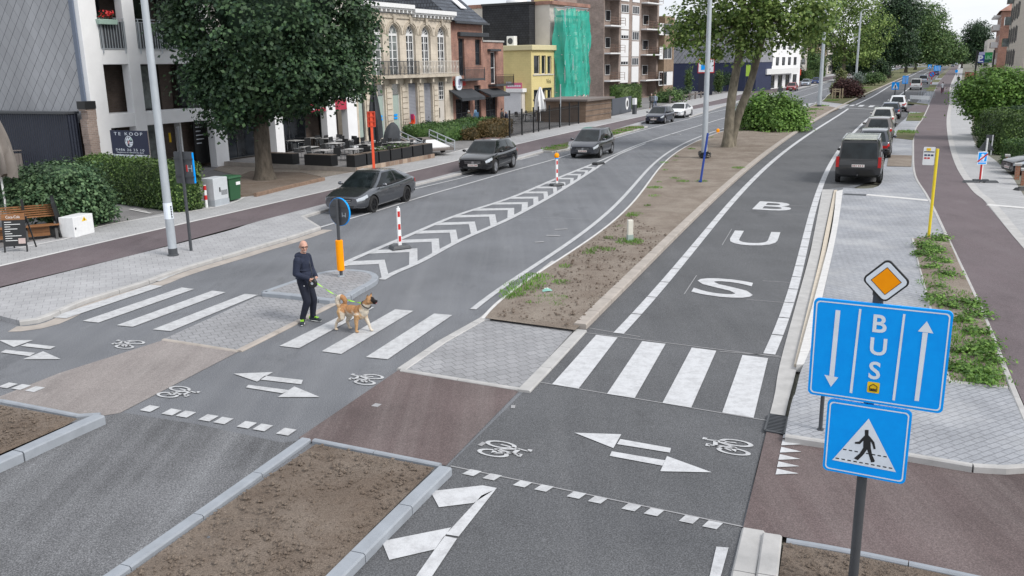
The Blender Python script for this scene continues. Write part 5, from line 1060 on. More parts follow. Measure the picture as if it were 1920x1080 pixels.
m.tube([(us[0], 0, .2), (us[1], 0, lv[1])], .04, 6); m.tube([(us[2], 0, lv[1]), (us[3], 0, lv[3])], .04, 6); sc_o.part(m, 'ledgers', W['galv'])
for z in lv: MB().bx(us[0], us[-1], .1, 1.2, z + .05, z + .1).build('deck', W['wood_grey'], sc_o.o)
def M_net(name, c):
    t = NT(name); n = t.noise(t.co((1, 1, .35)), 1.3, 4, .6); t.col(t.ramp(n, [(.3, sc_(c, .6)), (.7, sc_(c, 1.2))])); t.set(.8, 0, .2); tr = t.new('ShaderNodeBsdfTransparent'); mx_ = t.new('ShaderNodeMixShader')
    t.link(t.ramp(n, [(.35, .12), (.65, .38)]), mx_.inputs[0]); t.link(t.b.outputs[0], mx_.inputs[1]); t.link(tr.outputs[0], mx_.inputs[2]); t.link(mx_.outputs[0], t.n['Material Output'].inputs['Surface']); return t.m
W['net'] = M_net('green_netting', (.05, .52, .40)); m = MB(); nu, nv = 26, 22; rg = random.Random(9); path = [(us[0] - .12, 1.4)] + [(us[0] - .12, 1.4 - 1.5 * i / 5) for i in range(1, 6)] + [(us[0] + (us[-1] - us[0] + .2) * i / nu, -.12) for i in range(1, nu + 1)] + [(us[-1] + .2, -.1 + 1.5 * i / 5) for i in range(1, 6)]; grid = []
for j in range(nv + 1):
    z = 1.9 + (zt - 1.7) * j / nv; grid.append([(p[0] + .12 * math.sin(i * 1.3 + j * .35), p[1] + .13 * math.sin(i * 1.7 + j * .6) + rg.uniform(-.05, .05), z - (.4 * rg.random() if j in (0, nv) else 0)) for i, p in enumerate(path)])
for j in range(nv):
    for i in range(len(path) - 1): m.quad(grid[j][i], grid[j][i + 1], grid[j + 1][i + 1], grid[j + 1][i])
sc_o.part(m, 'netting', W['net'], smooth=True)
# --- brown brick apartment block with balconies and white panels
S3 = Vector((.55, .835, 0)).normalized(); f = Fac('apartment_block', 'brown brick apartment block with stacked balconies and white panels', G(1131, 190, .1), S3); E = f.o; uR = f.at(1234, 100)[0]; top = 17.0; yb = f.side(1101, 100)[0]
b1 = (f.at(1133, 100)[0], f.at(1160, 100)[0]); p1 = (f.at(1163, 100)[0], f.at(1177.5, 100)[0]); p2 = (f.at(1184, 100)[0], f.at(1197, 100)[0]); b2 = (f.at(1201, 100)[0], f.at(1231, 100)[0])
s1 = [f.at(1150, y)[1] for y in (182, 150, 99, 48)]; fl = s1[2] - s1[1]; s1.append(s1[3] + fl); H_ = []
for k in range(1, 5):
    zb_ = s1[k] + .05; zt_ = (s1[k + 1] if k < 4 else s1[k] + fl) - .3; H_ += [(*b1, zb_, zt_), (*b2, zb_ - .2, zt_ - .2)]
H_ += [(*b1, .15, s1[1] - .25), (*b2, .15, s1[1] - .4), (p1[0], p1[1], .15, s1[1] - .3)]; gw = [(p2[0] + .1, p2[1] - .1, 1.2, s1[1] - .4)]
m = MB(); holed(m, 0, uR, 0, top, H_ + gw, 0, 1.4); shell(m, 0, uR, 0, max(yb, 12), top); f.part(m, 'wall', W['brick_b']); m = MB()
bw = MB(); bw.bx(.05, uR - .05, 1.41, 1.6, 0, top - .1); f.part(bw, 'recess_wall', W['brick_b']); window(E, *gw[0], .2, W['frame_d'], W['glass'], 3, 1, .07)
for k in range(1, 5):
    for (a, b, dz) in ((b1[0], b1[1] + .2, 0), (b2[0], b2[1], -.2)):
        z = s1[k] + dz; bo = MB().bx(a, b, -1.0, 1.3, z - .18, z).build('balcony', W['white_paint'], E); m = MB()
        for y in (-.95,):
            for zz in (.35, .7, 1.05): m.bar((a + .05, y, z + zz), (b - .05, y, z + zz), .05, .04)
            for u in np.linspace(a + .05, b - .05, 4): m.bar((u, y, z), (u, y, z + 1.05), .05, .05)
            for zz in (.35, .7, 1.05): m.bar((b - .05, y, z + zz), (b - .05, 0, z + zz), .05, .04)
        m.build('railing', M_plain('brown_rail', (.16, .09, .06), .5) if 'rail_b' not in W else W['rail_b'], bo)
        window(E, a + .15, a + (b - a) * .45, z + .02, z + 2.2, 1.3, W['frame_d'], W['glass'], 1, 1, .08, 'balcony_door'); window(E, a + (b - a) * .6, b - .3, z + .7, z + 2.2, 1.3, W['frame_w'], W['glass'], 1, 1, .08)
for (a, b), ys in ((p1, ((26, 55), (75, 106), (124, 155))), (p2, ((27, 57), (77, 106), (125, 155)))):
    for y0, y1 in ys:
        r_ = f.r(1170, y0, 1172, y1); MB().bx(a, b, -.08, -.01, r_[2], r_[3]).build('white_panel', W['white_paint'], E)
    MB().bx(a, b, -.08, -.01, f.at(1170, 2)[1], top).build('white_panel', W['white_paint'], E)
for (a, b), ys, sh in ((p1, ((56, 74), (106, 123)), 1), (p2, ((57, 76), (107, 124)), 0), (p1, ((7, 25),), 0), (p2, ((8, 26),), 0)):
    for y0, y1 in ys:
        r_ = f.r(1170, y0 + 1, 1172, y1 - 1)
        w_ = window(E, a + .05, b - .05, r_[2], r_[3], -.07, W['frame_w'], W['glass'], 3, 1, .09)
        if sh: MB().bx(a + .05, b - .05, -.09, -.075, r_[2] + .5, r_[3]).build('roller_blind', W['white_paint'], w_)
apt_end = f.o.matrix_basis @ Vector((uR, 0, 0))
# --- tan bay-fronted house, slate and navy shop, white flats, houses further on
f6 = Fac('tan_house', 'tan brick bay-fronted house with white shutters right of the brown apartment block', f.o.matrix_basis @ Vector((uR + .1, -1.0, 0)), S3); E = f6.o; f = f6; uR6 = f.at(1263, 120)[0]; top = f.at(1250, 30)[1]; H_ = [f.r(1238, 88, 1261, 111), f.r(1237, 134, 1262, 160), f.r(1238, 44, 1261, 66)]; m = MB(); holed(m, 0, uR6, 0, top, H_); shell(m, 0, uR6, 0, 12, top); f.part(m, 'wall', W['brick_t'])
for i, h in enumerate(H_): window(E, *h, .12, W['frame_w'], W['glass'], 3, 1, .12); MB().bx(h[0] + (h[1] - h[0]) * (.55 if i == 1 else .0), h[0] + (h[1] - h[0]) * (1 if i == 1 else .25), .06, .11, h[2], h[3]).build('shutter', W['white_paint'], E)
f7 = Fac('navy_shop', 'shop with grey diamond slates above a navy blue side wall', G(1416, 171, .1), S3); f = f7; yl = f.side(1262, 130)[0]; z1, z2 = f.side(1330, 118)[1], f.side(1330, 60)[1]; f.part(MB().bx(0, 9, 0, yl + 2, 0, z1), 'wall', W['navy_wall']); f.part(MB().bx(-.06, 9, -.06, yl + 2, z1, z2 + 2), 'slate_cladding', W['slate2'])
f8 = Fac('white_flats', 'white low flats with a long balcony right of the navy shop', G(1424, 169, .1), S3); f = f8; E = f.o; uR8 = 26.; zt = f.at(1430, 20)[1]; H_ = [(x, x + 2.2, z, z + 1.6) for x in (1, 5, 9, 13, 17, 21) for z in (4.4, 7.4, 10.4)] + [(x, x + 3, .2, 2.6) for x in (1, 6, 11, 16, 21)]; m = MB(); holed(m, 0, uR8, 0, zt, H_); shell(m, 0, uR8, 0, 12, zt); f.part(m, 'wall', W['white'])
for i, h in enumerate(H_): window(E, *h, .12, W['frame_d'], W['glass'], 2, 1, .1)
f.part(MB().bx(-.5, 20, -1.4, -.02, 2.9, 3.9), 'balcony', W['white_paint'])
def house(name, label, px_, x1, ytop, mat, roof, S=S3, floors=3, n=3, depth=11):
    f = Fac(name, label, G(*px_, .1), S, 'house'); u = f.at(x1, 130)[0]; zt = f.at(px_[0], ytop)[1]; m = MB(); H_ = []; fh = zt / floors
    for k in range(floors):
        for i in range(n): w_ = u / n; H_.append((w_ * (i + .22), w_ * (i + .78), fh * k + fh * .25, fh * k + fh * .85))
    holed(m, 0, u, 0, zt, H_); shell(m, 0, u, 0, depth, zt); f.part(m, 'wall', mat)
    for h in H_: window(f.o, *h, .12, W['frame_w'], W['glass'], 2, 1, .1)
    m = MB(); m.add([(0, -.3, zt), (u, -.3, zt), (u, depth / 2, zt + 3.2), (0, depth / 2, zt + 3.2), (u, depth, zt), (0, depth, zt)], [(0, 1, 2, 3), (3, 2, 4, 5), (1, 4, 2), (0, 3, 5)]); f.part(m, 'roof', roof); return f
house('white_house', 'white house with grey ground floor behind the far left garden trees', (1441, 158), 1466, 74, W['white'], W['tiles'], n=2)
house('white_house', 'second white house partly hidden by the garden trees beyond the red car', (1484, 149), 1512, 84, W['cream'], W['tiles'], n=2)
house('terraced_house', 'pinkish terraced house half hidden by plane leaves', (1528, 143), 1548, 70, W['brick_t'], W['tiles'], n=2)
house('terraced_house', 'farthest pale terraced house on the left of the avenue', (1550, 139), 1580, 78, W['cream'], W['tiles'], n=3)
# --- right hand buildings
SR = -(G(1801, 150) - G(1812, 200)).normalized(); SR = Vector((-.60, -.80, 0)).normalized()
def right_pt(depth, off):
    b = G(1803, 160, 0); return b + Vector((FAR.y, -FAR.x, 0)) * off + FAR * (depth - b.y) / FAR.y
f = Fac('beige_flats', 'beige modern block of flats with tall window strips on the right edge', on_line(right_pt(100, 5.6), FAR, 1878, 400, -60), -FAR); E = f.o; zt = 19.0; H_ = []
for k in range(6):
    z = 1.0 + k * 3.05
    for x in np.arange(.8, 26, 6.4): H_ += [(x, x + 2.8, z, z + 2.3), (x + 3.5, x + 5.4, z + .2, z + 2.1)]
m = MB(); holed(m, 0, 46, 0, zt, H_, 0, .05); shell(m, 0, 46, 0, 14, zt); f.part(m, 'wall', W['beige_wall'])
for h in H_: window(E, *h, -.01, W['frame_d'], W['glass'], 3, 1, .09, 'window', .05)
for k in range(2, 6): MB().bx(4.2, 6.1, -.9, -.02, .7 + k * 3.05, 1.9 + k * 3.05).build('balcony', W['glass_l'], E)
f = Fac('brick_flats', 'red brick block of flats with hipped roof and jutting balconies beyond the beige flats', on_line(right_pt(100, 5.2), FAR, 1857, 400, -60), -FAR); E = f.o; zt = 13.2; H_ = [(x, x + 1.3, z, z + 1.8) for x in (1.2, 5.0, 10, 13.8, 18) for z in (1.2, 4.3, 7.4, 10.4)]; m = MB(); holed(m, 0, 22, 0, zt, H_, 0, .06); shell(m, 0, 22, 0, 13, zt); f.part(m, 'wall', W['brick'])
for h in H_: window(E, *h, .0, W['frame_w'], W['glass'], 1, 1, .1)
m = MB(); m.add([(-.4, -.5, zt), (22.4, -.5, zt), (22.4, 13.5, zt), (-.4, 13.5, zt), (7, 6.5, zt + 5), (15, 6.5, zt + 5)], [(0, 1, 5, 4), (1, 2, 5), (2, 3, 4, 5), (3, 0, 4)]); rf = f.part(m, 'roof', W['brick']); MB().bx(7.5, 9, 5.5, 7, zt + 3.5, zt + 6.5).build('chimney', W['brick'], rf)
for x in (3, 8, 15):
    for k in (1, 2, 3): MB().bx(x - .2, x + 2.4, -1.1, -.02, .9 + k * 3.05, 1.9 + k * 3.05).build('balcony', W['white_paint'] if x != 8 else W['brick_t'], E)
    MB().bx(x - .2, x + 2.4, -1.2, -.02, 12.4, 12.7).build('canopy', W['white_paint'], E)
f = Fac('far_flats', 'pale flats farthest along the right side of the avenue', on_line(right_pt(100, 6), FAR, 1840, 400, -60), -FAR); m = MB(); H_ = [(x, x + 1.5, z, z + 1.7) for x in np.arange(1, 40, 3.5) for z in (1.2, 4.2, 7.2)]; holed(m, 0, 42, 0, 10.5, H_); shell(m, 0, 42, 0, 12, 10.5); f.part(m, 'wall', W['cream'])
for h in H_: window(f.o, *h, .14, W['frame_d'], W['glass'], 1, 1, .1)
# ------------------------------------------------------------------ plants
def leaf_mesh(name, P, Nrm, size, mat, parent=None, aspect=.72, jitter=.55, core=None):
    n = len(P); Nv = Nrm + RNG.normal(0, jitter, (n, 3)); Nv /= np.linalg.norm(Nv, axis=1)[:, None] + 1e-9
    A = np.cross(Nv, RNG.normal(0, 1, (n, 3))); A /= np.linalg.norm(A, axis=1)[:, None] + 1e-9; B = np.cross(Nv, A)
    s = (size * RNG.uniform(.65, 1.3, n))[:, None]
    V = np.empty((n, 4, 3)); V[:, 0] = P - A * s * .5; V[:, 1] = P - B * s * .5 * aspect; V[:, 2] = P + A * s * .5; V[:, 3] = P + B * s * .5 * aspect
    V[:, 1] += Nv * s * .12; V[:, 3] += Nv * s * .12
    me = bpy.data.meshes.new(name); verts = V.reshape(-1, 3); nf = n; cv, cf = (core if core else ([], []))
    loops = np.arange(n * 4, dtype=np.int32)
    if cv:
        verts = np.vstack([verts, np.array([tuple(c) for c in cv])]); loops = np.concatenate([loops, np.array([i + n * 4 for f in cf for i in f], dtype=np.int32)])
    starts = list(range(0, n * 4, 4)); tot = [4] * n; st = n * 4
    for f in cf: starts.append(st); tot.append(len(f)); st += len(f)
    me.vertices.add(len(verts)); me.vertices.foreach_set('co', verts.ravel().astype(np.float32)); me.loops.add(len(loops)); me.loops.foreach_set('vertex_index', loops)
    me.polygons.add(len(starts)); me.polygons.foreach_set('loop_start', np.array(starts, dtype=np.int32)); me.polygons.foreach_set('loop_total', np.array(tot, dtype=np.int32))
    me.materials.append(mat); me.update(calc_edges=True); me.validate()
    o = bpy.data.objects.new(name, me); COL.objects.link(o)
    if parent is not None: o.parent = parent
    return o
def blob_points(ells, nclump, per, rc, shell=.72, flat=.6, lower=-1.0):
    """clumps of leaves spread through ellipsoids (cx,cy,cz,rx,ry,rz), denser towards the outside"""
    vol = np.array([e[3] * e[4] * e[5] for e in ells]) ** .67; pr = vol / vol.sum(); E_ = np.array(ells, float); C = []; D = []
    while len(C) < nclump:
        k = RNG.choice(len(ells), p=pr); d = RNG.normal(0, 1, 3); d /= np.linalg.norm(d)
        if d[2] < lower: continue
        r = shell + (1.04 - shell) * RNG.random() ** .8 if RNG.random() < .8 else RNG.random() ** .5 * shell
        p = E_[k, :3] + d * E_[k, 3:] * r
        if any(np.sum(((p - e[:3]) / (e[3:] * .62)) ** 2) < 1 for i, e in enumerate(E_) if i != k):
            if RNG.random() < .85: continue
        C.append(p); D.append(d)
    C = np.array(C); D = np.array(D); P = np.repeat(C, per, 0); rr = rc * RNG.uniform(.6, 1.4, len(C)); g_ = RNG.normal(0, .5, (len(P), 3)); g_[:, 2] *= flat
    P = P + g_ * np.repeat(rr, per)[:, None]; N_ = np.repeat(D, per, 0) * .8 + np.array([0, 0, .75]);
    P[:, 2] -= .25 * np.repeat(rr, per) * (g_[:, 0] ** 2 + g_[:, 1] ** 2); return P, N_
def lump_core(ells, k=.72):
    m = MB(); rg = random.Random(4)
    for e in ells:
        b = len(m.v); m.ell(e[:3], [x * k for x in e[3:]], None, 12, 8)
        for i in range(b, len(m.v)): q = Vector(m.v[i]) - Vector(e[:3]); m.v[i] = tuple(Vector(e[:3]) + q * rg.uniform(.82, 1.12))
    return m.v, m.f
def tree(name, label, base, ells, mat, bark, tr, hz, nclump, per, rc, leaf, group=None, trunks=None, core=True, shell=.72, limbs=6, cat='tree', flat=.6, lean=(0, 0)):
    """ells are (dx,dy,z,rx,ry,rz) from the base"""
    root = thing(name, label, cat, base, 0, group); P, N_ = blob_points(ells, nclump, per, rc, shell, flat)
    leaf_mesh('crown', P, N_, leaf, mat, root, core=lump_core(ells, .6) if core else None)
    m = MB(); rg = random.Random(int(abs(base.x * 100)))
    if trunks is None: trunks = [[(0, 0, -.1), (lean[0] * .5, lean[1] * .5, hz * .5), (lean[0], lean[1], hz)]]
    for t in trunks:
        T = smooth_line([Vector(p) for p in t], 5); k = len(T); m.tube(T, [tr * (1.45 if i == 0 else 1.18 if i == 1 else 1.0) * (1 - .45 * i / k) for i in range(k)], 12)
        top_ = T[-1]
        for j in range(limbs):
            e = ells[j % len(ells)]; a = 2 * PI * j / limbs + rg.random(); tip = Vector((e[0] + math.cos(a) * e[3] * .65, e[1] + math.sin(a) * e[4] * .65, e[2] + e[5] * rg.uniform(-.3, .6)))
            mid = top_.lerp(tip, .5) + Vector((0, 0, -.05 * (tip - top_).length)); m.tube(smooth_line([top_ - (T[-1] - T[-3]) * .3, mid, tip], 4), [tr * .45 * (1 - .8 * i / 8) for i in range(9)], 7)
    m.build('trunk', bark, root, smooth=True, angle=80); return root
def ell_px(base, cx, cy, rx, rz, ry=None, dd=0.0):          # an ellipsoid seen round photo pixel (cx,cy) at the tree's distance
    k = mppx((base.x, base.y, 2)); u = Vector((base.y, -base.x, 0)).normalized(); q0 = pix((base.x, base.y, 3)); z = ZAT(base, cy) - base.z
    bx_ = pix((base.x, base.y, z + base.z))[0]; p = u * ((cx - bx_) * k) + Vector((base.x, base.y, 0)).normalized() * dd; rx *= k; return (p.x, p.y, z, rx, (ry * k if ry else rx), rz * k)
# linden by the cafe
B = G(497, 336, .2)
tree('linden_tree', 'broad dark green linden with thick trunk in front of the cafe terrace', B, [ell_px(B, 506, 10, 178, 150), ell_px(B, 658, 60, 36, 45, 50), ell_px(B, 345, 40, 34, 40, 50), ell_px(B, 640, 150, 50, 34, 60), ell_px(B, 392, 150, 34, 40, 50), ell_px(B, 515, 128, 165, 75, 130), ell_px(B, 470, 170, 85, 55, 90), ell_px(B, 612, 118, 72, 52, 100), ell_px(B, 430, 205, 45, 38, 45), ell_px(B, 510, -130, 165, 120), ell_px(B, 540, 168, 72, 44, 80)],
     W['L_linden'], W['bark_d'], .45, 4.2, 3300, 22, .58, .20, limbs=9, shell=.8)
# planes on the median
B = G(1364, 276, .1); k = mppx(B)
tree('plane_tree', 'tall plane tree with two pale mottled trunks on the near median soil', B, [ell_px(B, 1300, 45, 55, 50), ell_px(B, 1370, 30, 75, 60), ell_px(B, 1440, 25, 70, 55), ell_px(B, 1510, 30, 60, 52), ell_px(B, 1400, -60, 150, 70), ell_px(B, 1275, 75, 22, 22), ell_px(B, 1335, 95, 28, 20), ell_px(B, 1475, 72, 35, 25), ell_px(B, 1405, 90, 34, 25)],
     W['L_plane'], W['bark_plane'], .33, 6, 1250, 13, .62, .25, core=False, shell=.40, limbs=8, trunks=[[(0, 0, -.1), (.15, .1, 3.0), (.55, .1, 6.0), (.9, .3, 8.5)], [(.45, 1.2, -.1), (.9, 1.3, 1.8), (1.7, 1.4, 4.2), (2.6, 1.4, 8.5)]])
gT = 'tall trees along the median'
B = G(1580, 152, .1)
tree('plane_tree', 'second plane tree on the median behind the purple shrub', B, [ell_px(B, 1545, 50, 60, 50), ell_px(B, 1610, 50, 62, 55), ell_px(B, 1580, -20, 85, 60), ell_px(B, 1510, 70, 35, 32), ell_px(B, 1600, 100, 50, 22)], W['L_plane'], W['bark_plane'], .55, 8, 1300, 14, 1.5, .55, gT, shell=.5, core=False)
B = G(1628, 151, .1)
tree('small_tree', 'low dark many-stemmed tree on the median between the tall planes', B, [ell_px(B, 1628, 122, 28, 20), ell_px(B, 1655, 130, 16, 16), ell_px(B, 1606, 128, 12, 12)], W['L_dark'], W['bark_d'], .18, 2, 420, 14, .8, .35, trunks=[[(0, 0, 0), (-.8, 0, 1), (-1.6, 0, 2.5)], [(.2, 0, 0), (.9, 0, 1), (1.6, 0, 2.6)]], limbs=3)
B = G(1667, 146, .1)
tree('dark_tree', 'very dark dense tree on the median, tallest against the sky', B, [ell_px(B, 1672, 55, 46, 62), ell_px(B, 1690, 20, 34, 40), ell_px(B, 1645, 70, 36, 45), ell_px(B, 1690, 95, 26, 25)], W['L_dark'], W['bark_d'], .5, 6, 1300, 14, 1.6, .6, gT, shell=.7)
B = G(1698, 136, .1)
tree('plane_tree', 'mid green plane tree on the median just right of the very dark tree', B, [ell_px(B, 1728, 48, 42, 42), ell_px(B, 1740, 85, 36, 28), ell_px(B, 1712, 90, 28, 28)], W['L_mid'], W['bark_d'], .6, 8, 1100, 14, 2.0, .75, gT, shell=.7)
B = G(1716, 131, .1)
tree('plane_tree', 'farther plane tree on the median whose crown slopes down to the gap of sky', B, [ell_px(B, 1765, 82, 24, 22), ell_px(B, 1782, 98, 20, 16), ell_px(B, 1758, 105, 30, 14)], W['L_mid'], W['bark_d'], .6, 8, 700, 14, 2.4, .9, gT, shell=.7)
B = G(1803, 128, .1)
tree('street_tree', 'rounded dark tree standing alone at the far right of the avenue', B, [ell_px(B, 1830, 62, 25, 22), ell_px(B, 1818, 90, 22, 22), ell_px(B, 1838, 95, 20, 26)], W['L_dark'], W['bark_d'], .5, 6, 700, 14, 2.0, .8, shell=.7)
B = G(1789, 120, .1)
tree('street_tree', 'distant tree closing the end of the avenue', B, [ell_px(B, 1800, 104, 22, 14), ell_px(B, 1785, 108, 18, 10)], W['L_mid'], W['bark_d'], .6, 6, 300, 14, 4, 1.5, shell=.7)
# garden trees left of the avenue
gG = 'garden trees on the far left side'
for nm, lb, b, e, mt in (('garden_tree', 'bushy green garden tree behind the red car', (1476, 153), [(1480, 128, 20, 20), (1470, 140, 18, 12)], 'L_dark'), ('garden_tree', 'garden tree left of the far lamp post above a clipped hedge', (1528, 144), [(1530, 118, 20, 18), (1520, 108, 12, 12)], 'L_mid'),
                        ('garden_tree', 'dark garden tree at the end of the left house row', (1570, 138), [(1572, 110, 26, 26), (1590, 118, 20, 18)], 'L_dark'), ('garden_tree', 'far dark tree behind the median planes on the left', (1620, 130), [(1640, 100, 50, 24), (1690, 104, 40, 16)], 'L_dark')):
    B = G(*b, .1); tree(nm, lb, B, [ell_px(B, *q) for q in e], W[mt], W['bark_d'], .25, 2.5, 420, 13, 1.1 if b[1] > 140 else 2.2, .42 if b[1] > 140 else .9, gG)
# shrubs
def shrub(name, label, base, ells, mat, n, per, rc, leaf, group=None, cat='shrub', stem=True, core=.7):
    B = G(*base, .1); root = thing(name, label, cat, B, 0, group); E_ = [ell_px(B, *q) for q in ells]; P, N_ = blob_points(E_, n, per, rc, .75, .7, -.5); P[:, 2] = np.maximum(P[:, 2], .03)
    leaf_mesh('foliage', P, N_, leaf, mat, root, core=lump_core(E_, core))
    if stem: m = MB(); m.tube([(0, 0, -.1), (0, 0, E_[0][2])], .05, 6); m.build('stem', W['bark_d'], root)
    return root
shrub('shrub', 'large bright green bush on the median beside the tree trunks', (1445, 243), [(1448, 212, 44, 24), (1408, 225, 24, 16), (1484, 212, 20, 24), (1428, 190, 18, 16), (1468, 192, 14, 16), (1452, 232, 56, 12), (1400, 205, 10, 14), (1497, 228, 14, 12)], W['L_bright'], 800, 15, .62, .21, core=.5)
shrub('shrub', 'purple leaved bush on the median behind the wooden tree guard', (1586, 183), [(1588, 165, 22, 18), (1600, 172, 16, 14), (1572, 172, 10, 10)], W['L_red'], 300, 14, .5, .28)
shrub('conifer', 'narrow olive conifer rising from the purple bush', (1575, 181), [(1577, 150, 10, 20), (1574, 165, 14, 12)], W['L_tan'], 220, 13, .4, .24)
shrub('shrub', 'silver leaved shrub right of the purple bush', (1612, 168), [(1610, 148, 10, 12)], W['L_silver'], 90, 12, .5, .22)
shrub('shrub', 'rounded green bush on the median farther than the silver shrub', (1640, 160), [(1640, 148, 18, 11), (1625, 152, 12, 8)], W['L_mid'], 220, 13, .6, .3)
# clipped hedges and ivy
def hedge_box(name, label, a, b, thick, h, mat, leaf, dens, group=None, cat='hedge', round_=.25, z=.1, hv=.06):
    a, b = Vector((a.x, a.y, 0)), Vector((b.x, b.y, 0)); t = (b - a); L = t.length; root = thing(name, label, cat, (a.x, a.y, z), math.atan2(t.y, t.x), group)
    ar = L * thick + 2 * L * h + 2 * thick * h; n = int(ar * dens); P = np.empty((n, 3)); N_ = np.zeros((n, 3)); q = RNG.random((n, 2)); s = RNG.random(n) * ar
    for i in range(n):
        if s[i] < L * thick: P[i] = (q[i, 0] * L, q[i, 1] * thick, h); N_[i] = (0, 0, 1)
        elif s[i] < L * thick + 2 * L * h: sd = int(q[i, 1] * 1e4) % 2; P[i] = (q[i, 0] * L, thick * sd, q[i, 1] * h); N_[i] = (0, 1 if sd else -1, .3)
        else: sd = int(q[i, 1] * 1e4) % 2; P[i] = (L * sd, q[i, 0] * thick, q[i, 1] * h); N_[i] = (1 if sd else -1, 0, .3)
    c = np.array([L / 2, thick / 2, h * .5]); hd_ = np.array([L / 2, thick / 2, h * .5]); d = (P - c) / hd_
    f_ = np.sort(np.abs(d), 1)[:, 1]; P = c + (P - c) * (1 - np.clip(f_ - .8, 0, 1)[:, None] * round_)
    lump = np.sin(P[:, 0] * 3.1 + P[:, 1] * 2) * np.cos(P[:, 2] * 3.7 + P[:, 0]) * hv; P += N_ * lump[:, None] + RNG.normal(0, .035 + leaf * .2, (n, 3)); P[:, 2] = np.maximum(P[:, 2], .02)
    m = MB(); m.bx(.10, L - .10, .10, thick - .10, 0, h - .12); leaf_mesh('foliage', P, N_, leaf, mat, root, core=(m.v, m.f)); MB().tube([(L / 2, thick / 2, -.1), (L / 2, thick / 2, h * .5)], .04, 6).build('stem', W['bark_d'], root); return root
a, b = G(196, 366, .1), G(386, 391, .1); hz_ = ZAT(b, 306) - .1
hedge_box('hedge', 'tall clipped green hedge in front of the for-sale board', b, a, -1.3 if False else 1.2, hz_, W['L_hedge'], .10, 330)
a = G(130, 447, .1); root = shrub('ivy_bush', 'rounded ivy covered bush beside the wooden bench', (110, 425), [(110, 372, 82, 58), (60, 360, 60, 45), (160, 385, 46, 52), (185, 400, 20, 38), (110, 335, 70, 30)], W['L_ivy'], 1500, 12, .28, .13, core=.8)
gH = 'clipped hedges of the mansion front garden'
hedge_box('box_hedge', 'low square box hedge nearest the trailer', G(815, 270, .1), G(868, 263, .1), 3.0, 1.15, W['L_box'], .12, 130, gH)
hedge_box('box_hedge', 'longer layered box hedge before the brick houses', G(872, 262, .1), G(934, 246, .1), 2.6, 1.1, W['L_box'], .13, 110, gH)
hedge_box('box_hedge', 'half dead brown hedge end beside the black iron fence', G(932, 262, .1), G(962, 252, .1), 1.5, 1.2, W['L_brown'], .13, 120, gH)
hedge_box('box_hedge', 'small dry orange brown hedge block in the front garden', G(892, 264, .1), G(912, 260, .1), 1.2, .75, W['L_brown'], .12, 120, gH)
shrub('shrub', 'dark round bush beside the white mansion door', (806, 250), [(806, 240, 18, 10), (815, 246, 16, 8)], W['L_dark'], 220, 13, .4, .18)
gF = 'hedges before the brown apartment block'
hedge_box('hedge', 'dense upright hedge at the foot of the brown apartment block', G(1177, 206, .1), G(1203, 201, .1), 2.2, 2.7, W['L_hedge'], .18, 60, gF)
shrub('shrub', 'spreading green garden bush before the tan house', (1255, 192), [(1258, 180, 22, 12), (1240, 184, 16, 9)], W['L_mid'], 260, 13, .6, .24)
shrub('shrub', 'small round bush right of the spreading garden bush', (1283, 187), [(1284, 176, 8, 10)], W['L_dark'], 90, 13, .5, .22)
shrub('ivy_post', 'tall thin ivy covered post in front of the navy wall', (1291, 183), [(1291, 148, 5, 20), (1291, 165, 4, 16)], W['L_mid'], 120, 13, .4, .22, cat='plant')
shrub('ivy_post', 'tall clipped green pillar hedge right of the lamp post', (1347, 175), [(1347, 150, 8, 18), (1347, 165, 7, 12)], W['L_hedge'], 130, 13, .4, .22, cat='plant')
shrub('shrub', 'dark bush behind the pale cabinets by the navy shop', (1362, 172), [(1363, 150, 12, 14)], W['L_dark'], 110, 13, .5, .24)
shrub('shrub', 'dark column of greenery by the white flats', (1428, 160), [(1428, 140, 6, 17)], W['L_dark'], 90, 12, .5, .26)
hedge_box('hedge', 'low clipped hedge behind the red and silver cars', G(1505, 152, .1), G(1548, 143, .1), 1.5, 2.2, W['L_hedge'], .3, 22, gF)
hedge_box('hedge', 'small square hedge left of the red car', G(1448, 166, .1), G(1464, 163, .1), 1.2, 1.5, W['L_box'], .22, 50, gF)
# right-hand gardens
B = G(1880, 262, .1)
tree('garden_tree', 'large leafy garden tree overhanging the right footpath', B, [ell_px(B, 1870, 160, 52, 34), ell_px(B, 1830, 175, 32, 24), ell_px(B, 1895, 185, 50, 35), ell_px(B, 1850, 200, 35, 20), ell_px(B, 1920, 170, 40, 40), ell_px(B, 1880, 215, 45, 25)], W['L_bright'], W['bark_d'], .16, 1.6, 1500, 13, .45, .19, shell=.7)
gR2 = 'clipped hedges along the right footpath'
def hb(nm, lb, a, b, th, ytop, mt, lf, dn): A_, B_ = G(*a, .1), G(*b, .1); return hedge_box(nm, lb, A_, B_, th, ZAT(A_, ytop) - .1, mt, lf, dn, gR2)
hb('hedge', 'tall dark hedge block behind the warning triangle', (1829, 277), (1870, 292), 4.0, 205, W['L_hedge'], .13, 160)
hb('hedge', 'bright edged low hedge above the black car', (1872, 306), (1990, 330), 2.2, 262, W['L_box'], .11, 220)
hb('hedge', 'long dark hedge behind the low hedge', (1862, 278), (1990, 290), 1.5, 202, W['L_dark'], .14, 140)
hb('hedge', 'farthest clipped hedge by the brick wall on the right', (1806, 165), (1830, 166), 3, 146, W['L_hedge'], .25, 30)
hb('hedge', 'thin upright hedge strip at the edge of the footpath', (1822, 252), (1832, 256), .8, 226, W['L_mid'], .12, 160)
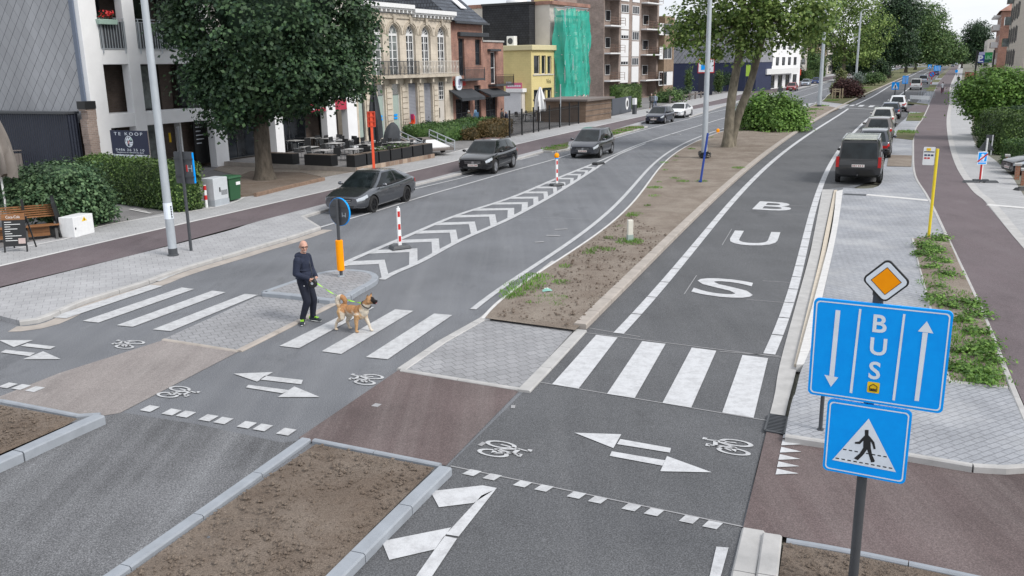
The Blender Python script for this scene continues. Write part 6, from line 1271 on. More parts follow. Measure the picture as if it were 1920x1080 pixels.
# ground plants
def tufts(name, spots, mat, hgt, n_each, z=.1, label=None, cat=None, wide=.01):
    V = []; F = []
    for (c, r) in spots:
        for _ in range(int(n_each * r * r * 8) + 6):
            a = RNG.random() * 2 * PI; q = r * math.sqrt(RNG.random()); x, y = c.x + q * math.cos(a), c.y + q * math.sin(a); h_ = hgt * RNG.uniform(.5, 1.2) * (1 - .4 * q / r); d_ = RNG.random() * 2 * PI; w_ = wide * RNG.uniform(.7, 1.5)
            l = h_ * RNG.uniform(.1, .7); e = RNG.random() * 2 * PI; ux, uy = math.cos(d_) * w_, math.sin(d_) * w_; b = len(V)
            V += [(x - ux, y - uy, z), (x + ux, y + uy, z), (x + ux * .7 + math.cos(e) * l * .4, y + uy * .7 + math.sin(e) * l * .4, z + h_ * .6), (x + math.cos(e) * l, y + math.sin(e) * l, z + h_)]; F.append((b, b + 1, b + 2, b + 3))
    m = MB(); m.v = V; m.f = F; m.m = [0] * len(F); o = m.build(name, mat); return stuff(o)
sp = []; rg = random.Random(21)
W['grass'] = M_leaf('grass_blades', (.09, .20, .03), (.20, .38, .07), .35)
ml = resample(ML, 60)
for p in resample(offset(ML, -.42), 46)[3:30]:
    if rg.random() < .55: sp.append((p + Vector((rg.uniform(-.1, .25), rg.uniform(-.2, .2), 0)), rg.uniform(.12, .3)))
for x, y, r in ((985, 535, .55), (1005, 520, .45), (970, 548, .45), (960, 556, .3), (1035, 560, .38), (1005, 565, .3), (1045, 572, .2), (1052, 530, .25), (1180, 455, .42), (1175, 450, .3), (1190, 452, .3), (1192, 402, .35), (1185, 405, .25), (1108, 470, .2), (1120, 465, .18), (1265, 335, .3), (1280, 340, .3), (1315, 340, .3), (1228, 352, .35), (1385, 315, .35), (1140, 468, .25), (1060, 500, .2), (1245, 305, .25)): sp.append((G(x, y, .1), r))
tufts('grass', sp, W['grass'], .10, 170, .10, wide=.008)
sp = [(G(x, y, .12), r) for x, y, r in ((1030, 278, .6), (1050, 274, .6), (1150, 250, .7), (1170, 245, .8), (1190, 240, .8), (1510, 212, 1.1), (1525, 205, 1.1), (1540, 198, .9), (1500, 220, .8), (1560, 188, 1.0), (1575, 182, 1.0), (1590, 178, 1.2), (1620, 165, 1.4), (1600, 172, 1.2), (1698, 249, .9), (1703, 246, .7), (1715, 213, .6), (1720, 220, .8), (1745, 166, 1.2))]
tufts('grass', sp, W['grass'], .18, 26, .10, wide=.03)
gB = 'leafy plants in the bed beside the cycle path'
rg = random.Random(31); k = 0
for (x, y, r, h) in ((1740, 462, .55, .5), (1755, 470, .5, .45), (1765, 490, .5, .4), (1730, 478, .4, .35), (1745, 500, .4, .25), (1780, 515, .4, .3), (1765, 540, .3, .2), (1755, 560, .5, .35), (1780, 575, .45, .35), (1815, 570, .45, .3), (1830, 590, .45, .35), (1810, 600, .35, .3), (1830, 625, .4, .3), (1845, 650, .45, .3), (1855, 675, .4, .3), (1830, 660, .35, .25), (1800, 660, .35, .3), (1795, 690, .4, .3), (1820, 700, .4, .25), (1865, 700, .4, .25), (1840, 715, .3, .2), (1760, 450, .5, .5)):
    B = G(x, y, ZR + .03); root = thing('leafy_plant', 'low leafy green plant in the bed between bus stop and cycle path', 'plant', B, 0, gB); r *= .66; h *= .36; E_ = [(rg.uniform(-.1, .1), rg.uniform(-.1, .1), h * .4, r, r, h * .6), (rg.uniform(-.4, .4) * r, rg.uniform(-.4, .4) * r, h * .3, r * .7, r * .7, h * .5)]
    P, N_ = blob_points(E_, int(52 * r * r / .2) + 12, 8, .17, .4, .6, -.1); P[:, 2] = np.maximum(P[:, 2], .01); leaf_mesh('foliage', P, N_ + np.array([0, 0, .5]), .075, W['L_bright'], root)
sp = [(G(x, y, ZR + .05), r) for x, y, r in ((1790, 630, .5), (1800, 640, .4), (1770, 600, .4), (1810, 620, .4), (1820, 685, .4), (1790, 705, .4), (1760, 520, .4), (1850, 690, .3), (1740, 530, .3), (1870, 715, .3), (1800, 550, .3))]
tufts('grass', sp, W['grass'], .09, 80, ZR + .04)
# loose clods on the near beds
m = MB(); rg = random.Random(77)
def clods(poly_px, n, z, s0, s1):
    P = [G(x, y, z) for x, y in poly_px]; xs = [p.x for p in P]; ys = [p.y for p in P]
    def inside(x, y):
        c = False
        for i in range(len(P)):
            a, b = P[i], P[i - 1]
            if (a.y > y) != (b.y > y) and x < (b.x - a.x) * (y - a.y) / (b.y - a.y) + a.x: c = not c
        return c
    k = 0
    while k < n:
        x, y = rg.uniform(min(xs), max(xs)), rg.uniform(min(ys), max(ys))
        if not inside(x, y): continue
        s = rg.uniform(s0, s1) * (rg.random() ** 2 + .4); zz = z + s * .15; vs = [Vector((1, 0, 0)), Vector((-1, 0, 0)), Vector((0, 1, 0)), Vector((0, -1, 0)), Vector((0, 0, .8)), Vector((0, 0, -.6))]
        vs = [(x + v.x * s * rg.uniform(.6, 1.2), y + v.y * s * rg.uniform(.6, 1.2), zz + v.z * s * rg.uniform(.6, 1.2)) for v in vs]; m.add(vs, [(0, 2, 4), (2, 1, 4), (1, 3, 4), (3, 0, 4), (2, 0, 5), (1, 2, 5), (3, 1, 5), (0, 3, 5)]); k += 1
clods([(592, 832), (812, 875), (700, 982), (600, 1085), (235, 1080), (420, 948)], 1500, .08, .012, .035); clods([(0, 760), (142, 785), (120, 796), (0, 848)], 500, .11, .012, .03); clods([(1475, 1018), (1593, 1040), (1800, 1083), (1460, 1085)], 350, .06, .01, .025)
clods([(925, 592), (1075, 612), (1200, 490), (1250, 440), (1180, 400), (1120, 440), (1050, 492)], 1300, .12, .015, .045)
stuff(m.build('dirt', W['soil2']))
# ------------------------------------------------------------------ street furniture
def at_px(x, y, z=0.0): return G(x, y, z)
def lamp(label, base, z, H_, r0, r1, head=True, name='lamp_post', stub=True, group='tall grey lamp posts'):
    B = G(*base, z); o = thing(name, label, 'lamp post', B, 0, group); m = MB(); m.tube([(0, 0, -.1), (0, 0, H_ * .45), (0, 0, H_)], [r0, (r0 + r1) / 2, r1], 14); m.build('pole', W['galv'], o, smooth=True)
    m = MB(); m.lathe([(r0 * 1.25, -.02), (r0 * 1.25, .03), (r0 * 1.04, .05), (r0 * 1.04, .22)], (0, 0, 0), 14); m.build('foot', W['dgrey'], o, smooth=True)
    if head: m = MB(); m.tube([(0, 0, H_), (.3, 0, H_ + .35), (1.6, 0, H_ + .5)], .04, 8); m.build('arm', W['galv'], o); m = MB(); m.box((1.9, 0, H_ + .5), (.7, .26, .12), 0, 0, .7); m.build('lamp_head', W['dgrey'], o, bev=.02)
    return o, B
o, B = lamp('tall grey lamp post with white sticker band on the near left pavement', (325, 479), .1, 10.5, .125, .085)
z0, z1 = ZAT(B, 410) - .1, ZAT(B, 380) - .1; m = MB(); m.lathe([(.128, z0), (.126, z1)], (0, 0, 0), 14); bd_ = m.build('sticker_band', W['sign_white'], o); m = MB()
a_ = math.atan2(-B.y, -B.x) + .55
for i, c in enumerate('EANDA'):
    z = z1 - .1 - i * (z1 - z0 - .1) / 5; m.bar((.131 * math.cos(a_), .131 * math.sin(a_), z), (.131 * math.cos(a_ + .3), .131 * math.sin(a_ + .3), z - .02), .008, .035); m.bar((.131 * math.cos(a_), .131 * math.sin(a_), z - .04), (.131 * math.cos(a_ + .2), .131 * math.sin(a_ + .2), z - .05), .008, .012)
m.build('print', W['black'], bd_)
o, B = lamp('tall grey lamp post with black cable bundle at its foot on the median soil', (1320, 296), .1, 15, .17, .085); m = MB(); rg = random.Random(2)
for k in range(9): a0 = rg.random() * 6; m.tube([(.2 * math.cos(a0 + q * .9) * rg.uniform(1, 2.0), .22 * math.sin(a0 + q * .9) * rg.uniform(1, 1.8), .03 + rg.random() * .35) for q in range(6)], .03, 5)
m.build('cable_bundle', W['black'], o); m = MB(); zb_ = ZAT(B, 236) - .1; m.lathe([(.16, zb_ - 1.6), (.155, zb_)], (0, 0, 0), 14); m.build('band', W['sign_white'], o)
lamp('lamp post on the median grass beside the far pedestrian crossing', (1536, 200), .1, 15, .24, .13); lamp('lamp post on the median behind the silver shrub', (1604, 158), .1, 15, .26, .15); lamp('lamp post half hidden by the very dark tree', (1646, 146), .1, 15, .26, .15)
for x, y, s in ((1742, 129, 'first and leftmost'), (1748, 127, 'second'), (1753, 128.5, 'third and rightmost')): lamp(s + ' of three thin pale posts beyond the far median trees', (x, y), .1, 12, .22, .16, False)
B = G(1313, 341, .1); o = thing('blue_pole', 'thin leaning blue pole stuck in the median soil before the lamp post', 'pole', B); t = G(1313, 341, .1); zt = ZAT(B, 250) - .1; m = MB(); m.tube([(0, 0, -.1), (.28, .1, zt)], .05, 8); W['rblue'] = M_plain('royal_blue_paint', (.012, .05, .30), .5); m.build('shaft', W['rblue'], o); MB().lathe([(.08, 0), (.08, .06)], (0, 0, 0), 10).build('foot', W['rblue'], o)
# sign boards: local frame x right, z up, face at -y
def solve_rz(P, a, b):
    best = None
    for i in range(-85, 86):
        rz = math.radians(i); X = Vector((math.cos(rz), math.sin(rz), 0)); N_ = Vector((-X.y, X.x, 0)); zz = []
        for q in (a, b):
            r = ray(*q); t = (P - CAM).dot(N_) / r.dot(N_); zz.append((CAM + r * t).z)
        e = abs(zz[0] - zz[1])
        if best is None or e < best[0]: best = (e, rz)
    return best[1]
class Board:
    def __init__(s, root_loc, rz, off): s.P = Vector((root_loc.x, root_loc.y, 0)); s.z = root_loc.z; s.X = Vector((math.cos(rz), math.sin(rz), 0)); s.N = Vector((-s.X.y, s.X.x, 0)); s.off = off
    def at(s, x, y):
        r = ray(x, y); t = (s.off - (CAM - s.P).dot(s.N)) / r.dot(s.N); q = CAM + r * t - s.P; return q.dot(s.X), q.z - s.z
def rrect(x0, x1, z0, z1, r, n=6):
    out = []
    for cx, cz, a0 in ((x1 - r, z1 - r, 0), (x0 + r, z1 - r, 90), (x0 + r, z0 + r, 180), (x1 - r, z0 + r, 270)):
        for k in range(n + 1): a = math.radians(a0 + 90 * k / n); out.append((cx + r * math.cos(a), cz + r * math.sin(a)))
    return out
def ring_plate(mb, A, B_, y0, y1): n = len(A); mb.add([(p[0], y0, p[1]) for p in A] + [(p[0], y0, p[1]) for p in B_], [(i, (i + 1) % n, n + (i + 1) % n, n + i) for i in range(n)])
PB_ = G(1597, 1112, .04); rz = solve_rz(PB_, (1528, 558), (1790, 585)); pole = thing('sign_post', 'slim dark grey sign post in the foreground carrying three traffic signs', 'post', PB_, rz); zt = ZAT(PB_, 550) - PB_.z
m = MB(); m.tube([(0, 0, -.2), (0, 0, zt)], .048, 16); m.build('pole', W['dgrey'], pole, smooth=True); m = MB(); m.lathe([(.05, zt), (.05, zt + .02)], (0, 0, 0), 14); m.build('cap', W['black'], pole)
def signbase(name, label, px4, z_of=None, off=-.075, rad=.05, edge=.012, mat='blue', back=True):
    Bd = Board(PB_, rz, off); P = [Bd.at(*q) for q in px4]; x0, x1 = (P[0][0] + P[3][0]) / 2, (P[1][0] + P[2][0]) / 2; z1, z0 = (P[0][1] + P[1][1]) / 2, (P[2][1] + P[3][1]) / 2
    o = thing(name, label, 'traffic sign', PB_, rz); m = MB(); m.plate(rrect(x0, x1, z0, z1, rad), off, off + .03); pl = m.build('plate', W[mat], o); i = .022; m = MB(); ring_plate(m, rrect(x0 + i, x1 - i, z0 + i, z1 - i, rad * .75), rrect(x0 + i + edge, x1 - i - edge, z0 + i + edge, z1 - i - edge, rad * .65), off - .003, off); m.build('border', W['sign_white'], o)
    m = MB()
    for zz in (z0 + (z1 - z0) * .25, z0 + (z1 - z0) * .75): m.bx(-.055, .055, off + .03, .055, zz - .02, zz + .02)
    m.build('clamps', W['dgrey'], o); return o, Bd, (x0, x1, z0, z1)
o, Bd, bx_ = signbase('lane_sign', 'big blue sign with two white arrows around the letters BUS', [(1528, 558), (1790, 585), (1766, 775), (1513, 739)]); yf = -.079
def flatp(mb, pts, dy=0.0): P = [Bd.at(*q) for q in pts]; V2 = [Vector((p[0], p[1], 0)) for p in P]; tr = geometry.tessellate_polygon([V2]); mb.add([(p[0], yf - dy, p[1]) for p in P], [tuple(t) if (V2[t[1]] - V2[t[0]]).cross(V2[t[2]] - V2[t[0]]).z > 0 else tuple(reversed(t)) for t in tr])
m = MB()
for q in ([(1567, 581), (1576, 582), (1564, 706), (1555, 704)], [(1546, 702.5), (1572, 707.5), (1558, 725)]): flatp(m, q)
m.build('down_arrow', W['sign_white'], o); m = MB()
for q in ([(1714.5, 751), (1723, 752), (1740, 624), (1730, 623)], [(1738, 602), (1721, 621), (1750, 625)]): flatp(m, q)
m.build('up_arrow', W['sign_white'], o)
for q in ([(1611, 579), (1615.5, 579.5), (1598, 737), (1593, 736)], [(1693.5, 588.5), (1698, 589), (1678, 751), (1673, 750)]): m = MB(); flatp(m, q); m.build('divider', W['sign_white'], o)
for ch, c, h in (('B', (1650, 607), (1650, 590, 1649, 623.5)), ('U', (1647, 650), (1648, 634, 1646, 666.5)), ('S', (1640, 694.5), (1641, 678, 1640, 711.5))):
    m = MB(); p = Bd.at(*c); hh = Bd.at(h[0], h[1])[1] - Bd.at(h[2], h[3])[1]; put_text(m, ch, p[0], p[1], hh, yf, 0, None, .02); m.build('lettering', W['sign_white'], o)
c = Bd.at(1637.5, 726.5); s = abs(Bd.at(1649, 727)[0] - Bd.at(1626, 726)[0]) / 2; m = MB(); m.plate(rrect(c[0] - s, c[0] + s, c[1] - s, c[1] + s, s * .2), yf - .001, yf + .002); em = m.build('emblem', W['yellow'], o); m = MB()
q = [(-.6, -.6), (-.6, .25), (0, .65), (.6, .25), (.6, -.6)]
for a, b in zip(q, q[1:] + q[:1]): m.bar((c[0] + a[0] * s, yf - .003, c[1] + a[1] * s), (c[0] + b[0] * s, yf - .003, c[1] + b[1] * s), .005, .006)
for k in (-.32, 0, .32): m.bx(c[0] + (k - .13) * s, c[0] + (k + .13) * s, yf - .004, yf - .002, c[1] - .6 * s, c[1] - (.15 + .1 * abs(k)) * s)
m.build('emblem_print', W['black'], em)
o, Bd, bx_ = signbase('crossing_sign', 'square blue sign with black walking figure in a white triangle, lowest on the foreground post', [(1553, 750), (1711, 769), (1697, 909), (1541, 880)]); m = MB(); flatp(m, [(1629, 784.5), (1680, 885), (1560.5, 862)]); m.build('triangle', W['sign_white'], o); m = MB()
k_ = lambda L: [(1280 + x / 2.842, 700 + y / 2.842) for x, y in L]
flatp(m, k_([(971, 300), (991, 300), (991, 330), (1000, 338), (1022, 366), (1029, 402), (1018, 403), (1010, 376), (1002, 362), (1003, 398), (1010, 432), (1024, 464), (1022, 472), (1004, 473), (994, 440), (983, 405), (964, 432), (934, 462), (912, 452), (944, 425), (962, 396), (963, 358), (945, 376), (919, 374), (917, 365), (940, 362), (965, 335), (971, 330)]), .002); m.build('walking_figure', W['black'], o); m = MB()
for a, b, n_ in (((855, 403), (1100, 447), 8), ((815, 450), (1130, 508), 10)):
    for i in range(n_): t0, t1 = i / n_, (i + .6) / n_; x0, y0, x1, y1 = a[0] + (b[0] - a[0]) * t0, a[1] + (b[1] - a[1]) * t0, a[0] + (b[0] - a[0]) * t1, a[1] + (b[1] - a[1]) * t1; m = MB(); flatp(m, k_([(x0, y0 - 3), (x1, y1 - 3), (x1, y1 + 3), (x0, y0 + 3)]), .0015); m.build('dash', W['black'], o)
Bd = Board(PB_, rz, -.075); o = thing('priority_sign', 'orange and white diamond priority sign on top of the foreground post', 'traffic sign', PB_, rz); c = Bd.at(1661.5, 527); r_ = (abs(Bd.at(1706, 529)[0] - Bd.at(1617, 529)[0]) + abs(Bd.at(1664, 487)[1] - Bd.at(1658, 567)[1])) / 4
def dia(r, rr):
    P = rrect(-r * .707, r * .707, -r * .707, r * .707, rr); k = .7071; return [(c[0] + (x - z) * k, c[1] + (x + z) * k) for x, z in P]
MB().plate(dia(r_ * 1.06, .05), -.075, -.045).build('plate', W['black'], o); MB().plate(dia(r_ * .95, .04), -.078, -.07).build('white_field', W['sign_white'], o); MB().plate(dia(r_ * .66, .003), -.0795, -.07).build('outline', W['black'], o); MB().plate(dia(r_ * .62, .002), -.081, -.07).build('orange_field', W['orange'], o); MB().bx(-.05, .05, -.045, .05, c[1] - .15, c[1] - .05).build('clamps', W['dgrey'], o)
# small post behind the big sign
B = G(1538, 806, ZR); o = thing('post', 'slim dark post standing on the pavers behind the big blue sign', 'post', B); m = MB(); m.tube([(0, 0, -.1), (0, 0, 1.5)], .03, 8); m.build('shaft', W['dgrey'], o); MB().lathe([(.05, 0), (.05, .02)], (0, 0, 0), 10).build('foot', W['dgrey'], o)
def flag_sign(name, label, base, z, pole_top, pole_r, pole_mat, corners, plate_mat, draw=None, cat='traffic sign', rz=None, group=None, off=-.06, back=None, border=False, rad=.03):
    B = G(*base, z); rz_ = solve_rz(B, corners[0], corners[1]) if rz is None else rz; o = thing(name, label, cat, B, rz_, group); H_ = ZAT(B, pole_top) - z; m = MB(); m.tube([(0, 0, -.1), (0, 0, H_)], pole_r, 8); m.build('pole', pole_mat, o, smooth=True)
    Bq = Board(B, rz_, off); P = [Bq.at(*q) for q in corners]; x0, x1 = (P[0][0] + P[3][0]) / 2, (P[1][0] + P[2][0]) / 2; z1, z0 = (P[0][1] + P[1][1]) / 2, (P[2][1] + P[3][1]) / 2; x0, x1 = min(x0, x1), max(x0, x1); m = MB(); m.plate(rrect(x0, x1, z0, z1, min(rad, (x1 - x0) * .2)), off, off + .03); pl = m.build('plate', plate_mat, o)
    if draw: draw(o, pl, x0, x1, z0, z1, off)
    return o
def d_bus(o, pl, x0, x1, z0, z1, y):
    w_, h = x1 - x0, z1 - z0; m = MB(); m.bx(x0 + w_ * .25, x0 + w_ * .62, y - .004, y, z1 - h * .2, z1 - h * .06); m.build('logo', W['yellow'], pl); MB().bx(x0 + w_ * .05, x1 - w_ * .05, y - .004, y, z1 - h * .29, z1 - h * .24).build('stripe', W['black'], pl); m = MB()
    for i in range(3): m.plate(rrect(x0 + w_ * (.1 + .28 * i), x0 + w_ * (.32 + .28 * i), z1 - h * .5, z1 - h * .40, .01), y - .004, y)
    m.build('line_number', M_plain('ink_blue', (.03, .05, .12)), pl); m = MB()
    for i in range(2): m.plate(rrect(x0 + w_ * (.1 + .28 * i), x0 + w_ * (.32 + .28 * i), z1 - h * .66, z1 - h * .57, .01), y - .004, y)
    m.build('line_number', W['red'], pl)
flag_sign('bus_stop', 'yellow bus stop pole with white route flag on the platform', (1741, 446), ZR, 279, .042, M_plain('bus_yellow', (.75, .58, .02), .4), [(1732.5, 275.5), (1754, 276), (1751.5, 310), (1729, 309)], W['white_paint'], d_bus, 'bus stop', off=-.03)
def d_back(o, pl, x0, x1, z0, z1, y):
    m = MB()
    for zz in (z0 + (z1 - z0) * .22, z0 + (z1 - z0) * .78): m.bx(x0, x1, y - .035, y, zz - .02, zz + .02)
    m.build('rails', W['dgrey'], pl); MB().bx(x1 - .025, x1 + .012, y - .002, y + .035, z0 + .02, z1 - .02).build('blue_rim', W['blue'], pl); MB().bx(x1 - .28, x1 - .22, y - .005, y, z0 + .35, z0 + .55).build('mark', W['red'], pl); m = MB(); put_text(m, 'H', x1 - .14, z0 + .45, .2, y - .004); m.build('letter', W['galv'], pl)
flag_sign('traffic_sign', 'rectangular traffic sign seen from behind on a dark pole by the near lamp post', (358.5, 470), .1, 237, .045, W['dgrey'], [(326, 284), (361, 285), (365, 345), (330, 343)], W['sign_back'], d_back, off=.05)
# keep-left sign on the island, seen from behind
B = G(640, 518, .12); rd = (G(840, 440) - G(640, 518)).normalized(); rz2 = math.atan2(rd.y, rd.x) - PI / 2 - .2; o = thing('keep_left_sign', 'round sign seen from behind on a post with orange sleeve on the raised island', 'traffic sign', B, rz2); zz = lambda y: ZAT(B, y) - B.z
m = MB(); m.tube([(0, 0, -.1), (0, 0, zz(374))], .042, 12); m.build('pole', W['dgrey'], o, smooth=True); m = MB(); m.lathe([(.08, zz(507)), (.095, zz(506)), (.095, zz(451)), (.08, zz(450))], (0, 0, 0), 16); m.build('sleeve', W['orange'], o, smooth=True); zc = zz(398); r_ = (zz(373) - zz(424)) / 2; m = MB(); m.lathe([(r_, .06), (r_, .10)], (0, 0, zc), 32, 0, 'y'); pl = m.build('disc', W['sign_back'], o); m = MB(); m.lathe([(r_ + .012, .07), (r_ + .012, .115)], (0, 0, zc), 32, 0, 'y'); m.build('blue_face', W['blue'], o); m = MB(); m.bx(-r_ * .8, r_ * .8, .035, .06, zc + .12, zc + .16); m.bx(-r_ * .8, r_ * .8, .035, .06, zc - .16, zc - .12); m.build('rails', W['dgrey'], o); m = MB(); put_text(m, 'H', r_ * .5, zc - r_ * .25, .16, .058); m.build('letter', W['galv'], pl)
m = MB(); m.lathe([(.09, 0), (.09, .03)], (0, 0, 0), 12); m.build('foot', W['galv'], o)
# red and white beacons
def beacon(label, base, ytop, ball=False, w=.11):
    B = G(*base, .016); o = thing('beacon_post', label, 'beacon', B, .5, 'red and white beacons on the painted island'); H_ = ZAT(B, ytop); m = MB(); m.box((0, 0, .06), (.62, .42, .10), 0, 0, .85); m.build('rubber_base', W['dgrey'], o, bev=.02); m = MB(); m.box((0, 0, .1 + (H_ - .1) / 2), (w, w * .6, H_ - .1)); p = m.build('shaft', W['white_paint'], o, bev=.01)
    for k in (.12, .44, .78): MB().box((0, 0, .1 + (H_ - .1) * (k + .06)), (w * .72, w * .64, (H_ - .1) * .15)).build('red_stripe', W['red'], p)
    if ball: m = MB(); m.ell((0, 0, H_ + .13), (.12, .10, .13), None, 14, 10); m.build('lamp', W['orange'], o, smooth=True); MB().box((0, 0, H_ + .01), (.14, .1, .05)).build('lamp_socket', W['blue'], o)
    else: MB().lathe([(.03, H_), (.03, H_ + .05)], (0, 0, 0), 10).build('cap', W['white_paint'], o)
beacon('red and white beacon on the chevrons nearest the raised island', (750, 466), 391); beacon('red and white beacon topped by an orange lamp on the chevrons', (1044, 348), 298, True)
B = G(1122, 308, .016); o = thing('rubber_base', 'empty dark rubber beacon base lying at the tip of the chevrons', 'base', B, .8); MB().box((0, 0, .06), (.7, .45, .12), 0, 0, .8).build('block', W['black'], o, bev=.02); MB().box((.25, .3, .04), (.5, .2, .06)).build('slab', W['black'], o)
B = G(1364, 250, .08); o = thing('orange_lamp', 'small orange warning lamp lying at the foot of the plane tree', 'lamp', G(1346, 248, .1)); m = MB(); m.ell((0, 0, .14), (.14, .1, .14), None, 12, 8); m.build('lens', W['orange'], o); MB().box((0, 0, .03), (.2, .16, .06)).build('housing', W['orange'], o)
B = G(1181, 452, .1); o = thing('marker_post', 'short white plastic marker post in the median soil', 'post', B, .3); H_ = ZAT(B, 412) - .1; m = MB(); m.box((0, 0, H_ / 2), (.17, .11, H_)); m.build('shaft', M_plain('cream_plastic', (.62, .61, .55), .5), o, bev=.015); m = MB(); m.box((0, 0, .1), (.18, .12, .2)); m.build('foot', M_plain('pale_teal', (.3, .38, .36)), o)
B = G(1026, 546, .13); o = thing('litter', 'crumpled green and white carton lying on the median soil', 'litter', B, .4); m = MB(); m.add([(-.12, 0, 0), (.0, -.05, .02), (.13, -.02, 0), (.12, .06, .03), (0, .05, .07), (-.1, .06, .03)], [(0, 1, 4, 5), (1, 2, 3, 4)]); m.build('carton', M_plain('carton_green', (.2, .42, .36)), o); m = MB(); m.add([(-.02, .04, .02), (.1, .05, .02), (.08, .12, .05), (-.03, .1, .06)], [(0, 1, 2, 3)]); m.build('flap', W['white_paint'], o)
# drain grates
def grate(label, c, u, v, nx, group='iron drain grates'):
    B = G(*c, .02); o = thing('drain_grate', label, 'drain grate', B, 0, group); u, v = u, v; m = MB(); m.add([tuple(u * a + v * b)[:2] + (.012,) for a, b in ((-1, -1), (1, -1), (1, 1), (-1, 1))], [(0, 1, 2, 3)]); m.build('pit', W['black'], o); m = MB()
    for k in range(nx): a = -1 + 2 * (k + .5) / nx; p = v * a; m.bar(tuple(p - u * .95)[:2] + (.022,), tuple(p + u * .95 + v * .12)[:2] + (.022,), .022, .02)
    for e in (-1, 1): m.bar(tuple(u * e - v)[:2] + (.022,), tuple(u * e + v)[:2] + (.022,), .03, .02); m.bar(tuple(v * e - u)[:2] + (.022,), tuple(v * e + u)[:2] + (.022,), .03, .02)
    m.build('bars', W['dgrey'], o)
grate('square drain grate by the corner of the bus stop platform', (1456, 797), (G(1475, 800) - G(1440, 794)) / 2, (G(1460, 781) - G(1452, 812)) / 2, 12)
grate('long drain grate in the gutter by the left zebra stripes', (74, 595), (G(54, 599) - G(96, 589)) / 2, (G(80, 592) - G(68, 598)) / 2, 3)
for c, lb, zz in (((1266, 252), 'round iron cover in the far lane before the median tip', .016), ((560, 459), 'dark utility cover on the left road', .0), ((1862, 368), 'grey utility cover in the right footpath', .104)):
    if zz > .0: o = thing('manhole_cover', lb, 'manhole cover', G(*c, zz)); m = MB(); m.lathe([(.38, 0), (.38, .008)], (0, 0, 0), 20); m.build('lid', W['dgrey'], o); m = MB(); m.lathe([(.45, 0), (.45, .004)], (0, 0, 0), 20); m.build('rim', W['conc'], o)
# cabinets, bin, bench, chalkboard, parasol
def boxthing(name, label, cat, a, b, depth, ytop, mat, rz=None):
    A, B_ = G(*a, .1), G(*b, .1); d_ = B_ - A; o = thing(name, label, cat, A, math.atan2(d_.y, d_.x)); return o, d_.length, ZAT((A + B_) / 2, ytop) - .1
o, L, h = boxthing('utility_cabinet', 'white cabinet with yellow warning triangle half grown over by ivy', 'cabinet', (141, 446), (178, 436), .6, 404, 'white'); MB().bx(0, L, 0, .55, 0, h).build('casing', W['white_paint'], o, bev=.015); m = MB(); m.plate([(L * .42, h * .72), (L * .68, h * .72), (L * .55, h * .93)], -.006, .0); tr = m.build('warning_triangle', W['yellow'], o); MB().bx(L * .53, L * .57, -.009, -.006, h * .75, h * .86).build('bolt_mark', W['black'], tr); MB().bx(.05, .09, -.02, 0, h * .4, h * .5).build('lock', W['dgrey'], o)
o, L, h = boxthing('utility_cabinet', 'pale grey street cabinet with black handle beside the green bin', 'cabinet', (404, 388), (431, 382), .5, 333, 'g'); MB().bx(0, L, 0, .6, .0, h * .22).build('plinth', W['galv'], o, bev=.01); MB().bx(.01, L - .01, .01, .59, h * .22, h).build('casing', M_plain('cabinet_grey', (.50, .53, .56), .5), o, bev=.02); MB().bx(L * .38, L * .43, -.02, .01, h * .5, h * .66).build('handle', W['black'], o)
m = MB()
for k in range(5): m.bx(L * .5, L * .92, .0, .012, h * .38 + k * .04, h * .38 + k * .04 + .015)
m.build('vent', W['dgrey'], o)
o, L, h = boxthing('wheelie_bin', 'dark green wheeled rubbish bin with white label', 'bin', (433, 379), (455, 374), .5, 329, 'g'); m = MB(); m.add([(.06, .04, .05), (L - .06, .04, .05), (L - .06, .5, .05), (.06, .5, .05), (0, 0, h - .12), (L, 0, h - .12), (L, .56, h - .12), (0, .56, h - .12)], [(3, 2, 1, 0), (4, 5, 6, 7), (0, 1, 5, 4), (1, 2, 6, 5), (2, 3, 7, 6), (3, 0, 4, 7)]); gb = M_plain('bin_green', (.02, .085, .035), .45); m.build('body', gb, o, bev=.02); m = MB(); m.box((L / 2, .28, h - .06), (L + .08, .66, .1), 0, 0, .86); m.build('lid', gb, o, bev=.02); MB().bx(L * .55, L * .9, -.012, .0, h * .62, h * .74).build('label', W['white_paint'], o)
for k in (0, 1): m = MB(); m.lathe([(.1, -.03), (.1, .03)], (L * .1 + k * L * .8, .5, .1), 12, 0, 'x'); m.build('wheel', W['black'], o)
B = G(387.5, 389, .1); o = thing('bollard', 'small red and white bollard at the corner of the clipped hedge', 'bollard', B); h = ZAT(B, 347) - .1; m = MB(); m.lathe([(.06, 0), (.06, h)], (0, 0, 0), 10); m.build('shaft', W['white_paint'], o)
for k in (.35, .78): m = MB(); m.lathe([(.063, h * k), (.063, h * (k + .2))], (0, 0, 0), 10); m.build('red_band', W['red'], o)
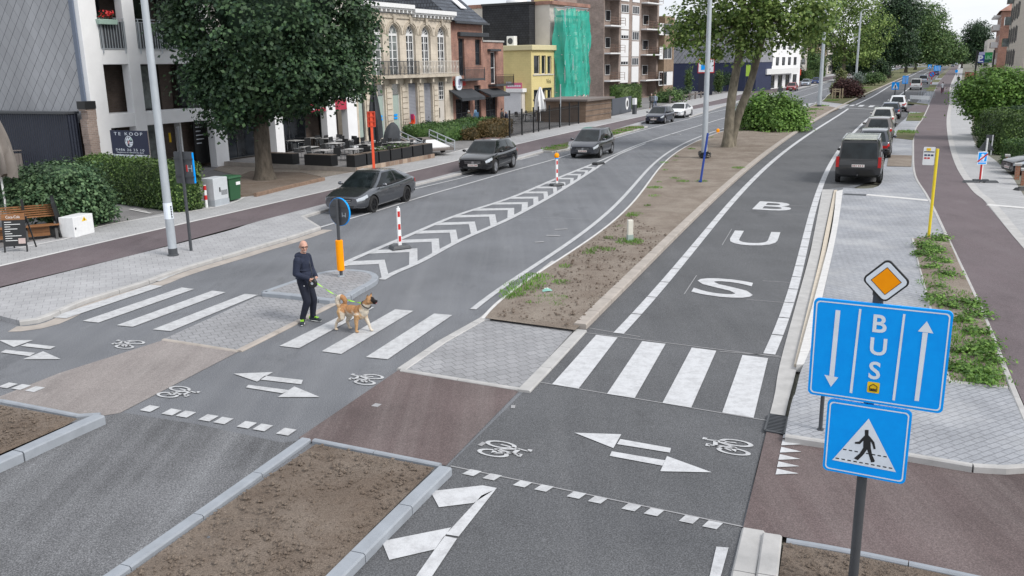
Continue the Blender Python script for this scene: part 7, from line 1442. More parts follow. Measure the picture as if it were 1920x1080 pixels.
# for-sale board
B = G(243, 352, .1); fo_ = f_white = None; Bq_rz = solve_rz(B, (208, 244), (274, 245.5)); o = thing('for_sale_board', 'navy board reading TE KOOP standing above the clipped hedge', 'sign', B, Bq_rz); Bd = Board(B, Bq_rz, 0); P = [Bd.at(*q) for q in ((208, 244), (274, 245.5), (279, 290), (209, 289))]; x0, x1, z1, z0 = (P[0][0] + P[3][0]) / 2, (P[1][0] + P[2][0]) / 2, P[0][1], (P[2][1] + P[3][1]) / 2
navy = M_plain('board_navy', (.012, .018, .05), .5); MB().bx(x0, x1, 0, .05, z0, z1).build('panel', navy, o); MB().bx(x0, x1, 0, .05, z0 - .2, z0 - .02).build('footer', W['sign_white'], o)
for x in (x0 + .1, x1 - .1): MB().bx(x - .05, x + .05, .06, .14, 0, z1).build('post', W['wood_grey'], o)
w_, h = x1 - x0, z1 - z0; m = MB(); put_text(m, 'TE KOOP', (x0 + x1) / 2, z1 - h * .14, h * .13, -.004, 0, w_ * .78, .0, 1.45); put_text(m, '0486 26 25 10', (x0 + x1) / 2, z0 + h * .19, h * .10, -.004, 0, w_ * .78, .0, 1.2); put_text(m, 'lagence-immo.be', (x0 + x1) / 2, z0 + h * .075, h * .08, -.004, 0, w_ * .74, .0); m.build('lettering', W['sign_white'], o)
cx, cz, r_ = (x0 + x1) / 2, z0 + h * .54, h * .235; m = MB(); A_ = [(cx + r_ * math.cos(2 * PI * k / 28), cz + r_ * math.sin(2 * PI * k / 28)) for k in range(28)]; B2 = [(cx + r_ * .88 * math.cos(2 * PI * k / 28), cz + r_ * .88 * math.sin(2 * PI * k / 28)) for k in range(28)]; ring_plate(m, A_, B2, -.004, 0)
for a, b in (((-.8, -.3), (-.1, .75)), ((-.55, -.7), (-.55, .55)), ((-.2, .2), (.5, .75)), ((.2, -.8), (.2, -.2)), ((.5, -.7), (.5, -.1)), ((.1, -.15), (.85, -.15)), ((.2, -.5), (.75, -.5))): m.bar((cx + a[0] * r_, -.004, cz + a[1] * r_), (cx + b[0] * r_, -.004, cz + b[1] * r_), .05, .006, 0, (0, 1, 0))
em = m.build('emblem', W['sign_white'], o); m = MB(); put_text(m, 'A', cx, cz - r_ * .1, r_ * .75, -.006, 0, None, .03); m.build('emblem_letter', M_plain('pale_pink', (.62, .33, .34)), em); m = MB(); m.plate([(cx + r_ * (.5 + .3 * math.cos(2 * PI * k / 14)), cz + r_ * (.45 + .3 * math.sin(2 * PI * k / 14))) for k in range(14)], -.006, -.003); m.build('emblem_dot', M_plain('pale_mint', (.35, .5, .45)), em)
# bench terrace
A_, C_ = G(-40, 462, .1), G(128, 446, .1); d_ = C_ - A_; o = thing('wooden_bench', 'wooden slatted terrace bench with black steel frame at the left edge', 'bench', A_, math.atan2(d_.y, d_.x)); L = d_.length; back = MB(); seat = MB()
for k in range(6): back.bx(-2, L - .25, .42 + k * .13, .54 + k * .13, .70 + k * .055, .73 + k * .055)
for k in range(3): seat.bx(-2, L - .2, .06 + k * .13, .18 + k * .13, .44, .47)
back.build('backrest', W['wood'], o); seat.build('seat', W['wood'], o); fr = MB()
for k in range(3): fr.bx(-2, L - .5, .26, .30, .10 + k * .13, .22 + k * .13)
fr.build('front_panel', W['wood'], o)
for x in (L * .12, L * .52, L - .35):
    m = MB(); m.add([(x, .0, 0), (x + .08, .0, 0), (x + .08, .12, 0), (x, .12, 0), (x, .28, .55), (x + .08, .28, .55), (x + .08, .4, .55), (x, .4, .55)], [(3, 2, 1, 0), (4, 5, 6, 7), (0, 1, 5, 4), (1, 2, 6, 5), (2, 3, 7, 6), (3, 0, 4, 7)]); m.bx(x, x + .08, .9, 1.05, 0, 1.25); m.build('leg', W['black'], o)
m = MB(); m.add([(L - .2, .1, 0), (L - .02, .5, 0), (L - .02, 1.1, 0), (L - .2, 1.1, 0), (L - .35, .3, 1.1), (L - .25, .5, 1.15), (L - .25, 1.1, 1.3), (L - .35, 1.1, 1.3)], [(3, 2, 1, 0), (4, 5, 6, 7), (0, 1, 5, 4), (1, 2, 6, 5), (2, 3, 7, 6), (3, 0, 4, 7)]); m.build('end_panel', W['black'], o)
B = G(30, 473, .1); o = thing('chalkboard', 'black A-frame chalkboard with wooden header in front of the bench', 'chalkboard', B, .15); h = ZAT(B, 402) - .1; m = MB(); T = Matrix.Rotation(-.16, 4, 'X'); m.M = T; m.bx(-.33, .33, 0, .03, .18, h); pn = m.build('panel', W['black'], o); m = MB(); m.M = T; m.bx(-.33, .33, -.012, .0, h * .84, h); hdr = m.build('header', W['wood'], o); m = MB(); m.M = T; put_text(m, 'Coca-Cola', 0, h * .92, h * .07, -.015, 0, .4); m.build('lettering', W['white_paint'], hdr); m = MB(); m.M = T; rg = random.Random(8)
for k in range(9): m.bx(-.26, -.26 + .12 + rg.random() * .34, -.004, 0, h * .78 - k * h * .06, h * .78 - k * h * .06 + .018)
m.build('chalk_text', W['white_paint'], pn); m = MB(); m.M = T; m.bx(.1, .3, -.005, 0, h * .22, h * .36); m.build('picture', M_plain('pale_picture', (.5, .4, .38)), pn)
for x in (-.33, .30):
    m = MB(); m.M = T; m.bx(x, x + .035, -.01, .04, 0, .2); m.build('leg', W['black'], o); m = MB(); m.bar((x + .02, .28, h * .9), (x + .02, .75, 0), .035); m.build('leg', W['black'], o)
def parasol(label, base, z, ytop, ybot, r0, mat, polem, group=None, folds=9, yk=None):
    B = G(*base, z); o = thing('closed_parasol', label, 'parasol', B, 0, group); z1, z0 = ZAT(B, ytop) - z, ZAT(B, ybot) - z; m = MB(); m.tube([(0, 0, 0), (0, 0, z1)], .035, 8); m.build('pole', polem, o); m = MB(); rings = []; n = folds * 4
    for j in range(11):
        t = j / 10; rr = r0 * (.12 + .88 * (1 - (t * 1.0) ** 1.6) * (.72 + .28 * math.sin(2.2 * (1 - t) + .6))) ; rings.append([(rr * (1 + .28 * math.cos(folds * 2 * PI * k / n + t * 2)) * math.cos(2 * PI * k / n), rr * (1 + .28 * math.cos(folds * 2 * PI * k / n + t * 2)) * math.sin(2 * PI * k / n), z0 + (z1 - z0) * t + (.12 * math.cos(folds * 2 * PI * k / n * .5) if j == 0 else 0)) for k in range(n)])
    m.loft(rings); m.build('canopy', mat, o, smooth=True, angle=60); m = MB(); m.lathe([(.35, 0), (.35, .06), (.08, .1)], (0, 0, 0), 14); m.build('foot', W['dgrey'], o); return o
parasol('closed taupe parasol on a white pole at the left edge', (19, 440), .1, 200, 330, .48, M('taupe_cloth', (.20, .18, .165), .9, .15, 2), W['white_paint'])
# cafe terrace
ZT = .34; ft = [G(669, 323, .1), G(814, 296, .1)]; sd_ = (ft[1] - ft[0]).normalized(); nd_ = Vector((-sd_.y, sd_.x, 0)); o = thing('terrace_platform', 'low paved terrace platform with a brown brick edge under the cafe furniture', 'platform', ft[0], math.atan2(sd_.y, sd_.x)); L = (ft[1] - ft[0]).length
MB().bx(-.02, L, .02, 9.5, -.05, ZT - .1).build('deck', W['yard'], o); MB().bx(-.04, L + .02, -.03, .02, -.05, ZT - .09).build('front_edge', M_brick('terrace_edge', (.42, .33, .26), (.16, .10, .075), (.3, .26, .22), .42, .5, .05, off=0), o); MB().bx(-.07, -.03, .02, 9.5, -.05, ZT - .09).build('side_edge', W['conc_warm'], o)
TM = o.matrix_basis
def tp(x, y, z=ZT): q = G(x, y, z); return q
gP = 'black planters round the cafe terrace'; Tinv = Matrix.Rotation(-math.atan2(sd_.y, sd_.x), 4, 'Z') @ Matrix.Translation(-ft[0]); rzT = math.atan2(sd_.y, sd_.x)
xs_ = [0.05 + (L - .3) * i / 6.6 for i in range(7)]; names = ['corner', 'second', 'third', 'fourth', 'fifth', 'sixth', 'seventh']; wpl = (L - .3) / 6.6 - .12
def planter(label, lx, ly, w_, d_, h, fill):
    h *= .72; o = thing('planter', label, 'planter', ft[0] + sd_ * lx + nd_ * ly + Vector((0, 0, ZT - .1)), rzT, gP); m = MB(); m.bx(0, w_, 0, d_, 0, h); m.build('box', W['black'], o, bev=.01); MB().bx(.03, w_ - .03, .03, d_ - .03, h, h + .012).build('soil', W['soil2'], o)
    if fill: P = RNG.uniform((.05, .05, h), (w_ - .05, d_ - .05, h + .22), (90, 3)); leaf_mesh('plants', P, np.tile([0, 0, 1.], (90, 1)), .12, W['L_mid'], o)
for i, x in enumerate(xs_): planter(names[i] + ' black planter along the street edge of the cafe terrace, counted from the corner', x, .12, min(wpl, 1.5), .55, .85, i in (2, 3, 4))
planter('black planter on the tree side of the cafe terrace beside the corner planter', -.02, 1.6, .55, 1.8, .8, False); planter('black planter on the tree side of the cafe terrace farther from the street', -.02, 4.2, .55, 1.9, .8, False)
def mk_chair():
    o = thing('terrace_chair', 'x', 'chair', (0, 0, 0), 0, 'black wicker chairs on the cafe terrace'); MB().bx(-.23, .23, -.23, .23, .42, .46).build('seat', W['black'], o); m = MB(); m.M = Matrix.Translation((0, .22, .44)) @ Matrix.Rotation(-.12, 4, 'X'); m.bx(-.23, .23, 0, .035, 0, .48); m.build('backrest', W['black'], o)
    for x in (-.25, .25): m = MB(); m.tube([(x, -.24, 0), (x, -.24, .64), (x, .22, .66)], .016, 6); m.build('armrest', W['silver'], o); m = MB(); m.tube([(x, .24, 0), (x, .22, .5)], .016, 6); m.build('leg', W['silver'], o)
    return o
def mk_table():
    o = thing('terrace_table', 'x', 'table', (0, 0, 0), 0, 'square tables on the cafe terrace'); MB().bx(-.42, .42, -.42, .42, .72, .75).build('tabletop', M_plain('pale_table', (.42, .42, .42), .4), o, bev=.008); m = MB(); m.tube([(0, 0, .02), (0, 0, .72)], .035, 8); m.build('column', W['black'], o); m = MB(); m.box((0, 0, .015), (.5, .5, .03), 0, 0, .8); m.build('foot', W['black'], o); return o
c0, t0 = mk_chair(), mk_table(); used = [0, 0]
def put(kind, p, rz, label):
    src = c0 if kind == 0 else t0
    if not used[kind]: used[kind] = 1; src.location = p; src.rotation_euler = (0, 0, rz); src['label'] = label; return src
    return dup(src, p, rz, label)
rg = random.Random(17)
def in_terr(px_, py_): q = G(px_, py_, ZT + .65); return q
tabs = [((579, 275), 'under the linden'), ((588, 258), 'between the white pillars'), ((553, 263), 'farthest to the left'), ((628, 268), 'before the red sign'), ((662, 279), 'behind the corner planter'), ((684, 271), 'beside the orange sign post'), ((728, 274), 'in front of the black cover'), ((768, 266), 'nearest the trailer'), ((705, 263), 'below the black parasol'), ((606, 281), 'nearest the tree side planters'), ((645, 262), 'deep inside by the second pillar'), ((745, 266), 'right of the black cover'), ((618, 259), 'deepest under the red signs'), ((705, 278), 'right behind the third planter')]
for (pp, wh) in tabs:
    q = G(pp[0], pp[1], ZT + .75 - .1); zg = ZT - .1 if (q - ft[0]).dot(sd_) > 0 else .115; q = G(pp[0], pp[1], zg + .75); base = Vector((q.x, q.y, zg)); put(1, base, rzT + rg.uniform(-.1, .1), 'grey topped terrace table ' + wh)
    for a, side in ((0, 'street side'), (PI, 'house side'), (PI / 2, 'far end')):
        if side == 'far end' and rg.random() < .45: continue
        r_ = Matrix.Rotation(rzT + a, 3, 'Z'); put(0, base + r_ @ Vector((0, -.72, 0)), rzT + a + PI + rg.uniform(-.25, .25), 'black wicker chair at the %s of the table %s' % (side, wh))
parasol('tall closed black parasol behind the orange sign post', (707, 296), ZT, 150, 262, .38, W['cloth_d'], W['black'], folds=6)
B = G(734, 277, ZT); o = thing('covered_grill', 'dome shaped black tarpaulin cover on the cafe terrace', 'cover', B, rzT); hh = ZAT(B, 230) - ZT; k = mppx(B); m = MB(); rings = []
for j in range(9):
    t = j / 8; rr = 21 * k * (1 - t ** 2.6) ** .5 if j < 8 else .12; rings.append([(rr * (1 + .05 * math.cos(7 * a)) * math.cos(a) + .25 * t, rr * .7 * (1 + .05 * math.cos(7 * a)) * math.sin(a), hh * t) for a in [2 * PI * i / 28 for i in range(28)]])
m.loft(rings); m.build('tarpaulin', W['cloth_d'], o, smooth=True, angle=50); m = MB(); m.tube([(-21 * k, 0, .05), (0, -15 * k, .08), (21 * k, 0, .05)], .02, 5); m.build('strap', W['black'], o)
# orange sign column
B = G(702, 333, .1); o = thing('road_work_sign', 'tall bright orange sign post seen from behind beside the grey saloon', 'sign', B, math.atan2(B.y, B.x) - PI / 2 + .15); zz = lambda y: ZAT(B, y) - .1; m = MB(); m.box((0, 0, zz(209) / 2), (.12, .07, zz(209))); m.build('post', W['orange_red'], o)
k = mppx(B); MB().bx(-6.5 * k, 6.5 * k, .04, .08, zz(238), zz(209)).build('panel', W['orange_red'], o); m = MB()
for y in (210, 219, 228, 237): m.bx(-6.8 * k, 6.8 * k, -.05, .04, zz(y) - .03, zz(y) + .03)
for x in (-6.5, 6.5): m.bx(x * k - .03, x * k + .03, -.04, .04, zz(238), zz(209))
m.build('frame', M_plain('deep_orange', (.5, .05, .02), .5), o); MB().box((0, 0, .05), (.6, .5, .1)).build('foot', W['black'], o)
# bicycle with child seat
def bicycle(name, label, B, rz, fm, s=1.0, seat=None, group=None):
    o = thing(name, label, 'bicycle', B, rz, group)
    for x in (-.53, .53):
        m = MB(); ring = [(x + .33 * math.cos(2 * PI * k / 20), 0, .34 + .33 * math.sin(2 * PI * k / 20)) for k in range(21)]; m.tube(ring, .02, 6, 0, False); w_ = m.build('wheel', W['tyre'], o); m = MB()
        for k in range(8): m.bar((x, 0, .34), (x + .31 * math.cos(PI * k / 4), 0, .34 + .31 * math.sin(PI * k / 4)), .008)
        m.build('spokes', W['silver'], w_)
    m = MB()
    for a, b in (((-.53, .34), (-.1, .32)), ((-.1, .32), (-.22, .82)), ((-.53, .34), (-.2, .72)), ((-.1, .32), (.36, .75)), ((.36, .92), (.53, .34)), ((-.18, .6), (.36, .78))): m.tube([(a[0], 0, a[1]), (b[0], 0, b[1])], .022, 6)
    m.build('frame', fm, o); MB().box((-.22, 0, .87), (.26, .16, .07), 0, 0, .8).build('saddle', W['black'], o); m = MB(); m.tube([(.36, 0, .92), (.36, 0, 1.05)], .018, 6); m.tube([(.22, -.28, 1.06), (.38, -.2, 1.07), (.38, .2, 1.07), (.22, .28, 1.06)], .016, 6); m.build('handlebar', W['black'], o)
    if seat: m = MB(); m.bx(-.75, -.4, -.17, .17, .85, .95); m.bx(-.8, -.68, -.18, .18, .9, 1.5); m.bx(-.5, -.42, -.17, -.09, .45, .9); m.bx(-.5, -.42, .09, .17, .45, .9); m.build('child_seat', seat, o, bev=.03); MB().bx(-.7, -.62, -.16, .16, 1.2, 1.62).build('headrest', M_plain('magenta', (.45, .03, .16)), o, bev=.03)
    return o
B = G(766, 254, .12); bicycle('bicycle', 'dark bicycle with an orange and pink child seat against the mansion front', B, rzT + PI, W['dgrey'], seat=W['orange_red'])
B = G(800, 288, .12); o = thing('trailer', 'low flat trailer with metal side rails parked beside the terrace', 'trailer', B, rzT + 1.0); m = MB(); m.M = Matrix.Rotation(-.13, 4, 'Y'); m.bx(-1.8, 1.8, -1.0, 1.0, .55, .65); m.build('bed', W['wood_grey'], o)
for y in (-1.0, 1.0):
    m = MB(); m.M = Matrix.Rotation(-.13, 4, 'Y')
    for z in (.8, 1.1): m.bar((-1.8, y, z), (1.8, y, z), .05)
    for x in (-1.8, -.6, .6, 1.8): m.bar((x, y, .5), (x, y, 1.1), .05)
    m.build('side_rail', W['galv'], o)
m = MB(); m.M = Matrix.Rotation(-.13, 4, 'Y'); m.bx(-1.5, .6, -.85, .85, .66, .72); m.build('sheet', W['white_paint'], o)
for y in (-1.1, 1.1): m = MB(); m.lathe([(.3, -.08), (.3, .08)], (0, y, .3), 16, 0, 'y'); m.build('wheel', W['tyre'], o)
m = MB(); m.tube([(1.8, 0, .3), (2.9, 0, .3)], .05, 6); m.tube([(2.8, 0, .3), (2.8, 0, 0)], .04, 6); m.build('drawbar', W['galv'], o)
# iron fence and furniture before the yellow building
fl_ = [G(956, 258, .1), G(1010, 247, .1), G(1086, 232, .1)]
for i, (a, b) in enumerate(zip(fl_, fl_[1:])):
    d_ = b - a; o = thing('iron_fence', ('black iron railing fence, half nearest the brown hedge' if i == 0 else 'black iron railing fence, half nearest the reed hut'), 'fence', a, math.atan2(d_.y, d_.x), 'black iron fences'); L = d_.length; m = MB(); x = 0
    while x < L: m.bar((x, 0, .1), (x, 0, 1.75), .025); x += .16
    m.bar((0, 0, .2), (L, 0, .2), .04); m.bar((0, 0, 1.55), (L, 0, 1.55), .04); m.build('bars', W['black'], o)
    for x in np.arange(0, L, 2.4): MB().bx(x - .05, x + .05, -.05, .05, 0, 2.0).build('post', W['black'], o)
wh2 = ['by the kiosk', 'left of the white parasol', 'behind the white parasol', 'right of the white parasol', 'by the scaffold', 'nearest the reed hut']
for i, pp in enumerate([(962, 226), (985, 222), (1004, 219), (1030, 216), (1050, 213), (1072, 213)]):
    base = G(pp[0], pp[1] + 6, .1); put(1, base, rzT, 'terrace table behind the iron fence ' + wh2[i])
    for a, side in ((0, 'near side'), (PI, 'far side')): r_ = Matrix.Rotation(rzT + a, 3, 'Z'); put(0, base + r_ @ Vector((0, -.72, 0)), rzT + a + PI + rg.uniform(-.3, .3), 'black chair at the %s of the table %s' % (side, wh2[i]))
parasol('closed white parasol behind the iron fence before the yellow building', (1013, 229), .1, 163, 208, .55, W['white_paint'], W['white_paint'], folds=7)
B = G(1051, 236, .1); o = thing('pole', 'thin pale pole standing in front of the green scaffold netting', 'pole', B); m = MB(); m.tube([(0, 0, 0), (0, 0, ZAT(B, 160))], .05, 8); m.build('shaft', W['galv'], o); MB().lathe([(.1, 0), (.1, .05)], (0, 0, 0), 8).build('foot', W['galv'], o)
a, b = G(1098, 230, .1), G(1146, 222, .1); d_ = b - a; o = thing('reed_hut', 'low hut clad in brown reed screens beside the footpath', 'hut', a, math.atan2(d_.y, d_.x)); L = d_.length; h = ZAT(a, 190) - .1; MB().bx(0, L, 0, 5, 0, h).build('wall', M_brick('reed_screen', (.22, .16, .12), (.17, .12, .09), (.10, .07, .05), 3, .09, .12), o); MB().bx(-.3, L + .2, -.3, 5.2, h, h + .18).build('roof', W['wood_grey'], o)
m = MB()
for z in (h * .3, h * .55, h * .8): m.bar((0, -.03, z), (L, -.03, z), .04)
m.build('battens', W['wood_grey'], o)
m = MB(); o2 = thing('garden_screen', 'dark panel fence with a white round emblem left of the hedge', 'fence', G(1148, 217, .1), rzT + .1); LL = (G(1182, 209, .1) - G(1148, 217, .1)).length; MB().bx(0, LL, 0, .08, 0, 1.7).build('panel', M_plain('slate_panel', (.07, .08, .10)), o2); m = MB(); m.lathe([(.65, -.03), (.65, 0)], (LL * .75, 0, .95), 18, 0, 'y'); e_ = m.build('emblem', W['white_paint'], o2); m = MB(); m.lathe([(.35, -.045), (.35, -.02)], (LL * .75, 0, .95), 16, 0, 'y'); m.build('emblem_centre', W['black'], e_)
B = G(1189.5, 214, .1); o = thing('info_pillar', 'white topped grey pillar before the upright hedge', 'pillar', B, rzT); h = ZAT(B, 184) - .1; MB().box((0, 0, h * .3), (.6, .3, h * .6)).build('base', W['dgrey'], o); MB().box((0, 0, h * .8), (.6, .3, h * .4)).build('panel', W['white_paint'], o)
fa, fb2 = G(1256, 194, .1), G(1324, 182, .1); d_ = fb2 - fa; o = thing('post_fence', 'low wooden post and rail fence along the far footpath', 'fence', fa, math.atan2(d_.y, d_.x)); L = d_.length
for x in np.linspace(0, L, 7): MB().bx(x - .12, x + .12, -.1, .1, 0, 1.0).build('post', W['wood_grey'], o)
MB().bx(0, L, -.03, .03, .65, .85).build('rail', W['wood_grey'], o)
B = G(1322, 178, .1); o = thing('totem_sign', 'dark navy totem under a white red-framed shop sign', 'sign', B, math.atan2(B.y, B.x) - PI / 2); k = mppx(B); zz = lambda y: ZAT(B, y) - .1; MB().bx(-13 * k, 13 * k, 0, .5, 0, zz(137)).build('pillar', M_plain('totem_navy', (.012, .015, .035)), o); pl = MB().bx(-15 * k, 15 * k, -.05, .55, zz(137), zz(110)).build('sign_frame', W['red'], o); MB().bx(-13.5 * k, 13.5 * k, -.08, -.05, zz(135), zz(112)).build('sign_face', W['sign_white'], pl); MB().bx(-9 * k, 2 * k, -.1, -.08, zz(131), zz(118)).build('sign_print', W['blue'], pl)
o = thing('advert_board', 'white board with green and red print before the white flats', 'sign', G(1416, 166, .1), math.atan2(B.y, B.x) - PI / 2); B = G(1416, 166, .1); k = mppx(B); zz = lambda y: ZAT(B, y) - .1; pl = MB().bx(-8 * k, 8 * k, 0, .2, zz(146), zz(134)).build('panel', W['white_paint'], o); MB().bx(-8 * k, 2 * k, -.03, 0, zz(146), zz(141)).build('print', M_plain('lime', (.2, .45, .05)), pl); MB().bx(2 * k, 7 * k, -.03, 0, zz(144), zz(140)).build('print', W['red'], pl)
for x in (-6, 6): MB().bx(x * k - .1, x * k + .1, .02, .18, 0, zz(146)).build('post', W['dgrey'], o)
B = G(1401, 172, .1); o = thing('banner', 'tall lime green banner by the white flats', 'banner', B, math.atan2(B.y, B.x) - PI / 2); k = mppx(B); MB().bx(-4 * k, 4 * k, 0, .1, ZAT(B, 144), ZAT(B, 123)).build('cloth', M_plain('lime_cloth', (.35, .55, .06)), o); MB().bx(-4.6 * k, -4 * k, 0, .1, 0, ZAT(B, 122)).build('pole', W['dgrey'], o)
# far traffic signs
rzF = math.atan2(FAR.y, FAR.x) - PI / 2
def d_ped(o, pl, x0, x1, z0, z1, y): w_ = x1 - x0; m = MB(); m.plate([(x0 + w_ * .12, z0 + w_ * .15), (x1 - w_ * .12, z0 + w_ * .15), ((x0 + x1) / 2, z1 - w_ * .12)], y - .01, y); t_ = m.build('triangle', W['sign_white'], pl); MB().bx((x0 + x1) / 2 - w_ * .08, (x0 + x1) / 2 + w_ * .08, y - .02, y - .01, z0 + w_ * .2, z0 + w_ * .62).build('walking_figure', W['black'], t_)
def d_lane(o, pl, x0, x1, z0, z1, y): m = MB(); w_ = x1 - x0; [m.bx(x0 + w_ * q, x0 + w_ * (q + .05), y - .01, y, z0 + .1, z1 - .1) for q in (.18, .4, .6, .8)]; m.build('arrows', W['sign_white'], pl)
sq = lambda x0, y0, x1, y1: [(x0, y0), (x1, y0), (x1, y1), (x0, y1)]
flag_sign('crossing_sign', 'blue crossing sign with white triangle at the far pedestrian crossing', (1677, 186), ZR, 154, .07, W['dgrey'], sq(1672, 154, 1686, 168), W['blue'], d_ped, rz=rzF); flag_sign('lane_sign', 'tall blue lane sign beside the far pedestrian crossing', (1694.5, 191), ZR, 142, .07, W['dgrey'], sq(1692, 142, 1703, 157), W['blue'], d_lane, rz=rzF)
flag_sign('crossing_sign', 'tiny blue crossing sign far down the bus lane', (1743, 142), .1, 121, .07, W['dgrey'], sq(1740, 121, 1746.5, 128.5), W['blue'], d_ped, rz=rzF); flag_sign('lane_sign', 'far blue lane sign above the dark blue car', (1759, 146), .1, 123, .07, W['dgrey'], sq(1751, 123, 1764, 133), W['blue'], d_lane, rz=rzF); flag_sign('path_sign', 'tiny blue sign beside the far end of the cycle path', (1793, 142), .1, 131, .06, W['dgrey'], sq(1791, 131, 1796, 136), W['blue'], None, rz=rzF)
B = G(1745.5, 160, .1); o = thing('no_parking_sign', 'round red and blue no parking sign on a red and white post', 'traffic sign', B, rzF); k = mppx(B); zz = lambda y: ZAT(B, y) - .1; m = MB(); m.tube([(0, 0, 0), (0, 0, zz(136))], .09, 8); p_ = m.build('pole', W['white_paint'], o); [MB().tube([(0, 0, zz(158) + q), (0, 0, zz(158) + q + .4)], .095, 8).build('red_band', W['red'], p_) for q in (0, .9)]; m = MB(); m.lathe([(5.4 * k, -.14), (5.4 * k, -.1)], (0, 0, zz(139.5)), 20, 0, 'y'); d0 = m.build('disc', W['red'], o); m = MB(); m.lathe([(3.9 * k, -.16), (3.9 * k, -.12)], (0, 0, zz(139.5)), 20, 0, 'y'); m.build('blue_field', W['blue'], d0); m = MB(); m.bar((-3 * k, -.17, zz(139.5) + 3 * k), (3 * k, -.17, zz(139.5) - 3 * k), .12, .02, 0, (0, 1, 0)); m.build('slash', W['red'], d0)
B = G(1462, 190, .1); o = thing('round_sign_back', 'round grey sign seen from behind above the big green bush', 'traffic sign', B, rzF); k = mppx(B); zc = ZAT(B, 168) - .1; m = MB(); m.tube([(0, 0, 0), (0, 0, zc)], .06, 8); m.build('pole', W['dgrey'], o); m = MB(); m.lathe([(5.2 * k, 0), (5.2 * k, .05)], (0, 0, zc), 20, 0, 'y'); m.build('disc', W['sign_back'], o)
B = G(1498, 155, .1); o = thing('road_work_sign', 'small orange sign on a pole far behind the red car', 'sign', B, rzF); k = mppx(B); m = MB(); m.tube([(0, 0, 0), (0, 0, ZAT(B, 131))], .08, 6); m.build('post', W['orange_red'], o); MB().bx(-2.8 * k, 2.8 * k, -.1, -.05, ZAT(B, 142), ZAT(B, 130)).build('panel', W['orange_red'], o)
B = G(1569, 185, .1); o = thing('tree_guard', 'square wooden tree guard in front of the purple bush', 'tree guard', B, rzF); k = mppx(B); h = ZAT(B, 166) - .1
for x, y in ((-8, 0), (5, 0), (8, 14), (-5, 14)): MB().box((x * k, y * k, h / 2), (.16, .16, h)).build('post', W['wood'] if False else M_plain('pale_wood', (.36, .29, .20), .8), o)
for z in (h - .1, h * .72): MB().bx(-8 * k, 5 * k, -.08, .0, z - .08, z + .08).build('rail', M_plain('pale_wood', (.36, .29, .20), .8), o)
B = G(1844, 146, .1); P_ = right_pt(112, 3.0); o = thing('billboard', 'double advertising board with white P on blue and green panel on dark posts', 'billboard', P_, rzF); Bd = Board(P_, rzF, 0); c0_, c1_ = Bd.at(1833, 125), Bd.at(1862, 97); xm = (c0_[0] + c1_[0]) / 2 - .1; z0, z1 = c0_[1], c1_[1]
for x in (c0_[0] - .3, c1_[0] + .05): MB().bx(x, x + .2, .0, .2, 0, z1 + .2).build('post', W['black'], o)
p1_ = MB().bx(c0_[0], xm, -.05, .15, z0 + .45, z1).build('blue_panel', M_plain('royal_blue', (.015, .03, .35), .4), o); MB().bx(c0_[0], xm, -.07, -.05, z1 - .35, z1).build('header', M_plain('lilac', (.45, .45, .68)), p1_); m = MB(); put_text(m, 'P', (c0_[0] + xm) / 2 - .1, (z0 + z1) / 2 + .1, (z1 - z0) * .45, -.07, 0, None, .05); m.bx(c0_[0] + .1, xm - .1, -.07, -.06, z0 + .55, z0 + .68); m.build('lettering', W['sign_white'], p1_)
p2_ = MB().bx(xm, c1_[0], -.05, .15, z0 + .45, z1 - .05).build('green_panel', M_plain('leaf_green', (.0, .28, .06), .4), o); m = MB(); put_text(m, 'LBC', (xm + c1_[0]) / 2, z0 + (z1 - z0) * .62, (z1 - z0) * .26, -.07, 0, (c1_[0] - xm) * .8, .02); m.build('lettering', M_plain('mint_print', (.3, .62, .42)), p2_); MB().bx(xm, c1_[0], -.06, -.045, z0 + .46, z0 + .9).build('dark_band', M_plain('dark_teal', (.01, .10, .06)), p2_); MB().bx(c0_[0] + .6, xm + .4, -.02, .12, z0, z0 + .42).build('lower_strip', W['black'], o)
# right footpath signs
def d_endped(o, pl, x0, x1, z0, z1, y):
    w_, h = x1 - x0, z1 - z0; MB().bx(x0 + w_ * .08, x1 - w_ * .08, y - .004, y, z0 + h * .24, z1 - h * .06).build('blue_field', W['blue'], pl); m = MB(); m.ell((x0 + w_ * .5, y - .006, z0 + h * .75), (w_ * .16, .004, h * .09), None, 10, 6); m.add([(x0 + w_ * a, y - .007, z0 + h * b) for a, b in ((.28, .6), (.62, .72), (.72, .52), (.66, .26), (.5, .26), (.5, .45), (.36, .26), (.2, .28))], [(0, 7, 6, 5, 4, 3, 2, 1)]); m.build('figure', W['sign_white'], pl); MB().bar((x0 + w_ * .04, y - .01, z0 + h * .22), (x1 - w_ * .02, y - .01, z1 - h * .16), .06, .004, 0, (0, 1, 0)).build('slash', W['red'], pl); MB().bx(x0 + w_ * .1, x1 - w_ * .1, y - .004, y, z0 + h * .05, z0 + h * .16).build('strip', W['blue'], pl)
o = flag_sign('path_sign', 'blue and white sign with red slash on a striped stand on the right footpath', (1838, 343), .1, 284, .05, W['white_paint'], [(1834, 284.5), (1853, 284.5), (1850, 309), (1832, 308)], W['sign_white'], d_endped); m = MB(); m.bx(-.056, -.01, -.052, .052, .05, 1.0); m.build('red_stripe', W['red'], o); m = MB(); m.box((-.42, 0, .05), (.62, .3, .12), 0, 0, .7); m.box((.42, 0, .05), (.62, .3, .12), 0, 0, .7); m.bx(-.3, .3, -.1, .1, .06, .16); m.build('rubber_base', W['dgrey'], o)
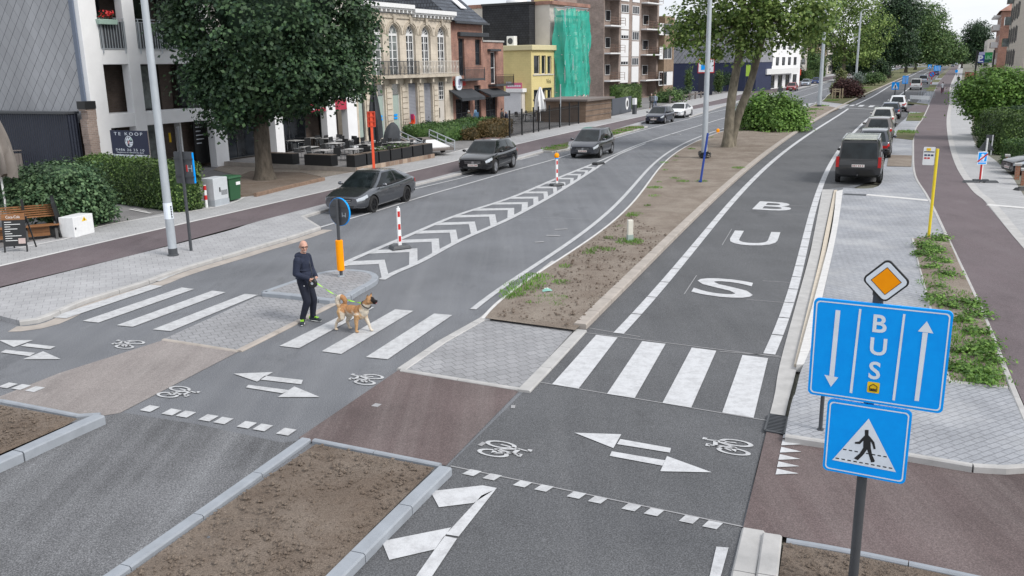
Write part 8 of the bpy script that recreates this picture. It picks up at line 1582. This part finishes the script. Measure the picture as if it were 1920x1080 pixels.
B = G(1847, 300, .1); o = thing('warning_sign_back', 'triangular warning sign seen from behind on a pale post by the hedge', 'traffic sign', B, rzF + .2); k = mppx(B); zz = lambda y: ZAT(B, y) - .1; m = MB(); m.tube([(0, -.03, 0), (0, -.03, zz(259))], .045, 8); m.build('pole', W['white_paint'], o); m = MB(); m.plate([(-14 * k, zz(282)), (14 * k, zz(282)), (0, zz(259))], .02, .05); m.build('plate', W['sign_back'], o)
B = G(1858, 291, .1); o = thing('traffic_sign', 'small grey sign seen from behind on a thin white pole by the dark hedge', 'traffic sign', B, rzF - .3); zz = lambda y: ZAT(B, y) - .1; m = MB(); m.tube([(0, -.02, 0), (0, -.02, zz(253))], .03, 8); m.build('pole', W['white_paint'], o); MB().bx(-.35, .05, .02, .05, zz(264), zz(253)).build('plate', W['sign_back'], o)
for i, (a, b, lb) in enumerate((((1884, 318), (1889, 318), 'farthest brick pier of the low garden wall'), ((1902, 337), (1910, 337), 'middle brick pier with concrete cap at the right edge'), ((1914, 348), (1924, 348), 'nearest brick pier with concrete cap at the right edge'))):
    A_, C_ = G(*a, .1), G(*b, .1); L = (C_ - A_).length; o = thing('brick_pier', lb, 'pier', A_, rzF, 'brick piers of the garden wall'); MB().bx(0, L, 0, .4, 0, .62).build('shaft', M_brick('orange_brick', (.38, .16, .09), (.30, .12, .07), (.3, .26, .22), .2, .07, .12), o); MB().bx(-.05, L + .05, -.05, .45, .62, .7).build('cap', W['conc'], o)
o = thing('rubber_base', 'spare black rubber base on the footpath at the right edge', 'base', G(1916, 357, .1), .3); MB().box((0, 0, .06), (.7, .3, .12), 0, 0, .7).build('block', W['black'], o); MB().box((0, 0, .13), (.3, .16, .03)).build('socket', W['dgrey'], o)
a, b = G(1706, 190, ZR), G(1742, 192, ZR); d_ = b - a; o = thing('barrier', 'white crash barrier across the far parking bays', 'barrier', a, math.atan2(d_.y, d_.x)); L = d_.length; MB().bx(0, L, -.05, .1, .3, .75).build('beam', W['white_paint'], o)
for x in (.1, L / 2, L - .2): MB().bx(x, x + .12, .0, .1, 0, .3).build('post', W['galv'], o)
a, b = G(1727, 182, ZR), G(1747, 183, ZR); d_ = b - a
for i in range(5): o = thing('bicycle_rack', 'steel bicycle hoop in the short row beside the far cycle path', 'bicycle rack', a + d_ * (i / 4), math.atan2(d_.y, d_.x) + PI / 2, 'bicycle hoops'); m = MB(); m.tube([(-.4, 0, 0), (-.4, 0, .7), (-.3, 0, .8), (.3, 0, .8), (.4, 0, .7), (.4, 0, 0)], .03, 6); m.build('hoop', W['galv'], o); MB().bx(-.45, .45, -.05, .05, 0, .015).build('foot', W['galv'], o)
a, b = G(1808, 150, .1), G(1826, 151, .1); d_ = b - a; o = thing('brick_wall', 'short orange brick wall beyond the far hedge on the right', 'wall', a, math.atan2(d_.y, d_.x)); MB().bx(0, d_.length, 0, .4, 0, 1.9).build('wall', M_brick('orange_brick_far', (.42, .16, .09), (.34, .12, .07), (.3, .26, .22), .3, .1, .1), o); MB().bx(-.05, d_.length + .05, -.06, .46, 1.9, 2.0).build('coping', W['conc'], o)
fo2 = [o_ for o_ in COL.objects if o_.name == 'flower_box'][0]; P = RNG.uniform((-.35, -.1, .12), (.5, .1, .5), (130, 3)); leaf_mesh('leaves', P, np.tile([0, 0, 1.], (130, 1)), .11, W['L_dark'], fo2); P = RNG.uniform((-.3, -.12, .3), (.5, .1, .62), (70, 3)); leaf_mesh('flowers', P, np.tile([0, -.6, .6], (70, 1)), .12, W['red'], fo2)
# ------------------------------------------------------------------ people, dog, cyclist
def fuse(mb, name, mat, parent, vox=.008, it=4, colour=None):
    o = mb.build('tmp_skin', mat); r = o.modifiers.new('r', 'REMESH'); r.mode = 'VOXEL'; r.voxel_size = vox; s = o.modifiers.new('s', 'SMOOTH'); s.iterations = it; s.factor = .5
    dg = bpy.context.evaluated_depsgraph_get(); dg.update(); me = bpy.data.meshes.new_from_object(o.evaluated_get(dg)); bpy.data.objects.remove(o); me.name = name
    me.polygons.foreach_set('use_smooth', [True] * len(me.polygons))
    if colour:
        at = me.color_attributes.new('coat', 'FLOAT_COLOR', 'POINT'); at.data.foreach_set('color', np.array([(*colour(v.co), 1) for v in me.vertices], dtype=np.float32).ravel())
    q = bpy.data.objects.new(name, me); COL.objects.link(q)
    if parent is not None: q.parent = parent
    return q
def cap(mb, a, b, ra, rb, n=12, k=5):
    a, b = Vector(a), Vector(b); t = (b - a).normalized(); P = [a - t * ra * .95, a - t * ra * .6] + [a.lerp(b, i / k) for i in range(k + 1)] + [b + t * rb * .6, b + t * rb * .95]; R = [ra * .3, ra * .8] + [ra + (rb - ra) * i / k for i in range(k + 1)] + [rb * .8, rb * .3]; mb.tube(P, R, n)
def chain(mb, P, R, n=12):
    for i in range(len(P) - 1): cap(mb, P[i], P[i + 1], R[i], R[i + 1], n)
skin = M('skin', (.52, .30, .23), .5, .12, 14); navy_cloth = M('navy_cloth', (.016, .022, .045), .85, .3, 9, .5, 14); dark_cloth = M('dark_trousers', (.011, .014, .027), .85, .25, 8, .5, 12); shoe_m = M_plain('dark_shoe', (.015, .025, .03), .6); lime = M_plain('lime', (.34, .72, .05), .5)
B = G(577, 604, .012); man = bpy.data.objects.new('x', None)
hp = [(0, -.09, .93), (.085, -.105, .50), (-.05, -.11, .10)]; hl = [(0, .09, .93), (.11, .10, .50), (.06, .12, .10)]
spine = [(0, 0, .95), (-.01, 0, 1.12), (-.015, 0, 1.32), (-.01, 0, 1.43)]; neck = [(-.005, 0, 1.45), (.02, 0, 1.56)]
aR = [(-.01, -.20, 1.415), (-.03, -.265, 1.14), (.21, -.19, 1.03)]; aL = [(-.01, .20, 1.415), (.02, .26, 1.14), (.25, .02, 1.02)]
hc = Vector((.035, 0, 1.675)); hz_ = Matrix.Rotation(math.radians(-48), 3, 'Z') @ Matrix.Rotation(math.radians(6), 3, 'Y'); hv_ = lambda x, y, z: hc + hz_ @ Vector((x, y, z))
m = MB(); chain(m, hp, (.082, .056, .04)); chain(m, hl, (.082, .056, .04)); chain(m, spine, (.125, .13, .145, .12)); chain(m, neck, (.062, .056)); chain(m, aR, (.055, .044, .029)); chain(m, aL, (.055, .044, .029))
m.ell((-.01, 0, 1.36), (.10, .19, .10)); m.ell(hc + hz_ @ Vector((0, 0, .02)), (.096, .078, .112), hz_, 20, 14); m.ell(hv_(.03, 0, -.055), (.062, .056, .066), hz_); m.ell(hv_(.078, 0, -.088), (.024, .03, .022), hz_); cap(m, hv_(.094, 0, .012), hv_(.112, 0, -.026), .011, .017, 10); m.ell(hv_(.084, 0, -.056), (.018, .028, .010), hz_); m.ell(hv_(.082, 0, .035), (.018, .055, .013), hz_)
for s in (-1, 1): m.ell(hv_(-.012, s * .079, -.005), (.02, .012, .033), hz_); m.ell(hv_(.07, s * .04, -.03), (.024, .022, .022), hz_)
def hand(m, w, fwd, side, thumb):
    w, f, s, t = Vector(w), Vector(fwd).normalized(), Vector(side).normalized(), Vector(thumb).normalized(); m.ell(w + f * .045, (.042, .036, .02)); d_ = -t
    for i, (o_, l) in enumerate(((-.028, .036), (-.010, .041), (.009, .039), (.027, .031))): k0 = w + f * .078 + s * o_; k1 = k0 + f * l * .7 + d_ * .012; k2 = k1 - f * .004 + d_ * l * .8; k3 = k2 - f * l * .7; chain(m, [k0, k1, k2, k3], (.0105, .0095, .009, .0075), 8)
    q0 = w + f * .02 - s * .034; q1 = q0 + f * .03 - s * .016 + d_ * .012; q2 = q1 + f * .026 + s * .012 + d_ * .018; chain(m, [q0, q1, q2], (.0125, .0105, .0085), 8)
hand(m, aR[2], (.8, .2, -.25), (0, .35, .9), (0, -1, .2)); hand(m, aL[2], (.5, -.85, -.1), (0, .3, .9), (.6, .6, .2))
man = fuse(m, 'person', skin, None, .0065, 3); man.location = B; man.scale = (1.07, 1.07, 1); man.rotation_euler = (0, 0, math.radians(-16)); tag(man, 'bald man with glasses in navy hooded jacket and dark trousers walking an akita dog', 'person')
m = MB(); j = [(x, y, z) for x, y, z in spine]; j[0] = (0, 0, .93); chain(m, j, (.155, .152, .165, .13)); m.ell((-.012, 0, 1.365), (.125, .215, .105)); m.ell((.02, 0, 1.06), (.165, .185, .16)); m.ell((0, 0, .90), (.150, .172, .09)); chain(m, aR[:2] + [tuple(Vector(aR[1]).lerp(Vector(aR[2]), .92))], (.082, .066, .05)); chain(m, aL[:2] + [tuple(Vector(aL[1]).lerp(Vector(aL[2]), .92))], (.082, .066, .05)); m.ell((-.085, 0, 1.475), (.075, .125, .07)); m.ell((-.03, -.075, 1.475), (.075, .04, .045)); m.ell((-.03, .075, 1.475), (.075, .04, .045))
for z, r in ((1.0, .168), (1.18, .166)): m.ell((-.01, 0, z), (r, r + .02, .03))
jk = fuse(m, 'jacket', navy_cloth, man, .011, 4); z_ = MB(); z_.tube([(.167, -.01, .94), (.185, -.01, 1.08), (.155, -.005, 1.3), (.10, 0, 1.44)], .006, 6); z_.build('zip', W['dgrey'], jk); m = MB(); m.ell((.015, 0, 1.475), (.075, .07, .05)); m.build('shirt_collar', W['black'], man, smooth=True)
m = MB(); chain(m, [hp[0], hp[1], (-.045, -.11, .13)], (.108, .080, .058)); chain(m, [hl[0], hl[1], (.06, .12, .13)], (.108, .080, .058)); m.ell((0, 0, .93), (.135, .165, .12)); m.ell((-.04, -.11, .12), (.066, .06, .045)); m.ell((.065, .12, .12), (.066, .06, .045)); tr = fuse(m, 'trousers', dark_cloth, man, .011, 3); MB().box((.07, -.17, .86), (.03, .012, .02)).build('pocket_tag', W['white_paint'], tr)
for (ax_, ay, rz_) in ((-.05, -.11, -1.15), (.06, .12, -.15)):
    R = Matrix.Rotation(rz_, 3, 'Z'); P_ = lambda x, y, z: Vector((ax_, ay, 0)) + R @ Vector((x, y, z)); m = MB(); cap(m, P_(-.045, 0, .05), P_(.12, 0, .042), .045, .042); cap(m, P_(-.02, 0, .09), P_(.04, 0, .075), .045, .035); m.ell(P_(.16, 0, .035), (.05, .04, .03)); sh = fuse(m, 'shoe', shoe_m, man, .009, 3); m = MB(); m.ell(P_(.06, 0, .014), (.15, .046, .015), R); m.build('sole', W['white_paint'], sh, smooth=True); m = MB(); [m.bar(P_(x, -.035, z), P_(x, .035, z), .022, .012) for x, z in ((.03, .112), (.07, .098), (.11, .086))]; m.ell(P_(-.08, 0, .07), (.02, .03, .03)); m.build('laces', lime, sh)
m = MB()
for s in (-1, 1):
    ring = [hv_(.105, s * .034 + .027 * math.cos(2 * PI * k / 12), .012 + .019 * math.sin(2 * PI * k / 12)) for k in range(13)]; m.tube(ring, .0035, 5); m.tube([hv_(.10, s * .062, .014), hv_(0, s * .085, .014)], .003, 5)
m.tube([hv_(.107, -.008, .014), hv_(.107, .008, .014)], .003, 5); m.build('glasses', W['black'], man)
for s in (-1, 1): m = MB(); m.ell(hv_(.088, s * .033, .013), (.010, .015, .008), hz_); m.build('eye', W['black'], man, smooth=True)
m = MB(); m.ell(hv_(.099, 0, -.060), (.006, .024, .004), hz_); m.build('mouth', M_plain('lip', (.30, .11, .10)), man, smooth=True); m = MB(); m.ell(hv_(.088, 0, -.088), (.020, .034, .024), hz_); m.ell(hv_(-.03, 0, -.02), (.075, .081, .045), hz_); m.build('hair', M_plain('grey_stubble', (.36, .25, .21), .9), man, smooth=True)
# leash reel and leash
rot = man.rotation_euler.to_matrix(); wp = lambda p: B + rot @ Vector(p)
reel_c = wp((.29, -.17, .93)); reel = thing('leash_reel', 'round black leash reel in the hand of the man', 'leash', reel_c, math.radians(-16)); m = MB(); m.lathe([(.085, -.035), (.10, -.02), (.10, .02), (.085, .035)], (0, 0, 0), 24, 0, 'y'); m.build('case', W['black'], reel, smooth=True); m = MB(); m.tube([(-.06, 0, .05), (-.07, 0, .12), (.05, 0, .13), (.07, 0, .06)], .014, 8); m.build('handle', W['dgrey'], reel, smooth=True); m = MB(); m.lathe([(.03, -.038), (.03, -.04)], (0, 0, 0), 14, 0, 'y'); m.build('badge', W['galv'], reel)
# dog
D = G(664, 620, .016); dz = math.radians(-22)
def fur(p):
    x, y, z = p; c_f, c_w, c_k, c_l = (.36, .19, .09), (.60, .54, .45), (.018, .015, .015), (.52, .33, .17); n = .03 * math.sin(x * 37 + z * 29) + .02 * math.sin(y * 61 + z * 17); mx3 = lambda a, b, t: tuple(a[i] + (b[i] - a[i]) * min(1, max(0, t)) for i in range(3)); c = mx3(c_w, c_f, (z + n - .44) / .09)
    if x < -.3 and z > .56: c = mx3(c_l, c_w, (z - .58) / .08)
    if x < -.24 and z < .58: c = mx3(c_w, c_l, (z + n - .22) / .16)
    if z < .2: c = mx3(c_w, c_l, .25)
    if .1 < x < .26 and y < -.03 and z < .45: c = mx3(c_l, c_f, .3)
    if x > .27 and z < .72: c = mx3(c_l, c_w, (x + n - .27) / .08)
    if x > .42 and z > .70: c = mx3(c_f, c_l, .3); c = mx3(c, c_k, (x + n * .6 - .545) / .03); c = mx3(c, c_k, (z - .90) / .05)
    return c
fm = NT('dog_fur'); a_ = fm.new('ShaderNodeAttribute'); a_.attribute_name = 'coat'; nn = fm.noise(fm.co((1, 1, 1)), 38, 4, .7); fm.col(fm.mix(1., a_.outputs['Color'], fm.ramp(nn, [(.3, .72), (.7, 1.25)]), 'MULTIPLY')); fm.bump(nn, .5, .02); fm.set(.85, 0, .2)
m = MB(); m.ell((.20, 0, .475), (.19, .135, .175)); m.ell((-.03, 0, .50), (.24, .118, .135)); m.ell((-.26, 0, .50), (.15, .125, .155)); chain(m, [(.28, 0, .55), (.37, 0, .66), (.455, 0, .765)], (.135, .112, .09)); m.ell((.33, 0, .52), (.10, .10, .13)); m.ell((.50, 0, .80), (.105, .092, .088)); m.ell((.49, -.05, .77), (.06, .05, .055)); m.ell((.49, .05, .77), (.06, .05, .055)); chain(m, [(.55, 0, .785), (.66, 0, .775)], (.055, .037)); chain(m, [(.54, 0, .745), (.635, 0, .722)], (.034, .022)); m.ell((.69, 0, .79), (.018, .02, .016))
for s in (-1, 1): chain(m, [(.47, s * .058, .86), (.485, s * .066, .915), (.50, s * .068, .955)], (.036, .022, .006), 8)
tc_ = [(-.36 - .02, 0, .56)] + [(-.315 + .105 * math.cos(a), .02 * k / 8, .70 + .105 * math.sin(a)) for k, a in enumerate([math.radians(205 - 38 * i) for i in range(9)])]; chain(m, tc_, [.05, .062, .068, .068, .066, .06, .055, .048, .04, .028])
chain(m, [(-.27, -.075, .47), (-.26, -.09, .33), (-.41, -.09, .20), (-.455, -.09, .06)], (.112, .075, .036, .026)); m.ell((-.435, -.09, .025), (.05, .032, .024)); chain(m, [(-.25, .075, .46), (-.17, .09, .31), (-.25, .09, .19), (-.205, .09, .05)], (.108, .07, .036, .027)); m.ell((-.175, .09, .025), (.052, .032, .024))
chain(m, [(.18, -.095, .44), (.155, -.10, .30), (.15, -.10, .16), (.135, -.10, .05)], (.08, .052, .036, .03)); m.ell((.16, -.10, .025), (.05, .033, .025)); chain(m, [(.24, .09, .44), (.29, .09, .31), (.36, .09, .17), (.40, .09, .05)], (.078, .05, .035, .029)); m.ell((.43, .09, .025), (.05, .032, .024))
dog = fuse(m, 'dog', fm.set(.85, 0, .2), None, .010, 3, fur); dog.location = D; dog.scale = (.86, 1.02, .88); dog.rotation_euler = (0, 0, dz); tag(dog, 'fawn and white akita dog with black muzzle and curled tail walking on a leash', 'dog')
m = MB(); t_ = Vector((.085, 0, .11)).normalized(); u_ = Vector((0, 1, 0)); w__ = t_.cross(u_); c_ = Vector((.385, 0, .675)); m.tube([c_ + u_ * .118 * math.cos(2 * PI * k / 20) + w__ * .118 * math.sin(2 * PI * k / 20) for k in range(21)], .014, 6); m.build('collar', W['black'], dog, smooth=True)
for s in (-1, 1): m = MB(); m.ell((.575, s * .047, .825), (.012, .010, .010), None, 10, 8); m.build('eye', W['black'], dog, smooth=True)
m = MB(); m.ell((.64, 0, .738), (.05, .022, .010)); m.build('tongue', M_plain('tongue', (.42, .10, .11), .4), dog, smooth=True)
de = D + dog.rotation_euler.to_matrix() @ Vector((.25, -.02, .62)); ls = reel_c + rot @ Vector((.10, 0, 0)); m = MB(); n = 26; L_, R_ = [], []
for k in range(n + 1):
    t = k / n; p = ls.lerp(de, t) + Vector((0, 0, -.08 * math.sin(PI * t))); a = t * PI * 4.2; v = Vector((0, .3, 1)).normalized() * math.cos(a) * .013 + Vector((.2, 1, 0)) * math.sin(a) * .010; L_.append(p + v); R_.append(p - v)
for k in range(n): m.quad(L_[k], L_[k + 1], R_[k + 1], R_[k])
lo = m.build('leash', lime); tag(lo, 'lime green flat leash stretched between the man and the akita', 'leash')
# far figures
def figure(label, base, h, heading, top, bot, hairc, stride=.12, ride=False, group=None, arms=.0):
    Bp = G(*base, .1); s = h / 1.75; m = MB(); k = s
    if ride: legs = [[(-.1, -.1, .98), (.22, -.11, .75), (.12, -.11, .35)], [(-.1, .1, .98), (.25, .11, .66), (.02, .11, .22)]]; tor = [(-.12, 0, 1.0), (-.02, 0, 1.25), (.06, 0, 1.45)]; hd0 = (.12, 0, 1.66); arm = [[(.05, y * .19, 1.42), (.22, y * .26, 1.2), (.45, y * .2, 1.1)] for y in (-1, 1)]
    else: legs = [[(0, -.09, .9), (stride * .6, -.1, .48), (stride * .9, -.1, .06)], [(0, .09, .9), (-stride * .1, .1, .48), (-stride * 1.2, .1, .08)]]; tor = [(0, 0, .92), (0, 0, 1.15), (0, 0, 1.38)]; hd0 = (.03, 0, 1.62); arm = [[(0, y * .2, 1.38), (-.04 + arms * .5, y * .25, 1.1), (.08 + arms, y * .22, .88 + arms * .8)] for y in (-1, 1)]
    sc3 = lambda L: [tuple(v * k for v in p) for p in L]
    for l in legs: chain(m, sc3(l), (.075, .055, .04)); m.ell(tuple(v * k for v in (l[2][0] + .05, l[2][1], l[2][2] - .03)), (.11, .045, .04))
    chain(m, sc3(tor), (.12, .125, .12)); m.ell(tuple(v * k for v in (tor[2][0], 0, tor[2][2] - .03)), (.10, .18, .09)); chain(m, sc3([tor[2], hd0]), (.055, .05)); m.ell(tuple(v * k for v in hd0), (.095, .08, .115))
    for a in arm: chain(m, sc3(a), (.05, .04, .03)); m.ell(tuple(v * k for v in a[2]), (.04, .03, .05))
    p = fuse(m, 'person', skin, None, .02, 2); p.location = Bp; p.rotation_euler = (0, 0, heading); tag(p, label, 'person', group); m = MB(); chain(m, sc3(tor), (.15, .15, .145)); m.ell(tuple(v * k for v in (tor[2][0], 0, tor[2][2] - .02)), (.12, .2, .09))
    for a in arm: chain(m, sc3([a[0], a[1], tuple(Vector(a[1]).lerp(Vector(a[2]), .85))]), (.068, .058, .045))
    fuse(m, 'jacket', top, p, .02, 2); m = MB(); m.ell(tuple(v * k for v in tor[0]), (.13, .155, .12)); [chain(m, sc3(l), (.095, .072, .06)) for l in legs]; fuse(m, 'trousers', bot, p, .02, 2); m = MB(); m.ell(tuple(v * k for v in (hd0[0] - .02, 0, hd0[2] + .035)), (.098, .088, .09)); m.build('hair', hairc, p, smooth=True); return p
hF = math.atan2(FAR.y, FAR.x); hair_d = M_plain('dark_hair', (.02, .016, .013), .8); hair_g = M_plain('grey_hair', (.35, .34, .33), .8); white_c = M('white_shirt', (.62, .63, .66), .9, .1, 5); jeans = M('jeans', (.06, .09, .16), .9, .2, 6); mag = M('magenta_cloth', (.20, .03, .09), .9, .2, 6); green_c = M('olive_cloth', (.06, .07, .05), .9, .2, 6)
figure('cyclist in white shirt and dark pink trousers riding away on the red cycle path', (1766, 177), 1.78, hF, white_c, mag, hair_d, ride=True); bicycle('bicycle', 'dark bicycle ridden away on the red cycle path', G(1766, 177, .1), hF, W['black'], 1.0)
figure('person in dark clothes walking on the far right footpath', (1796, 158), 1.8, hF + PI, green_c, M('dark_grey_cloth', (.04, .042, .05), .9), hair_d, .25)
figure('taller person in black jacket standing at the iron fence before the brick house', (942, 246), 1.85, hF - 1.4, W['black'], W['black'], hair_d, .05, arms=.15); figure('shorter person in dark top and blue jeans beside the person in black', (950, 246), 1.65, hF + 2.2, navy_cloth, jeans, hair_g, .05, arms=.15)
figure('person in dark coat bending near the shop window of the brick house', (880, 246), 1.7, hF + 1.3, green_c, W['black'], hair_g, .05, arms=.2); figure('couple member in grey jacket walking by the dark screen on the left', (1221, 204), 1.75, hF + PI, M('grey_cloth', (.12, .12, .13), .9), W['black'], hair_g, .2); figure('couple member in pale blue top walking beside the grey jacket', (1228, 203), 1.7, hF + PI, M('pale_blue_cloth', (.28, .33, .40), .9), jeans, hair_d, .2)
B = G(894, 245, .1); o = thing('easel', 'folding blue easel board before the brick house shop window', 'easel', B, hF); m = MB(); m.bar((-.35, -.1, 0), (-.1, .1, 1.7), .07); m.bar((.35, -.1, 0), (.1, .1, 1.7), .07); m.bar((0, .7, 0), (0, .1, 1.7), .07); m.build('legs', M_plain('easel_blue', (.25, .42, .6)), o); MB().bx(-.3, .3, -.05, 0, .7, 1.5).build('board', M_plain('board_blue', (.05, .12, .22)), o)
# ------------------------------------------------------------------ light
SUN_EL, SUN_AZ = math.radians(44), math.radians(125)
w = bpy.data.worlds.new('World'); SC.world = w; w.use_nodes = True; nt = w.node_tree; nd = nt.nodes
sky = nd.new('ShaderNodeTexSky'); sky.sky_type = 'NISHITA'; sky.sun_disc = False; sky.sun_elevation = SUN_EL; sky.sun_rotation = SUN_AZ; sky.dust_density = 3.0; sky.air_density = 1.0; sky.altitude = 10
tc = nd.new('ShaderNodeTexCoord'); mp = nd.new('ShaderNodeMapping'); mp.inputs['Scale'].default_value = (1, 1, 3.5)
nz = nd.new('ShaderNodeTexNoise'); nz.inputs['Scale'].default_value = 2.2; nz.inputs['Detail'].default_value = 6; nz.inputs['Roughness'].default_value = .55
rp = nd.new('ShaderNodeValToRGB'); rp.color_ramp.elements[0].position = .35; rp.color_ramp.elements[0].color = (7.6, 8.0, 8.6, 1); rp.color_ramp.elements[1].position = .7; rp.color_ramp.elements[1].color = (10.2, 10.3, 10.5, 1)
mx = nd.new('ShaderNodeMix'); mx.data_type = 'RGBA'; mx.inputs[0].default_value = .80
nt.links.new(tc.outputs['Generated'], mp.inputs[0]); nt.links.new(mp.outputs[0], nz.inputs['Vector']); nt.links.new(nz.outputs['Fac'], rp.inputs[0])
nt.links.new(sky.outputs[0], mx.inputs[6]); nt.links.new(rp.outputs[0], mx.inputs[7]); nt.links.new(mx.outputs[2], nd['Background'].inputs['Color'])
nd['Background'].inputs['Strength'].default_value = .095
sd = bpy.data.lights.new('sun', 'SUN'); sd.energy = 1.9; sd.angle = math.radians(20); sd.color = (1, .96, .9)
so = bpy.data.objects.new('sun', sd); COL.objects.link(so)
sv = Vector((math.sin(SUN_AZ) * math.cos(SUN_EL), math.cos(SUN_AZ) * math.cos(SUN_EL), math.sin(SUN_EL)))
so.rotation_euler = (-sv).to_track_quat('-Z', 'Y').to_euler()
vs_ = SC.view_settings; vs_.view_transform = 'Standard'; vs_.look = 'None'; vs_.gamma = 1; vs_.use_curve_mapping = False; vs_.exposure = 0.45
SC.render.engine = 'CYCLES'; SC.cycles.use_denoising = True; SC.cycles.max_bounces = 6; SC.cycles.diffuse_bounces = 3; SC.cycles.transparent_max_bounces = 6
